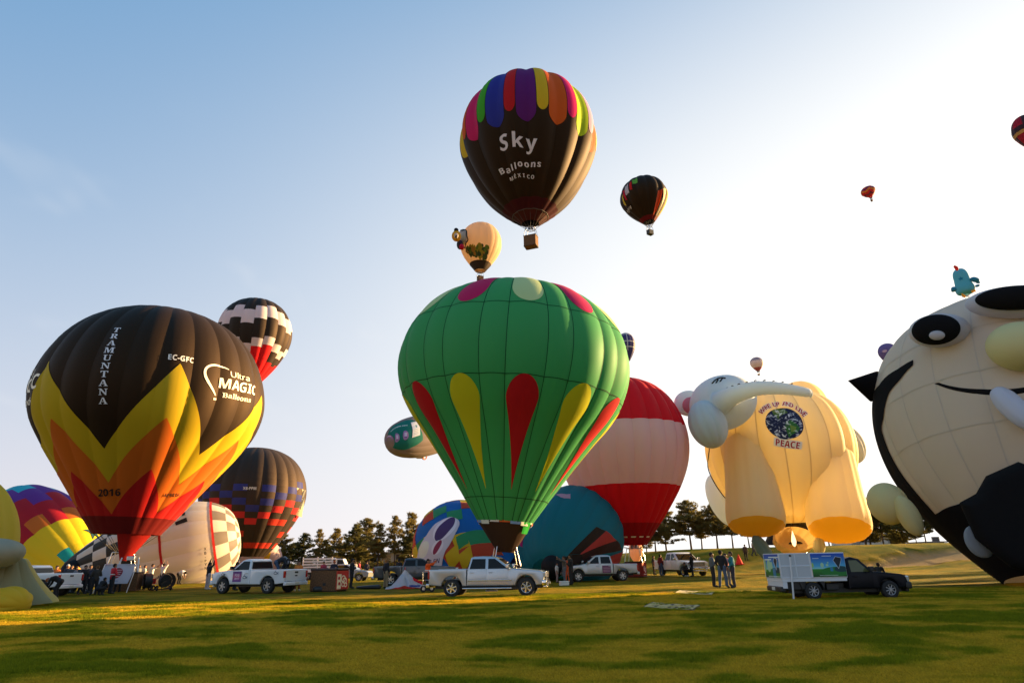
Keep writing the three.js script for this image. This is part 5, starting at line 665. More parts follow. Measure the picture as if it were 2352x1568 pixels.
function pickup(name, label, pos, turn, o, category = 'pickup truck') {
  const c = { rear: -2.88, bed: -0.95, front: 2.92, axR: -1.72, axF: 1.98, wr: 0.41, ar: 0.53, sill: 0.50, belt: 1.25, hood: 1.20, nose: 1.12, roof: 1.87, ws: 1.32, rf: 0.42, rr: -0.72, W: 1.98, doors: [[-0.88, 0.02], [0.06, 1.10]], spokes: 6, rail: 1.27, k: 0.16, ...o };
  const t = thing(name, label, category, pos, turn), hw = c.W / 2, M = c.paint, lift = c.wr - 0.41;
  const yb = c.sill;
  // cab lower body and front wings, one piece with a wheel opening
  const A = arch(c.axF, c.wr + 0.02, c.ar, Math.PI, 0).filter(([, y]) => y >= yb - 0.02);
  const body = slab([[c.bed, yb], [c.axF - c.ar, yb], ...A, [c.axF + c.ar, yb], [c.front - 0.1, yb + 0.02], [c.front, yb + 0.18], [c.front + 0.02, c.nose - 0.25], [c.front - 0.03, c.nose - 0.03], [c.front - 0.16, c.nose + 0.04], [c.ws + 0.3, c.hood + 0.05], [c.ws, c.belt + 0.03], [c.bed, c.belt]], -hw, hw, 0.05);
  bend(body, (x, y, z) => { const f = smooth(x, c.axF - 0.2, c.front), up = smooth(y, c.belt - 0.3, c.belt + 0.05); return [x - 0.10 * f * (z / hw) ** 2, y + (x > c.ws - 0.1 ? 0.035 * (1 - (z / hw) ** 2) * up : 0), z * (1 - 0.03 * up) * (1 - 0.05 * f)]; });
  part(t, 'body', body, M);
  part(t, 'underbody', merged([box(c.front - c.rear - 0.5, 0.16, c.W * 0.62, (c.front + c.rear) / 2, yb - 0.06, 0), box(0.12, 0.12, c.W - 0.3, c.axF, c.wr, 0), box(0.12, 0.12, c.W - 0.3, c.axR, c.wr, 0), box(2 * c.ar, 0.5, c.W * 0.7, c.axF, c.wr + 0.2, 0)]), DARKP);
  // cab above the belt
  const taper = (y) => 1 - c.k * clamp((y - c.belt) / (c.roof - c.belt), 0, 1);
  const cab = slab([[c.bed + 0.01, c.belt - 0.06], [c.ws, c.belt - 0.02], [c.rf + 0.1, c.roof - 0.08], [c.rf - 0.12, c.roof - 0.02], [(c.rf + c.rr) / 2, c.roof], [c.rr + 0.1, c.roof - 0.02], [c.rr - 0.05, c.roof - 0.08]], -hw + 0.02, hw - 0.02, 0.05);
  part(t, 'cab', bend(cab, (x, y, z) => [x, y, z * taper(y)]), M);
  const side = (pts, z, e, name, mat, label) => { const s = new THREE.ShapeGeometry(shapeOf(pts)), z0 = (y) => (hw - 0.02) * taper(y) + e; return bend(s, (x, y) => [x, y, z * z0(y)]); };
  const yT = c.roof - 0.13, yB = c.belt + 0.03;
  const xFront = (y) => lerp(c.ws, c.rf + 0.1, (y - c.belt) / (c.roof - 0.08 - c.belt)) - 0.16, xRear = (y) => lerp(c.bed, c.rr - 0.05, (y - c.belt) / (c.roof - 0.08 - c.belt)) + 0.1;
  const gm = c.glass || GLASS;
  for (const z of [-1, 1]) {
    c.doors.forEach(([a, b], i) => {
      const last = i === c.doors.length - 1, first = i === 0;
      const d = part(t, 'door', (() => { let g = slab([[a, yb + 0.05], [b, yb + 0.05], [b, c.belt + 0.01], [a, c.belt + 0.01]], 0, 0.018, 0.006); g.translate(0, 0, hw - 0.006); if (z < 0) g = mirrorZ(g); return bend(g, (x, y, zz) => [x, y, zz - z * 0.026 * smooth(y, c.belt - 0.3, c.belt + 0.05)]); })(), M);
      const l0 = first ? Math.max(a + 0.06, -9) : a + 0.05, pts = [[first ? Math.max(l0, xRear(yB)) : l0, yB], [last ? Math.min(b - 0.02, xFront(yB)) : b - 0.05, yB], [last ? Math.min(b - 0.02, xFront(yT)) : b - 0.05, yT], [first ? Math.max(l0, xRear(yT)) : l0, yT]];
      part(d, 'window', side(pts, z, 0.012), gm);
      part(d, 'handle', box(0.2, 0.035, 0.045, a + 0.17, c.belt - 0.14, z * (hw + 0.02), 0.012), c.handle || M);
    });
    // wheel arch lip, moulding and step
    if (c.mould) part(t, 'moulding', merged([box(c.ws - c.bed - 0.1, 0.07, 0.025, (c.ws + c.bed) / 2, yb + 0.24, z * (hw + 0.015), 0.01)]), c.mould);
    if (c.step) part(t, 'step', merged([box(c.axF - c.axR - 1.25, 0.07, 0.16, (c.axF + c.axR) / 2 - 0.08, yb - 0.12, z * (hw - 0.02), 0.03)]), c.step);
    part(t, 'mirror', merged([box(0.16, 0.19, 0.24, c.ws - 0.22, c.belt + 0.14, z * (hw + 0.17), 0.04), bar(V3(c.ws - 0.2, c.belt + 0.05, z * (hw - 0.05)), V3(c.ws - 0.2, c.belt + 0.09, z * (hw + 0.1)), 0.03)]), c.mirror || DARKP);
    const lamp = merged([box(0.30, 0.24, 0.34, c.front - 0.13, c.nose - 0.14, z * (hw - 0.24), 0.05)]); part(t, 'headlight', lamp, LAMPW);
    if (!c.noBed) {
      const B = arch(c.axR, c.wr + 0.02, c.ar, Math.PI, 0).filter(([, y]) => y >= yb - 0.02); let g = slab([[c.rear, yb + 0.06], [c.axR - c.ar, yb], ...B, [c.axR + c.ar, yb], [c.bed - 0.03, yb], [c.bed - 0.03, c.rail], [c.rear + 0.02, c.rail], [c.rear, c.rail - 0.04]], 0, 0.14, 0.035); g.translate(0, 0, hw - 0.14); if (z < 0) g = mirrorZ(g);
      part(t, 'bed_side', bend(g, (x, y, zz) => [x, y, zz]), M);
      part(t, 'tail_light', box(0.10, 0.36, 0.14, c.rear + 0.0, c.rail - 0.26, z * (hw - 0.055), 0.025), LAMPR);
    }
    for (const x of [c.axF, c.axR]) wheel(t, x, z * (hw - 0.14), c.wr, 0.27, c.spokes, c.rim || CHROME, z);
  }
  // windscreen and rear window
  const screen = (x0, y0, x1, y1, out, name) => { const P = [], T = []; for (let j = 0; j <= 6; j++) for (let i = 0; i <= 8; i++) { const f = j / 6, y = lerp(y0, y1, f), w = (hw - 0.12) * taper(y), s = i / 8 * 2 - 1; P.push(lerp(x0, x1, f) + out, y, s * w); T.push(i / 8, f); } part(t, name, sheet(P, T, 8, 6), gm); };
  { const n = 0.014; screen(lerp(c.ws, c.rf + 0.1, 0.08) + n, c.belt + 0.04, lerp(c.ws, c.rf + 0.1, 0.9) + n, c.roof - 0.13, 0, 'windscreen'); screen(lerp(c.bed, c.rr - 0.05, 0.15) - n, c.belt + 0.08, lerp(c.bed, c.rr - 0.05, 0.85) - n, c.roof - 0.16, 0, 'rear_window'); }
  if (!c.noBed) {
    part(t, 'bed_floor', merged([box(c.bed - c.rear - 0.06, 0.05, c.W - 0.28, (c.bed + c.rear) / 2, c.rail - 0.5, 0), box(0.05, 0.5, c.W - 0.28, c.bed - 0.06, c.rail - 0.26, 0)]), DARKP);
    const tg = part(t, 'tailgate', merged([box(0.07, c.rail - yb - 0.16, c.W - 0.3, c.rear - 0.0, (c.rail + yb + 0.12) / 2, 0, 0.025)]), M);
    part(tg, 'handle', box(0.03, 0.09, 0.26, c.rear - 0.045, c.rail - 0.16, 0, 0.01), DARKP); if (c.badge) part(tg, 'badge', box(0.02, 0.07, 0.2, c.rear - 0.045, c.rail - 0.34, 0, 0.008), DARKP);
  }
  part(t, 'rear_bumper', merged([box(0.2, 0.2, c.W - 0.06, c.rear - 0.05, yb + 0.02, 0, 0.05)]), c.bumper || CHROME);
  part(t, 'number_plate', box(0.015, 0.13, 0.32, c.rear - 0.155, yb + 0.03, 0), std(rgb(0.6, 0.58, 0.5), 0.6));
  part(t, 'front_bumper', bend(merged([box(0.24, 0.26, c.W - 0.04, c.front + 0.02, yb + 0.1, 0, 0.06), box(0.16, 0.14, c.W - 0.5, c.front, yb - 0.08, 0, 0.04)]), (x, y, z) => [x - 0.10 * (z / hw) ** 2, y, z]), c.bumper || CHROME);
  const gw = c.W - 0.86, gr = part(t, 'grille', box(0.12, c.nose - yb - 0.36, gw, c.front - 0.03, (c.nose + yb + 0.26) / 2, 0, 0.02), DARKP);
  for (let k = 0; k < (c.bars ?? 4); k++) part(gr, 'grille_bar', box(0.05, 0.035, gw, c.front + 0.035, lerp(yb + 0.32, c.nose - 0.06, (k + 0.5) / (c.bars ?? 4)), 0, 0.01), c.grille || CHROME);
  part(gr, 'grille_frame', merged([box(0.06, 0.05, gw + 0.08, c.front + 0.03, c.nose - 0.02, 0, 0.015), box(0.06, 0.05, gw + 0.08, c.front + 0.03, yb + 0.27, 0, 0.015), box(0.06, 0.05, 0.05, c.front + 0.035, (yb + c.nose) / 2 + 0.12, 0, 0.01)]), c.grille || CHROME);
  for (const z of [-1, 1]) part(t, 'fog_lamp', box(0.06, 0.1, 0.2, c.front + 0.09, yb + 0.05, z * (hw - 0.34), 0.02), LAMPW);
  if (c.scale) t.scale.setScalar(c.scale); return t;
}
const SILVER = paint(rgb(0.44, 0.49, 0.53), 0.55, 0.30), WHITEP = paint(rgb(0.72, 0.74, 0.77), 0, 0.35), BLACKP = new THREE.MeshPhysicalMaterial({ color: rgb(0.004, 0.005, 0.009), roughness: 0.3, specularIntensity: 0.35 }), GREYP = paint(rgb(0.45, 0.46, 0.48), 0.5, 0.35);
pickup('silver_pickup', 'silver crew-cab pickup with chrome wheels parked in front of the green balloon', ground(1124, 29.0), -0.13, { scale: 0.93, paint: SILVER, mould: CHROME, step: CHROME, handle: SILVER, mirror: CHROME, rim: CHROME, spokes: 6, bumper: CHROME, bars: 4, badge: true });
{ // white single-cab, tail towards the right and us
  const t = pickup('white_pickup', 'white single-cab pickup with a lit tailgate, parked at left with stickers on its side', ground(586, 36.2), Math.PI - 0.36, { paint: WHITEP, bed: -0.35, rear: -2.75, front: 2.55, axR: -1.62, axF: 1.62, ws: 1.05, rf: 0.3, rr: -0.2, doors: [[-0.28, 0.85]], spokes: 6, rim: std(rgb(0.4, 0.4, 0.4), 0.35, 0.8), bumper: WHITEP, badge: true, mirror: DARKP });
  const st = (x, y, w, h, draw) => part(t, 'sticker', (() => { const g = new THREE.PlaneGeometry(w, h); g.rotateY(Math.PI); g.translate(x, y, -0.99 - 0.024); return g; })(), new THREE.MeshStandardMaterial({ map: canvasTex(128, 128, draw), alphaTest: 0.5, roughness: 0.6, side: THREE.DoubleSide }));
  const fish = (x) => { x.clearRect(0, 0, 128, 128); x.strokeStyle = '#26425f'; x.lineWidth = 10; x.beginPath(); x.ellipse(55, 72, 34, 22, 0, 0, 7); x.stroke(); x.beginPath(); x.moveTo(86, 72); x.lineTo(122, 56); x.moveTo(86, 72); x.lineTo(120, 88); x.stroke(); x.fillStyle = '#26425f'; x.fillRect(40, 18, 14, 20); };
  for (const sgn of [1]) { st(0.55, 0.92, 0.62, 0.56, (x) => { const g = x.createLinearGradient(0, 0, 0, 128); g.addColorStop(0, '#5c3f8a'); g.addColorStop(0.5, '#c0567f'); g.addColorStop(1, '#6a4a98'); x.fillStyle = g; x.fillRect(0, 0, 128, 128); txt(x, 'FIG', 64, 46, 'bold 44px sans-serif', '#f0d6e0'); txt(x, '2017', 64, 88, 'bold 34px sans-serif', '#f0d6e0'); }); st(-0.02, 0.9, 0.42, 0.38, fish); st(1.6, 1.06, 0.36, 0.28, fish); st(-2.2, 1.1, 0.4, 0.34, fish); }
}
pickup('grey_pickup', 'light grey crew-cab pickup facing left, parked before the teal balloon', ground(1377, 44.5), Math.PI + 0.10, { paint: GREYP, rear: -2.6, front: 2.6, bed: -0.85, axR: -1.5, axF: 1.68, wr: 0.38, ar: 0.47, ws: 1.15, rf: 0.35, rr: -0.65, doors: [[-0.76, 0.08], [0.12, 1.0]], W: 1.86, roof: 1.78, belt: 1.17, rail: 1.16, hood: 1.08, nose: 1.0, bumper: GREYP, rim: std(rgb(0.6, 0.6, 0.6), 0.3, 0.9), spokes: 6, mirror: GREYP });
{ const t = scene.children[scene.children.length - 1]; const g = new THREE.PlaneGeometry(0.6, 0.5); g.rotateY(Math.PI); g.translate(-0.35, 0.82, -0.93 - 0.022); part(t, 'sticker', g, new THREE.MeshStandardMaterial({ map: canvasTex(96, 96, (x) => { x.fillStyle = '#6d3b64'; x.fillRect(0, 0, 96, 96); x.fillStyle = '#b98aa0'; for (let i = 0; i < 4; i++) x.fillRect(10, 14 + i * 20, 76, 8); }), roughness: 0.6, side: THREE.DoubleSide })); }
pickup('white_front_pickup', 'white pickup facing us before the right pines, with people at its side', ground(1566, 54), -Math.PI / 2 + 0.28, { paint: WHITEP, bumper: CHROME, grille: CHROME, bars: 3, mirror: CHROME, W: 2.02, roof: 1.92 });
pickup('dark_pickup', 'dark grey pickup behind the white and red cloth heap, mostly hidden', ground(955, 44), 0.1, { paint: paint(rgb(0.06, 0.065, 0.075), 0.2), roof: 1.8, bumper: CHROME });
pickup('white_tail_pickup', 'white pickup at the far left behind the sagging yellow balloon, only its tail showing', ground(52, 37), Math.PI * 0.98, { paint: WHITEP, bumper: WHITEP, rear: -2.75, front: 2.55, roof: 1.75 });
{ // black single-cab with a printed box on its bed
  const p = ground(1934, 23.2), t = pickup('black_pickup', 'black single-cab pickup carrying a box with a printed meadow panel, at right', p, -0.02, { scale: 0.91, paint: BLACKP, rear: -2.55, front: 2.45, bed: 0.02, axR: -1.42, axF: 1.62, wr: 0.33, ar: 0.4, sill: 0.38, belt: 0.98, hood: 0.94, nose: 0.86, roof: 1.58, ws: 1.12, rf: 0.52, rr: 0.12, W: 1.68, doors: [[0.12, 1.0]], noBed: true, bumper: DARKP, rim: std(rgb(0.42, 0.43, 0.45), 0.35, 0.7), spokes: 8, glass: new THREE.MeshPhysicalMaterial({ color: rgb(0.10, 0.10, 0.035), roughness: 0.06 }), bars: 2, grille: DARKP });
  const WS = std(rgb(0.68, 0.7, 0.73), 0.45), x0 = -2.62, x1 = -0.04, y0 = 0.80, y1 = 1.74, hz = 0.86;
  part(t, 'bed_frame', merged([box(x1 - x0, 0.13, 1.72, (x0 + x1) / 2, y0 - 0.06, 0, 0.02), box(0.18, 0.26, 1.7, x0 + 0.1, y0 - 0.24, 0, 0.02)]), WS);
  part(t, 'chassis', merged([box(2.5, 0.2, 1.0, -1.3, 0.5, 0, 0.02), box(0.5, 0.24, 0.2, -0.6, 0.46, 0.62, 0.03), box(0.9, 0.3, 1.5, -2.1, 0.52, 0, 0.03)]), DARKP);
  part(t, 'mud_guard', merged([slab([...arch(-1.42, 0.35, 0.42, Math.PI, 0), [-0.9, 0.74], [-1.95, 0.74]], 0.55, 0.82, 0.01)]), DARKP);
  const fr = []; for (const z of [-hz, hz]) { for (const x of [x0, x0 + 0.62, x0 + 1.2, x1]) fr.push(box(0.045, y1 - y0, 0.045, x, (y0 + y1) / 2, z, 0.01)); for (const y of [y0 + 0.03, (y0 + y1) / 2, y1]) fr.push(box(x1 - x0 + 0.04, 0.045, 0.045, (x0 + x1) / 2, y, z, 0.01)); } for (const x of [x0, x1]) for (const y of [y0 + 0.03, y1]) fr.push(box(0.045, 0.045, 2 * hz, x, y, 0, 0.01));
  part(t, 'cage', merged(fr), WS); for (const i of [0, 1]) for (const j of [0, 1]) part(t, 'sheet_panel', box(0.56, 0.42, 0.02, x0 + 0.31 + i * 0.6, y0 + 0.26 + j * 0.46, hz - 0.0, 0.004), std(rgb(0.5, 0.52, 0.54), 0.5));
  const meadow = (x, w, h) => { const g = x.createLinearGradient(0, 0, 0, h); g.addColorStop(0, '#1547b0'); g.addColorStop(0.55, '#4fb0d8'); g.addColorStop(0.66, '#9fd6d0'); g.addColorStop(0.67, '#2f8f2a'); g.addColorStop(1, '#0b4d18'); x.fillStyle = g; x.fillRect(0, 0, w, h); x.fillStyle = '#1d7a2c'; x.beginPath(); x.ellipse(w * 0.7, h * 0.78, w * 0.45, h * 0.2, 0, 0, 7); x.fill(); x.fillStyle = '#0c3f45'; x.beginPath(); x.ellipse(w * 0.86, h * 0.68, w * 0.2, h * 0.13, 0, 0, 7); x.fill(); x.fillStyle = '#a8d2a8'; x.beginPath(); x.ellipse(w * 0.31, h * 0.5, 32, 44, 0, 0, 7); x.fill(); x.beginPath(); x.ellipse(w * 0.46, h * 0.5, 26, 22, 0.4, 0, 7); x.ellipse(w * 0.49, h * 0.4, 16, 14, 0, 0, 7); x.fill(); x.fillStyle = '#9cc66a'; x.beginPath(); x.ellipse(w * 0.03, h * 0.5, 20, 46, 0, 0, 7); x.fill(); x.fillStyle = '#14202c'; x.strokeStyle = '#e8eef2'; x.lineWidth = 5; x.beginPath(); [[0.66, 0.3], [0.74, 0.14], [0.91, 0.2], [0.9, 0.3], [0.79, 0.66]].forEach(([a, b]) => x.lineTo(a * w, b * h)); x.closePath(); x.fill(); x.stroke(); x.fillStyle = '#2f7fae'; x.fillRect(w * 0.54, h * 0.6, 50, 70); x.fillStyle = '#e9f2ea'; x.fillRect(w * 0.05, h * 0.2, 120, 8); x.fillRect(w * 0.34, h * 0.1, 180, 8); for (let i = 0; i < 16; i++) x.fillRect(w * 0.2 + i * 22, h * 0.93, 14, 8); };
  const pg = new RoundedBoxGeometry(1.36, 0.9, 0.03, 2, 0.005); const pm = new THREE.PlaneGeometry(1.34, 0.88); pm.translate(-0.71, 1.29, hz + 0.048); pg.translate(-0.71, 1.29, hz + 0.025); const pp = part(t, 'printed_panel', pg, WS); part(pp, 'print', pm, new THREE.MeshStandardMaterial({ map: canvasTex(640, 420, meadow), roughness: 0.5 }));
  const bk = new THREE.PlaneGeometry(1.6, 0.9); bk.rotateY(-Math.PI / 2); bk.translate(x0 - 0.03, 1.28, 0); part(t, 'printed_panel', bk, new THREE.MeshStandardMaterial({ map: canvasTex(256, 160, meadow), roughness: 0.5, side: THREE.DoubleSide }));
}
{ // pole that leans on the box
  const a = ground(1824, 22.6).add(V3(0, 0, 0)), b = at(1815, 1276, 22.8), t = thing('white_pole', 'white pole leaning against the box of the black pickup', 'pole', a); part(t, 'shaft', bar(V3(0, 0, 0), b.clone().sub(a), 0.035, 0.03, 10), std(rgb(0.75, 0.76, 0.78), 0.4)); part(t, 'cap', (() => { const g = new THREE.SphereGeometry(0.045, 12, 8); g.translate(...b.clone().sub(a).toArray()); return g; })(), DARKP);
}
{ // slatted farm truck
  const p = ground(732, 62), t = thing('slatted_truck', 'white farm truck with a slatted side, parked behind the brown basket', 'truck', p, 0.12), Wm = std(rgb(0.72, 0.72, 0.74), 0.6);
  for (let k = 0; k < 5; k++) part(t, 'slat', box(2.9, 0.15, 0.05, -0.1, 0.95 + k * 0.26, 1.0, 0.01), Wm); for (let k = 0; k < 5; k++) part(t, 'slat', box(2.9, 0.15, 0.05, -0.1, 0.95 + k * 0.26, -1.0, 0.01), Wm); for (const x of [-1.5, -0.1, 1.3]) part(t, 'post', box(0.08, 1.35, 0.05, x, 1.5, 0.95, 0.01), Wm);
  part(t, 'bed', box(3.2, 0.14, 2.1, 0, 0.8, 0, 0.02), Wm); part(t, 'cab', slab([[1.6, 0.55], [3.3, 0.55], [3.3, 1.05], [2.7, 1.25], [2.35, 1.95], [1.65, 1.98]], -1, 1, 0.05), Wm); part(t, 'window', (() => { const g = new THREE.ShapeGeometry(shapeOf([[1.8, 1.3], [2.55, 1.3], [2.3, 1.85], [1.8, 1.88]])); g.translate(0, 0, 1.008); return g; })(), GLASS);
  for (const x of [-1.0, 2.6]) for (const z of [-0.9, 0.9]) wheel(t, x, z, 0.4, 0.25, 6, std(rgb(0.4, 0.4, 0.4), 0.4, 0.6), z); part(t, 'headlight', box(0.05, 0.16, 0.3, 3.3, 0.9, 0.7, 0.02), LAMPW);
}
{ // saloon car half hidden by the basket
  const p = ground(795, 56), t = thing('grey_car', 'grey saloon car half hidden behind the brown basket, its windscreen showing', 'car', p, -0.05), M = paint(rgb(0.32, 0.34, 0.37), 0.4);
  part(t, 'body', slab([[-2.2, 0.35], ...arch(-1.35, 0.33, 0.38, Math.PI, 0), ...arch(1.35, 0.33, 0.38, Math.PI, 0), [2.2, 0.35], [2.25, 0.7], [2.0, 0.85], [1.0, 0.98], [-2.1, 1.0], [-2.25, 0.8]], -0.86, 0.86, 0.06), M); part(t, 'roof', bend(slab([[-1.75, 0.97], [1.05, 0.97], [0.2, 1.42], [-0.3, 1.47], [-1.1, 1.42]], -0.82, 0.82, 0.04), (x, y, z) => [x, y, z * (1 - 0.2 * smooth(y, 0.97, 1.45))]), M);
  { const P = [], T = []; for (let j = 0; j <= 3; j++) for (let i = 0; i <= 4; i++) { const f = j / 3, y = lerp(1.0, 1.39, f); P.push(lerp(1.02, 0.27, f) + 0.02, y, (i / 2 - 1) * 0.72 * (1 - 0.2 * f)); T.push(i / 4, f); } part(t, 'windscreen', sheet(P, T, 4, 3), new THREE.MeshPhysicalMaterial({ color: rgb(0.15, 0.18, 0.22), roughness: 0.05, clearcoat: 1 })); }
  for (const z of [-1, 1]) { part(t, 'window', (() => { const g = new THREE.ShapeGeometry(shapeOf([[-1.4, 1.02], [0.75, 1.02], [0.15, 1.36], [-1.0, 1.37]])); return bend(g, (x, y) => [x, y, z * (0.826 * (1 - 0.2 * smooth(y, 0.97, 1.45)) + 0.012)]); })(), GLASS); part(t, 'headlight', box(0.2, 0.13, 0.3, 2.12, 0.68, z * 0.62, 0.04), LAMPW); for (const x of [-1.35, 1.35]) wheel(t, x, z * 0.76, 0.32, 0.2, 6, STEEL, z); }
}
// ---------------------------------------------------------------- people: each body one skin over tapered limbs
function netSurface(field, lo, hi, cell) { // surface nets
  const n = [0, 1, 2].map((k) => Math.ceil((hi[k] - lo[k]) / cell) + 1), id = (i, j, k) => (k * n[1] + j) * n[0] + i, F = new Float32Array(n[0] * n[1] * n[2]);
  for (let k = 0; k < n[2]; k++) for (let j = 0; j < n[1]; j++) for (let i = 0; i < n[0]; i++) F[id(i, j, k)] = field(lo[0] + i * cell, lo[1] + j * cell, lo[2] + k * cell);
  const V = new Int32Array(F.length).fill(-1), P = [], I = [];
  for (let k = 0; k < n[2] - 1; k++) for (let j = 0; j < n[1] - 1; j++) for (let i = 0; i < n[0] - 1; i++) {
    let c = 0, x = 0, y = 0, z = 0; const f = (a, b, d) => F[id(i + a, j + b, k + d)];
    for (const [a, b] of NETE) { const fa = f(...a), fb = f(...b); if ((fa < 0) !== (fb < 0)) { const t = fa / (fa - fb); x += a[0] + (b[0] - a[0]) * t; y += a[1] + (b[1] - a[1]) * t; z += a[2] + (b[2] - a[2]) * t; c++; } }
    if (c) { V[id(i, j, k)] = P.length / 3; P.push(lo[0] + (i + x / c) * cell, lo[1] + (j + y / c) * cell, lo[2] + (k + z / c) * cell); }
  }
  for (let k = 1; k < n[2] - 1; k++) for (let j = 1; j < n[1] - 1; j++) for (let i = 1; i < n[0] - 1; i++) {
    const a = F[id(i, j, k)] < 0;
    for (const [d, u, w] of [[[1, 0, 0], [0, 1, 0], [0, 0, 1]], [[0, 1, 0], [0, 0, 1], [1, 0, 0]], [[0, 0, 1], [1, 0, 0], [0, 1, 0]]]) {
      if (a === F[id(i + d[0], j + d[1], k + d[2])] < 0) continue;
      const q = (s, t) => V[id(i - s * u[0] - t * w[0], j - s * u[1] - t * w[1], k - s * u[2] - t * w[2])], v = [q(0, 0), q(1, 0), q(1, 1), q(0, 1)]; if (v.some((e) => e < 0)) continue;
      a ? I.push(v[0], v[1], v[2], v[0], v[2], v[3]) : I.push(v[0], v[2], v[1], v[0], v[3], v[2]);
    }
  }
  const g = new THREE.BufferGeometry(); g.setAttribute('position', new THREE.Float32BufferAttribute(P, 3)); g.setIndex(I); g.computeVertexNormals(); return g;
}
const NETE = []; for (let a = 0; a < 8; a++) for (const b of [1, 2, 4]) if (!(a & b)) NETE.push([[a & 1, a >> 1 & 1, a >> 2 & 1], [(a | b) & 1, (a | b) >> 1 & 1, (a | b) >> 2 & 1]]);
const cap = (p, q, r, s) => { const d = q.clone().sub(p), l = d.lengthSq(); return { p, d, l, r, s, q }; };
const capDist = (c, x, y, z) => { const px = x - c.p.x, py = y - c.p.y, pz = z - c.p.z, t = clamp((px * c.d.x + py * c.d.y + pz * c.d.z) / c.l, 0, 1); return Math.hypot(px - c.d.x * t, py - c.d.y * t, pz - c.d.z * t) - lerp(c.r, c.s, t); };
function skin(caps, grow, cell, k = 0.05) {
  const lo = [9, 9, 9], hi = [-9, -9, -9]; for (const c of caps) for (const e of [c.p, c.q]) e.toArray().forEach((v, i) => { const r = Math.max(c.r, c.s) + grow + 3 * cell; lo[i] = Math.min(lo[i], v - r); hi[i] = Math.max(hi[i], v + r); });
  return netSurface((x, y, z) => { let d = 1e3; for (const c of caps) { const e = capDist(c, x, y, z) - grow, h = clamp(0.5 + 0.5 * (d - e) / k, 0, 1); d = d + (e - d) * h - k * h * (1 - h); } return d; }, lo, hi, cell);
}
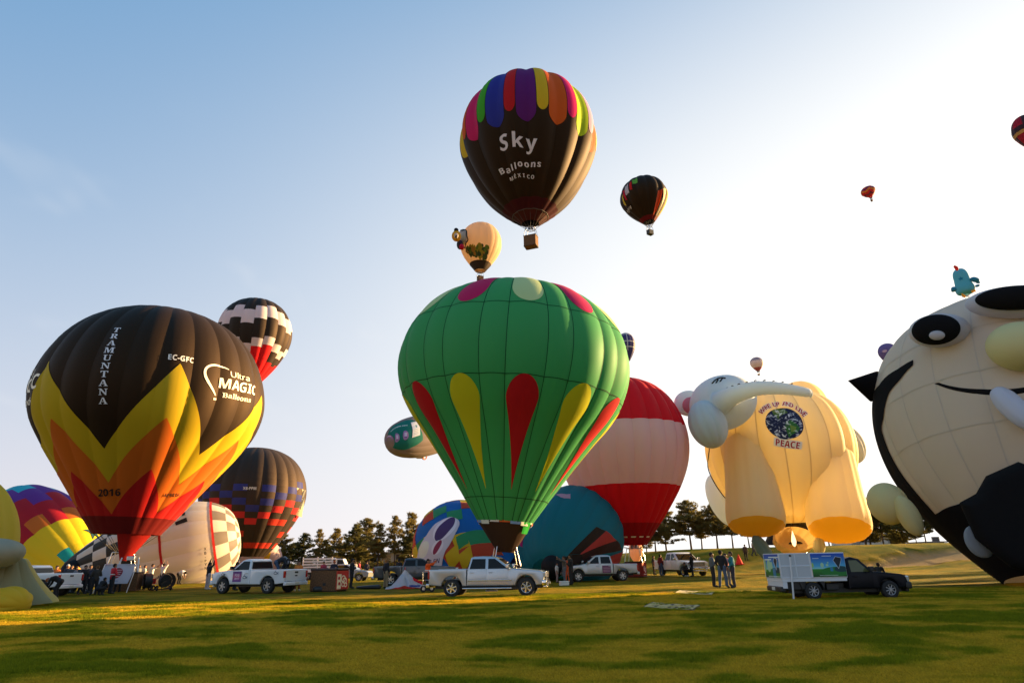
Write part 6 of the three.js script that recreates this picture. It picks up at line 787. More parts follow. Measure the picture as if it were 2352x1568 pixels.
function figure(J) { // joints of a person facing +z, standing height about 1.72
  const j = { pelvis: V3(0, 0.95, 0), chest: V3(0, 1.28, 0), neck: V3(0, 1.46, -0.01), head: V3(0, 1.60, 0.02), hl: V3(0.1, 0.92, 0), kl: V3(0.11, 0.50, 0.02), al: V3(0.12, 0.09, -0.02), tl: V3(0.14, 0.04, 0.14), sl: V3(0.18, 1.40, 0), el: V3(0.24, 1.13, -0.03), wl: V3(0.25, 0.90, 0.06) };
  for (const k of ['h', 'k', 'a', 't', 's', 'e', 'w']) j[k + 'r'] = j[k + 'l'].clone().multiply(V3(-1, 1, 1));
  for (const [k, v] of Object.entries(J)) j[k] = V3(...v);
  const leg = (s) => [cap(j['h' + s], j['k' + s], 0.088, 0.06), cap(j['k' + s], j['a' + s], 0.06, 0.042)], arm = (s) => [cap(j['s' + s], j['e' + s], 0.054, 0.042)], fore = (s) => [cap(j['e' + s], j['w' + s], 0.042, 0.029)], foot = (s) => [cap(j['a' + s], j['t' + s], 0.046, 0.036)];
  const mid = j.pelvis.clone().lerp(j.chest, 0.5), trunk = [cap(j.hl.clone().lerp(j.hr, 0.15).add(V3(0, 0.04, 0)), j.hr.clone().lerp(j.hl, 0.15).add(V3(0, 0.04, 0)), 0.095, 0.095), cap(j.pelvis, mid, 0.12, 0.118), cap(mid, j.chest, 0.118, 0.135), cap(j.sl.clone().lerp(j.sr, 0.2), j.sr.clone().lerp(j.sl, 0.2), 0.085, 0.085), cap(j.chest.clone().add(V3(0.06, 0.02, 0.02)), j.chest.clone().add(V3(-0.06, 0.02, 0.02)), 0.115, 0.115)];
  const neck = [cap(j.neck, j.head.clone().add(V3(0, -0.05, 0)), 0.055, 0.052)];
  const g = { j, body: skin([...trunk, ...leg('l'), ...leg('r'), ...arm('l'), ...arm('r'), ...fore('l'), ...fore('r'), ...foot('l'), ...foot('r'), ...neck], 0, 0.03), top: skin([...trunk.slice(1), ...arm('l'), ...arm('r'), ...fore('l'), ...fore('r')], 0.018, 0.03), tee: skin([...trunk.slice(1), ...arm('l'), ...arm('r')], 0.02, 0.03), legs: skin([trunk[0], ...leg('l'), ...leg('r')], 0.02, 0.028), shoes: merged([skin(foot('l'), 0.016, 0.02, 0.02), skin(foot('r'), 0.016, 0.02, 0.02)]) };
  // head with brow, nose, chin and ears; hands with a palm, four fingers and a thumb
  const h = j.head, up = h.clone().sub(j.neck).normalize(), q = new THREE.Quaternion().setFromUnitVectors(V3(0, 1, 0), up), W = (x, y, z) => V3(x, y, z).applyQuaternion(q).add(h);
  const face = skin([cap(W(0, 0.035, -0.015), W(0, 0.03, 0.01), 0.098, 0.092), cap(W(0, -0.03, 0.02), W(0, -0.085, 0.05), 0.068, 0.042), cap(W(0, 0.0, 0.095), W(0, -0.03, 0.115), 0.012, 0.016), cap(W(0.04, 0.03, 0.085), W(-0.04, 0.03, 0.085), 0.018, 0.018), cap(W(0.025, -0.058, 0.09), W(-0.025, -0.058, 0.09), 0.011, 0.011), cap(W(0.088, 0.02, -0.01), W(0.084, -0.025, 0), 0.016, 0.012), cap(W(-0.088, 0.02, -0.01), W(-0.084, -0.025, 0), 0.016, 0.012)], 0, 0.0095, 0.02);
  const hands = []; for (const s of ['l', 'r']) { const e = j['e' + s], w = j['w' + s], d = w.clone().sub(e).normalize(), side = V3(s === 'l' ? 1 : -1, 0, 0), n = d.clone().cross(side).normalize(), t = n.clone().cross(d).normalize(), A = (f, a, b) => w.clone().addScaledVector(d, f).addScaledVector(n, a).addScaledVector(t, b); const c = [cap(A(0.01, 0, 0), A(0.075, 0, 0), 0.026, 0.032)]; [[-0.03, 0.062], [-0.01, 0.078], [0.01, 0.072], [0.03, 0.055]].forEach(([o, l]) => { const k = A(0.085 + l * 0.5, o, -0.008); c.push(cap(A(0.085, o, 0), k, 0.009, 0.008), cap(k, A(0.08 + l, o, -0.03), 0.008, 0.007)); }); c.push(cap(A(0.03, -0.03, 0), A(0.075, -0.058, -0.014), 0.011, 0.009)); hands.push(skin(c, 0, 0.0085, 0.01)); }
  g.body = merged([g.body, face, ...hands]);
  g.hair = skin([cap(W(0, 0.052, -0.025), W(0, 0.055, -0.005), 0.102, 0.094), cap(W(0, 0.0, -0.055), W(0, -0.03, -0.05), 0.072, 0.055)], 0, 0.012, 0.03);
  g.eyes = merged([1, -1].map((s) => { const e = new THREE.SphereGeometry(0.011, 8, 6), p = W(s * 0.032, 0.008, 0.094); e.translate(p.x, p.y, p.z); return e; }));
  g.cap = (() => { const c = new THREE.SphereGeometry(0.108, 18, 10, 0, 6.2832, 0, 1.5), b = new THREE.CylinderGeometry(0.1, 0.1, 0.012, 16, 1, false, -0.9, 1.8); b.translate(0, 0.01, 0.07); const m = merged([c, b]); m.applyQuaternion(q); const p = W(0, 0.05, -0.005); m.translate(p.x, p.y, p.z); return m; })();
  return g;
}
const POSES = {
  stand: figure({}), wide: figure({ kl: [0.15, 0.5, 0.03], al: [0.19, 0.09, 0], tl: [0.23, 0.04, 0.15], kr: [-0.14, 0.5, 0], ar: [-0.17, 0.09, -0.04], tr: [-0.21, 0.04, 0.11], wl: [0.2, 1.02, 0.2], el: [0.27, 1.15, 0.02] }),
  stride: figure({ kl: [0.1, 0.52, 0.14], al: [0.1, 0.1, 0.2], tl: [0.11, 0.05, 0.36], kr: [-0.1, 0.5, -0.04], ar: [-0.1, 0.12, -0.26], tr: [-0.1, 0.04, -0.13], el: [0.24, 1.14, -0.12], wl: [0.23, 0.92, -0.1], er: [-0.24, 1.14, 0.06], wr: [-0.22, 0.98, 0.24] }),
  reach: figure({ el: [0.22, 1.46, 0.24], wl: [0.14, 1.62, 0.42], er: [-0.22, 1.44, 0.22], wr: [-0.12, 1.52, 0.42], kl: [0.14, 0.5, 0.04], al: [0.17, 0.09, 0.02], tl: [0.2, 0.04, 0.18] }),
  up: figure({ el: [0.26, 1.62, 0.1], wl: [0.2, 1.86, 0.14], er: [-0.25, 1.6, 0.12], wr: [-0.12, 1.8, 0.2] }),
  fold: figure({ el: [0.27, 1.14, 0.05], wl: [-0.02, 1.16, 0.2], er: [-0.27, 1.14, 0.05], wr: [0.04, 1.2, 0.22] }),
  bend: figure({ pelvis: [0, 0.88, -0.12], chest: [0, 1.05, 0.2], neck: [0, 1.02, 0.4], head: [0, 0.98, 0.53], hl: [0.1, 0.88, -0.12], hr: [-0.1, 0.88, -0.12], kl: [0.13, 0.5, 0.06], kr: [-0.13, 0.5, 0.06], sl: [0.18, 1.06, 0.34], sr: [-0.18, 1.06, 0.34], el: [0.2, 0.8, 0.42], er: [-0.2, 0.8, 0.42], wl: [0.12, 0.6, 0.5], wr: [-0.1, 0.58, 0.5] }),
  crouch: figure({ pelvis: [0, 0.42, -0.2], chest: [0, 0.72, 0.02], neck: [0, 0.86, 0.14], head: [0, 0.98, 0.2], hl: [0.1, 0.4, -0.2], hr: [-0.1, 0.4, -0.2], kl: [0.18, 0.5, 0.22], kr: [-0.18, 0.5, 0.22], al: [0.13, 0.09, 0], ar: [-0.13, 0.09, 0], tl: [0.15, 0.04, 0.16], tr: [-0.15, 0.04, 0.16], sl: [0.19, 0.82, 0.1], sr: [-0.19, 0.82, 0.1], el: [0.25, 0.58, 0.24], er: [-0.25, 0.58, 0.24], wl: [0.1, 0.5, 0.42], wr: [-0.1, 0.48, 0.42] }),
};
const SKINM = std(rgb(0.30, 0.155, 0.095), 0.6), cloth = (r, g, b) => { const k = 'c' + [r, g, b]; if (!matCache.has(k)) matCache.set(k, std(rgb(r, g, b), 0.9)); return matCache.get(k); };
const HAIRD = cloth(0.012, 0.009, 0.008), EYEM = cloth(0.02, 0.015, 0.012);
const BLK = [0.012, 0.012, 0.015], NAVY = [0.018, 0.024, 0.045], JEAN = [0.05, 0.085, 0.15], WHT = [0.62, 0.62, 0.64], KHA = [0.24, 0.18, 0.10], GRY = [0.16, 0.17, 0.19];
function person(u, d, h, pose, turn, topC, legC, label, o = {}) {
  const G = POSES[pose], pos = o.pos || ground(u, d), t = thing('person', label, 'person', pos, turn), s = h / 1.72; t.scale.setScalar(s);
  part(t, 'body', G.body, SKINM); part(t, o.tee ? 'shirt' : 'jacket', o.tee ? G.tee : G.top, cloth(...topC)); part(t, 'trousers', G.legs, cloth(...legC)); part(t, 'shoes', G.shoes, cloth(...(o.shoes || [0.03, 0.03, 0.03]))); part(t, 'eyes', G.eyes, EYEM);
  if (o.cap) part(t, 'cap', G.cap, cloth(...o.cap)); else part(t, 'hair', G.hair, o.hair ? cloth(...o.hair) : HAIRD);
  if (o.vest) part(t, 'reflective_strip', (() => { const g = new THREE.TorusGeometry(0.165, 0.02, 6, 24); g.rotateX(Math.PI / 2); g.scale(1.05, 1.6, 0.9); g.translate(0, 1.12, 0.0); return g; })(), cloth(0.7, 0.7, 0.65));
  return t;
}
const D = (px) => 1.72 * VF / px; // depth at which a grown person is px tall
person(296, 45, 1.74, 'wide', 2.6, WHT, NAVY, 'person in a white shirt and dark jeans beside the brown wicker panel at left', { tee: 1 });
person(342, 50, 1.72, 'reach', 1.9, WHT, BLK, 'person in a white shirt behind the dark fan drums, looking right', { tee: 1 });
person(368, 50, 1.76, 'up', 2.9, WHT, BLK, 'person in a white shirt holding up the red band of the white balloon', { tee: 1 });
person(409, 56, 1.7, 'bend', 1.4, WHT, BLK, 'person in a white shirt bending down before the white check balloon', { tee: 1 });
person(436, 60, 1.72, 'fold', 2.9, BLK, BLK, 'left of two dark-clothed people standing close before the white check balloon');
person(449, 60.5, 1.74, 'reach', 2.7, BLK, BLK, 'right of two dark-clothed people standing close before the white check balloon');
person(474, 42.5, 1.74, 'up', 2.6, BLK, [0.42, 0.36, 0.36], 'person in black top and light trousers pulling a red rope left of the white pickup', { shoes: [0.6, 0.6, 0.6] });
person(126, 34.5, 1.66, 'bend', -1.35, BLK, BLK, 'person bending over beside the sagging yellow cloth at far left', { hair: [0.35, 0.09, 0.02] });
person(118, 41, 1.7, 'stand', 0.4, [0.65, 0.16, 0.03], NAVY, 'person in an orange top behind the white pickup tail at far left');
person(142, 41.5, 1.76, 'fold', 2.7, NAVY, NAVY, 'person with a white and blue cap in the dark crowd at far left', { cap: [0.5, 0.55, 0.62] });
person(163, 40.5, 1.62, 'stand', 2.2, GRY, BLK, 'grey-topped person beside the burner flame in the crowd at left');
person(212, 37.5, 1.66, 'fold', -2.4, [0.03, 0.025, 0.02], BLK, 'dark-clothed person with a yellow badge left of the white emblem banner', { hair: [0.1, 0.05, 0.02] });
person(184, 38.5, 1.68, 'wide', 1.2, BLK, BLK, 'dark-clothed person in the crowd between the flame and the white emblem banner');
person(251, 38.5, 1.74, 'fold', 2.6, [0.55, 0.02, 0.03], BLK, 'person in a red and white vest right of the white emblem banner', { vest: 1 });
person(228, 37.2, 1.5, 'crouch', 2.9, BLK, BLK, 'person crouching in black before the white emblem banner');
person(196, 40.2, 1.7, 'fold', 0.8, NAVY, BLK, 'person in navy at the black trailer, right of the burner flame at left');
person(231, 41, 1.74, 'stand', 2.2, [0.05, 0.045, 0.05], NAVY, 'person behind the left frame of the white emblem banner', { cap: [0.4, 0.05, 0.04] });
person(268, 40.6, 1.7, 'reach', -2.2, BLK, BLK, 'person in black between the red-vested person and the brown wicker panel');
person(310, 47, 1.68, 'stand', 1.2, GRY, BLK, 'person in grey behind the brown wicker panel at left');
person(153, 43, 1.72, 'wide', 0.6, [0.1, 0.09, 0.08], BLK, 'person in a brown top left of the burner flame in the crowd');
person(325, 52, 1.66, 'fold', 2.2, [0.5, 0.48, 0.46], NAVY, 'person in a pale top close to the lower edge of the white check balloon', { tee: 1 });
person(537, 40.5, 1.72, 'stand', 2.4, [0.10, 0.018, 0.02], BLK, 'person in a dark red top standing behind the hood of the white pickup');
person(681, 37.6, 1.7, 'stand', 0.5, [0.65, 0.2, 0.03], [0.3, 0.1, 0.03], 'person mostly hidden behind the tailgate of the white pickup', { shoes: [0.6, 0.5, 0.35] });
{ const b = ground(632, 37.2), c = ground(650, 37.4); person(0, 0, 1.72, 'bend', 1.9, [0.02, 0.025, 0.035], JEAN, 'person in a black top bending in the bed of the white pickup', { pos: b.setY(0.77) }); person(0, 0, 1.74, 'bend', -2.2, [0.22, 0.23, 0.26], BLK, 'person in a grey top bending in the bed of the white pickup', { pos: c.setY(0.77) }); }
person(805, 40, 1.8, 'fold', 2.0, BLK, BLK, 'tall person all in black standing right of the brown basket');
person(740, 50, 1.68, 'stand', 0.6, [0.36, 0.04, 0.08], NAVY, 'person in a pink-red top behind the left part of the brown basket');
person(764, 47, 1.72, 'fold', 0.3, NAVY, BLK, 'person in navy behind the right part of the brown basket', { cap: [0.5, 0.12, 0.03] });
person(885, 39, 1.74, 'stand', 2.4, BLK, KHA, 'person in black top and khaki trousers left of the white and red cloth heap', { hair: [0.3, 0.14, 0.03] });
person(914, 50, 1.76, 'fold', 2.9, [0.015, 0.016, 0.02], NAVY, 'dark-clothed person behind the white and red cloth heap');
person(864, 72, 1.1, 'bend', 1.2, [0.45, 0.5, 0.6], BLK, 'child in a pale blue top bending on the grass before the left pines');
person(823, 66, 1.7, 'stride', 1.6, [0.32, 0.03, 0.05], GRY, 'person in a red top walking far behind the person in black');
person(814, 68, 1.66, 'stand', 0.8, [0.4, 0.34, 0.33], KHA, 'person in a pale top beside the walker in red, far off');
person(841, 70, 1.6, 'stand', 0.2, [0.03, 0.03, 0.06], NAVY, 'small dark-blue figure standing on the grass before the left pines');
person(981, 34.5, 1.66, 'reach', 1.4, [0.78, 0.10, 0.01], BLK, 'person in an orange vest with a hand cart at the tail of the silver pickup', { vest: 1 });
person(1298, 41.5, 1.72, 'reach', -1.6, [0.10, 0.09, 0.09], [0.1, 0.11, 0.14], 'person stretching out an arm, left one of the pair beside the silver pickup front');
person(1313, 39.2, 1.8, 'fold', -2.0, BLK, BLK, 'person in black, the right one of the pair beside the front of the silver pickup');
person(1304, 43, 1.66, 'stand', 2.8, [0.5, 0.08, 0.03], [0.62, 0.10, 0.03], 'person in orange-red trousers half hidden behind the pair right of the silver pickup');
person(1280, 43, 1.3, 'stand', 1.4, WHT, [0.3, 0.2, 0.2], 'child in white at the front of the silver pickup', { tee: 1 });
person(1504, 58, 1.66, 'stand', 0.9, [0.02, 0.015, 0.018], BLK, 'person in dark clothes with a red bag left of the white pickup facing us');
person(1520, 55, 1.76, 'stand', 2.2, [0.17, 0.02, 0.02], JEAN, 'person in a maroon top and jeans left of the white pickup facing us', { shoes: [0.4, 0.4, 0.4] });
person(1592, 51, 1.8, 'wide', -1.8, BLK, BLK, 'person in black standing at the side of the white pickup facing us');
person(1580, 51.5, 1.7, 'crouch', -1.2, [0.02, 0.02, 0.02], BLK, 'person crouching in black at the side of the white pickup facing us', { shoes: [0.5, 0.5, 0.5] });
person(1642, 32.8, 1.72, 'fold', 1.5, [0.08, 0.10, 0.13], [0.015, 0.016, 0.02], 'left of three people in a group at centre right, grey jacket and dark trousers');
person(1664, 32.2, 1.82, 'wide', 2.7, BLK, [0.06, 0.095, 0.16], 'middle of three people in a group at centre right, black jacket and blue jeans');
person(1674, 33.8, 1.66, 'stand', 0.2, [0.5, 0.2, 0.2], GRY, 'person in a pale and red top half hidden inside the group at centre right');
person(1688, 32.0, 1.74, 'wide', -1.7, [0.015, 0.15, 0.20], [0.03, 0.03, 0.045], 'right person of the group at centre right, teal jacket');
person(1715, 68, 1.64, 'stand', 2.4, [0.04, 0.03, 0.03], BLK, 'small dark figure on the far grass right of the group of people');
person(1733, 70, 1.68, 'stride', 1.2, [0.3, 0.25, 0.22], NAVY, 'small figure in a pale top walking far off, right of the group of people');
person(2026, 33.5, 1.62, 'crouch', 2.6, [0.012, 0.012, 0.012], BLK, 'person in black sitting on the grass behind the bonnet of the black pickup');

// ---------------------------------------------------------------- small things on the grass
{ // brown basket with a red printed end
  const p = ground(754, 36.5), t = thing('wicker_basket', 'big brown wicker basket with a red printed end, right of the white pickup', 'basket', p, -0.34), w = 1.75, h = 1.12, dp = 1.15;
  part(t, 'wall', merged([box(w, h, 0.06, 0, h / 2 + 0.06, dp / 2), box(w, h, 0.06, 0, h / 2 + 0.06, -dp / 2), box(0.06, h, dp - 0.07, -w / 2 + 0.03, h / 2 + 0.06, 0), box(0.06, h, dp - 0.07, w / 2 - 0.03, h / 2 + 0.06, 0), box(w - 0.13, 0.05, dp - 0.07, 0, 0.1, 0)]), WICKER);
  const r = []; for (const z of [-dp / 2, dp / 2]) r.push(bar(V3(-w / 2, h + 0.08, z), V3(w / 2, h + 0.08, z), 0.07, 0.07, 10)); for (const x of [-w / 2, w / 2]) r.push(bar(V3(x, h + 0.08, -dp / 2), V3(x, h + 0.08, dp / 2), 0.07, 0.07, 10)); part(t, 'rim', merged(r), LEATHER);
  part(t, 'skid', merged([box(w, 0.08, 0.08, 0, 0.04, dp / 2 - 0.1), box(w, 0.08, 0.08, 0, 0.04, -dp / 2 + 0.1)]), LEATHER); part(t, 'foot_hole', merged([box(0.2, 0.14, 0.02, 0.1, 0.4, dp / 2 + 0.035, 0.005)]), DARKP);
  const g = new RoundedBoxGeometry(0.04, 1.02, dp + 0.06, 2, 0.015); g.translate(w / 2 + 0.03, 0.62, 0); const e = part(t, 'printed_cover', g, std(rgb(0.62, 0.05, 0.02), 0.6)), pg = new THREE.PlaneGeometry(dp - 0.05, 0.95); pg.rotateY(Math.PI / 2); pg.translate(w / 2 + 0.056, 0.62, 0);
  part(e, 'print', pg, new THREE.MeshStandardMaterial({ map: canvasTex(128, 128, (x) => { x.fillStyle = '#c8261a'; x.fillRect(0, 0, 128, 128); x.fillStyle = '#f2e3c0'; x.fillRect(0, 20, 46, 108); x.strokeStyle = '#f2e3c0'; x.lineWidth = 9; for (const [a, b, r] of [[70, 55, 22], [88, 70, 20], [70, 95, 16], [100, 100, 14]]) { x.beginPath(); x.arc(a, b, r, 0, 7); x.stroke(); } x.fillStyle = '#b3251b'; for (const [a, b] of [[20, 50], [26, 90]]) { x.beginPath(); x.arc(a, b, 12, 0, 7); x.fill(); } }), roughness: 0.6 }));
}
{ const t = thing('black_mat', 'black padded mat lying left of the brown basket', 'mat', ground(733, 36.2), 0.3); part(t, 'pad', box(0.75, 0.3, 0.6, 0, 0.15, 0, 0.12), DARKP); }
{ // cloth heap
  const p = ground(934, 38.5), t = thing('cloth_heap', 'peaked heap of white and red balloon cloth on grass left of the silver pickup', 'balloon cloth', p, 0.1), W = 2.35, n = 44, m = 14, hgt = (x) => { const a = clamp(1 - Math.abs(x + 0.15) / (x < -0.15 ? 0.95 : 1.35), 0, 1); return 0.10 + 1.02 * Math.pow(a, 1.35); };
  const strip = (f0, f1) => { const P = [], T = []; for (let j = 0; j <= m; j++) for (let i = 0; i <= n; i++) { const s = i / n, f = lerp(f0, f1, j / m), x = lerp(-1.25, 1.25, s), y = hgt(x) * f * (1 + 0.1 * Math.sin(s * 31 + f * 4) * (1 - f)), z = (1 - f) * (0.85 + 0.14 * Math.sin(s * 23)) + 0.06 * Math.sin(s * 40 + f * 9); P.push(x + (1 - f) * 0.06 * Math.sin(s * 17), Math.max(0.01, y), z); T.push(s * 4, f * 3); } return sheet(P, T, n, m); };
  part(t, 'white_cloth', strip(0.16, 1), fabric(rgb(0.60, 0.58, 0.62), 0.3)); part(t, 'red_hem', strip(-0.04, 0.16), fabric(rgb(0.6, 0.04, 0.02), 0.3));
  const rc = (pts, c, nm) => { const P = [], T = []; for (let j = 0; j <= 6; j++) for (let i = 0; i <= 10; i++) { const s = i / 10, f = j / 6, a = pts[0].clone().lerp(pts[1], s), b = pts[3].clone().lerp(pts[2], s), q = a.lerp(b, f); q.z += 0.03 * Math.sin(s * 12 + f * 5); P.push(...q.toArray()); T.push(s, f); } part(t, nm, sheet(P, T, 10, 6), fabric(c, 0.3)); };
  rc([V3(0.35, 0.66, 0.36), V3(1.05, 0.32, 0.55), V3(1.0, 0.2, 0.72), V3(0.42, 0.46, 0.5)], rgb(0.6, 0.015, 0.02), 'red_patch'); rc([V3(0.2, 0.22, 0.78), V3(0.9, 0.2, 0.82), V3(0.85, 0.12, 0.92), V3(0.2, 0.12, 0.9)], rgb(0.05, 0.06, 0.3), 'blue_patch');
  const P = [], T = []; for (let j = 0; j <= 8; j++) for (let i = 0; i <= 8; i++) { const s = i / 8, f = j / 8; P.push(lerp(-1.25, 1.25, s), hgt(lerp(-1.25, 1.25, s)) * (1 - f), -f * 0.7); T.push(s, f); } part(t, 'back_cloth', sheet(P, T, 8, 8), fabric(rgb(0.58, 0.56, 0.6), 0.3));
  part(t, 'tip', (() => { const g = new THREE.ConeGeometry(0.05, 0.22, 8); g.translate(-0.15, 1.18, 0); return g; })(), cloth(0.55, 0.03, 0.02));
}
{ const t = thing('cloth_roll', 'long dark rolled-up cloth lying left of the white and red heap', 'cloth roll', ground(846, 38.2), 0.02); const g = new THREE.CapsuleGeometry(0.14, 1.25, 6, 14); g.rotateZ(Math.PI / 2); bend(g, (x, y, z) => [x, y * (0.8 + 0.25 * Math.sin(x * 3)) + 0.12, z + 0.05 * Math.sin(x * 5)]); part(t, 'roll', g, DARKP); }
{ // hand cart
  const t = thing('hand_cart', 'two-wheeled metal hand cart held by the person in orange', 'cart', ground(982, 33.6), 0.1); for (const x of [-0.22, 0.22]) { const g = new THREE.TorusGeometry(0.13, 0.045, 8, 20); g.translate(x, 0.17, 0.15); const w = part(t, 'wheel', g, RUBBER); const h = new THREE.CylinderGeometry(0.07, 0.07, 0.05, 12); h.rotateX(Math.PI / 2); h.translate(x, 0.17, 0.15); part(w, 'hub', h, STEEL); }
  part(t, 'frame', merged([bar(V3(-0.26, 0.2, 0.1), V3(-0.28, 1.02, 0.12), 0.02), bar(V3(0.26, 0.2, 0.1), V3(0.24, 1.02, 0.12), 0.02), bar(V3(-0.28, 1.02, 0.12), V3(0.24, 1.02, 0.12), 0.02), bar(V3(-0.3, 0.3, 0.15), V3(0.5, 0.3, 0.15), 0.025), bar(V3(-0.26, 0.6, 0.11), V3(0.25, 0.6, 0.11), 0.015)]), STEEL); part(t, 'tray', box(0.6, 0.05, 0.5, 0, 0.33, -0.02, 0.015), std(rgb(0.3, 0.3, 0.3), 0.5));
}
{ const t = thing('white_box', 'small white box on the grass by the pair right of the silver pickup', 'box', ground(1296, 38.6), 0.2); part(t, 'body', box(0.55, 0.2, 0.4, 0, 0.1, 0, 0.03), std(rgb(0.7, 0.7, 0.72), 0.5)); part(t, 'lid', box(0.57, 0.05, 0.42, 0, 0.23, 0, 0.015), std(rgb(0.72, 0.72, 0.74), 0.5)); }
{ const t = thing('dark_block', 'dark step block on the grass just behind the silver pickup, seen under it', 'block', ground(1129, 33), 0.1); part(t, 'body', box(0.55, 0.45, 0.4, 0, 0.22, 0, 0.03), DARKP); part(t, 'base', box(0.62, 0.05, 0.46, 0, 0.03, 0, 0.01), std(rgb(0.2, 0.18, 0.16), 0.7)); }
{ // red basket details: a printed white emblem on its right face stands with the balloon; a red marker far off
  const t = thing('red_marker', 'small red object standing on the far grass left of the two small figures', 'marker', ground(1699, 66), 0); part(t, 'body', (() => { const g = new THREE.ConeGeometry(0.42, 1.1, 14); g.translate(0, 0.55, 0); return g; })(), cloth(0.55, 0.02, 0.015)); part(t, 'foot', box(0.8, 0.08, 0.8, 0, 0.04, 0, 0.02), cloth(0.5, 0.02, 0.015));
}
function fan(u, d, label, turn) { // inflation fan: cage, blades, engine, wheels
  const t = thing('inflation_fan', label, 'fan', ground(u, d), turn), c = new THREE.CylinderGeometry(0.5, 0.46, 0.46, 30, 1, true); c.rotateX(Math.PI / 2); c.translate(0, 0.62, 0); part(t, 'shroud', c, new THREE.MeshStandardMaterial({ color: rgb(0.015, 0.015, 0.015), roughness: 0.6, side: THREE.DoubleSide }));
  const g = []; for (const r of [0.1, 0.16, 0.22, 0.28, 0.34, 0.4, 0.46, 0.5]) { const k = new THREE.TorusGeometry(r, 0.014, 5, 28); k.translate(0, 0.62, 0.2); g.push(k); } for (let i = 0; i < 14; i++) { const a = i / 14 * 6.283; g.push(bar(V3(0, 0.62, 0.18), V3(Math.cos(a) * 0.5, 0.62 + Math.sin(a) * 0.5, 0.18), 0.012)); } part(t, 'cage', merged(g), DARKP);
  { const k = new THREE.CylinderGeometry(0.4, 0.3, 0.1, 24); k.rotateX(Math.PI / 2); k.translate(0, 0.62, -0.2); part(t, 'hub_plate', k, DARKP); }
  for (let i = 0; i < 2; i++) { const b = box(0.42, 0.1, 0.02, 0.22, 0, 0); b.rotateX(0.4); b.rotateZ(i * Math.PI + 0.5); b.translate(0, 0.62, 0); part(t, 'blade', b, std(rgb(0.25, 0.16, 0.08), 0.5)); }
  part(t, 'engine', box(0.36, 0.34, 0.3, 0, 0.6, -0.34, 0.05), cloth(0.5, 0.02, 0.012)); part(t, 'frame', merged([bar(V3(-0.35, 0.06, 0.25), V3(-0.3, 0.7, -0.4), 0.025), bar(V3(0.35, 0.06, 0.25), V3(0.3, 0.7, -0.4), 0.025), bar(V3(-0.4, 0.1, -0.3), V3(0.4, 0.1, -0.3), 0.025), bar(V3(-0.3, 0.7, -0.4), V3(-0.3, 0.95, -0.75), 0.022), bar(V3(0.3, 0.7, -0.4), V3(0.3, 0.95, -0.75), 0.022)]), DARKP);
  for (const x of [-0.45, 0.45]) { const w = new THREE.TorusGeometry(0.13, 0.05, 8, 18); w.rotateY(Math.PI / 2); w.translate(x, 0.18, -0.3); part(t, 'wheel', w, RUBBER); } return t;
}
fan(335, 42.5, 'left one of two black inflation fans before the white check balloon', -0.9); fan(379, 42, 'right one of two black inflation fans before the white check balloon', 0.9);
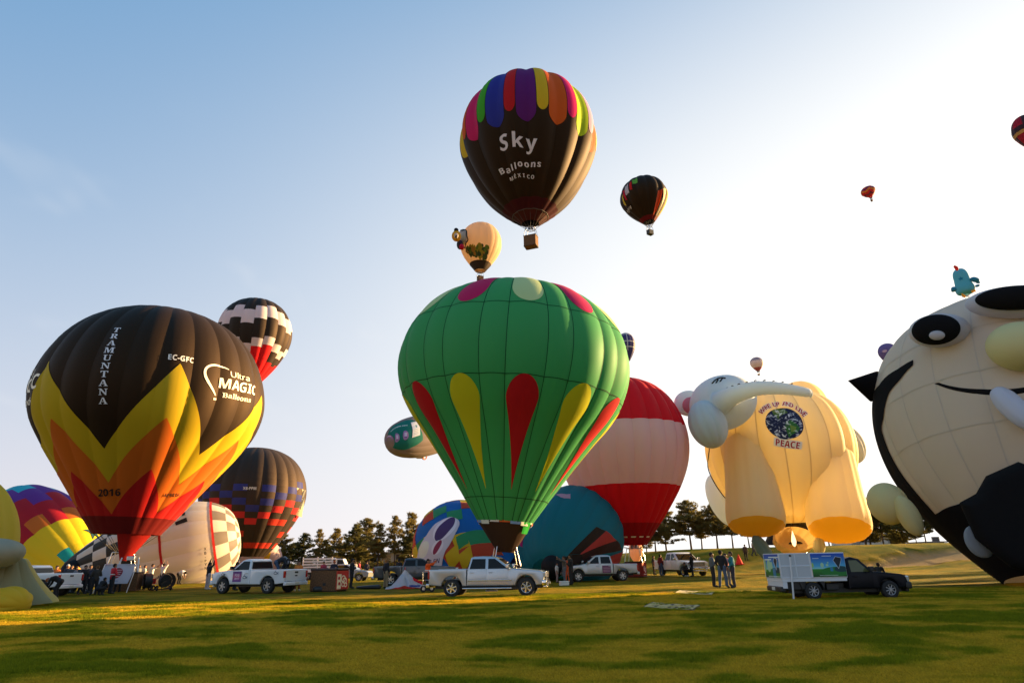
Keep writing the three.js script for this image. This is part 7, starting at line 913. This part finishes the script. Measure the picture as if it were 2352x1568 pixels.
{ // dark vehicle with a bright burner and a white banner in the crowd at left
  const t = thing('dark_trailer', 'low black trailer with equipment in the crowd at left', 'trailer', ground(195, 41.5), 0.05); part(t, 'bed', box(3.2, 0.4, 1.5, 0, 0.75, 0, 0.05), DARKP); part(t, 'side_rail', merged([box(3.2, 0.08, 0.06, 0, 1.25, 0.72), box(3.2, 0.08, 0.06, 0, 1.25, -0.72), ...[-1.5, -0.5, 0.5, 1.5].flatMap((x) => [box(0.06, 0.4, 0.06, x, 1.08, 0.72), box(0.06, 0.4, 0.06, x, 1.08, -0.72)])]), DARKP); for (const x of [-0.5, 0.5]) for (const z of [-0.8, 0.8]) wheel(t, x, z, 0.34, 0.22, 6, STEEL, z); part(t, 'load', merged([box(0.9, 0.55, 0.9, -0.8, 1.2, 0, 0.1), box(0.7, 0.4, 0.8, 0.4, 1.12, 0.1, 0.1)]), std(rgb(0.05, 0.05, 0.055), 0.8)); part(t, 'lamp', box(0.1, 0.1, 0.06, -0.7, 0.86, 0.79, 0.02), LAMPW);
  const b = thing('emblem_banner', 'white banner with red round emblem on a leaning frame in the crowd at left', 'banner', ground(252, 39.8), 0.12), P = [], T = []; for (let j = 0; j <= 10; j++) for (let i = 0; i <= 10; i++) { const s = i / 10, f = j / 10; P.push(lerp(-0.95, 0.95, s) + 0.25 * f, 0.55 + 1.15 * f, 0.05 * Math.sin(s * 9 + f * 4) - 0.2 * f); T.push(s, f); }
  part(b, 'cloth', sheet(P, T, 10, 10), new THREE.MeshPhysicalMaterial({ map: canvasTex(192, 128, (x, w, h) => { x.fillStyle = '#b9bac6'; x.fillRect(0, 0, w, h); x.fillStyle = '#7c1f2e'; x.beginPath(); x.arc(w * 0.5, h * 0.45, 36, 0, 7); x.fill(); x.fillStyle = '#c9a4aa'; for (let i = 0; i < 4; i++) x.fillRect(w * 0.36, h * (0.26 + i * 0.11), 54, 5); x.fillStyle = '#8f9fb8'; x.fillRect(w * 0.34, h * 0.82, 60, 10); }), roughness: 0.9, transmission: 0.25, thickness: 0, side: THREE.DoubleSide })); part(b, 'frame', merged([bar(V3(-1.0, 0, 0.05), V3(-0.7, 1.75, -0.22), 0.03), bar(V3(1.0, 0, 0.05), V3(1.25, 1.75, -0.22), 0.03), bar(V3(-0.7, 1.72, -0.22), V3(1.25, 1.72, -0.22), 0.03)]), STEEL);
  const k = thing('crowd_basket', 'brown wicker basket with white corner poles behind the red-vested person at left', 'basket', ground(288, 42), 0.2); part(k, 'wall', merged([box(1.5, 1.1, 0.06, 0, 0.6, 0.5), box(1.5, 1.1, 0.06, 0, 0.6, -0.5), box(0.06, 1.1, 0.93, -0.72, 0.6, 0), box(0.06, 1.1, 0.93, 0.72, 0.6, 0)]), WICKER); part(k, 'rim', merged([bar(V3(-0.75, 1.17, 0.5), V3(0.75, 1.17, 0.5), 0.06), bar(V3(-0.75, 1.17, -0.5), V3(0.75, 1.17, -0.5), 0.06)]), LEATHER); for (const x of [-0.7, 0.7]) part(k, 'pole', bar(V3(x, 1.1, 0.45), V3(x * 0.75, 2.15, 0.2), 0.05), std(rgb(0.62, 0.62, 0.64), 0.5)); part(k, 'burner', merged([box(0.5, 0.3, 0.4, 0, 2.1, 0, 0.05)]), STEEL);
  const f = thing('burner_flame', 'small orange burner flame in the crowd at left', 'flame', ground(170, 42).setY(1.15)); const fg = new THREE.LatheGeometry([[0, -0.3], [0.16, -0.2], [0.24, 0.0], [0.16, 0.25], [0.05, 0.42], [0, 0.5]].map(([a, c]) => new THREE.Vector2(a, c)), 12); bend(fg, (x, y, z) => [x * (1 + 0.25 * Math.sin(y * 14)) + 0.1 * Math.sin(y * 9), y, z]); const fm = part(f, 'flame', fg, new THREE.MeshStandardMaterial({ color: 0x000000, emissive: rgb(1.0, 0.30, 0.03), emissiveIntensity: 1.2 })); const L = new THREE.PointLight(rgb(1, 0.45, 0.12), 6, 0, 2); L.position.set(0, 0.1, 0.4); L.castShadow = true; L.name = 'flame_light'; f.add(L);
}
// painted cloth signs lying on the grass
function groundSign(name, label, px, draw, w, h) {
  const c = px.map(([u, v]) => groundHit(u, v)), o = c[0].clone().add(c[2]).multiplyScalar(0.5), t = thing(name, label, 'ground sign', o), n = 16, P = [], T = [], wob = (s, f) => 0.02 + 0.015 * Math.abs(Math.sin(s * 9 + f * 3)) + (s > 0.9 || s < 0.05 ? 0.02 : 0);
  for (let j = 0; j <= n; j++) for (let i = 0; i <= n; i++) { const s = i / n, f = j / n, q = c[0].clone().lerp(c[1], s).lerp(c[3].clone().lerp(c[2], s), f).sub(o); P.push(q.x, wob(s, f) + 0.02, q.z); T.push(s, 1 - f); }
  const g = sheet(P, T, n, n), b = g.clone(); b.translate(0, -0.03, 0); part(t, 'sheet', g, new THREE.MeshStandardMaterial({ map: canvasTex(w, h, draw), roughness: 0.8, side: THREE.DoubleSide })); part(t, 'backing', b, std(rgb(0.35, 0.27, 0.12), 0.9, 0, { side: THREE.DoubleSide }));
}
groundSign('ground_sign', 'tan sign with dark painted letters lying on the grass, the nearer of two', [[1501, 1386], [1609, 1394], [1594, 1405], [1478, 1397]], (x, w, h) => { x.fillStyle = '#bda66a'; x.fillRect(0, 0, w, h); x.strokeStyle = '#33240f'; x.lineWidth = 8; x.strokeRect(4, 4, w - 8, h - 8); txt(x, 'RLM', w * 0.56, h * 0.24, 'bold 150px sans-serif', '#2b1d0d', 1.25, 1); txt(x, '1 00', w * 0.5, h * 0.7, 'bold 190px sans-serif', '#2b1d0d', 1.2, 1); }, 512, 384);
groundSign('ground_sign', 'tan sign lying on the grass farther back, the farther of two', [[1563, 1358], [1642, 1362], [1635, 1369], [1552, 1363.5]], (x, w, h) => { x.fillStyle = '#c3b282'; x.fillRect(0, 0, w, h); x.fillStyle = '#4a3a1c'; for (let i = 0; i < 9; i++) x.fillRect(w * (0.2 + i * 0.075), h * (0.15 + (i % 3) * 0.12), w * 0.05, h * 0.28); x.fillStyle = '#6d5a30'; x.fillRect(w * 0.5, h * 0.6, w * 0.4, h * 0.18); }, 256, 192);
renderer.render(scene, camera);
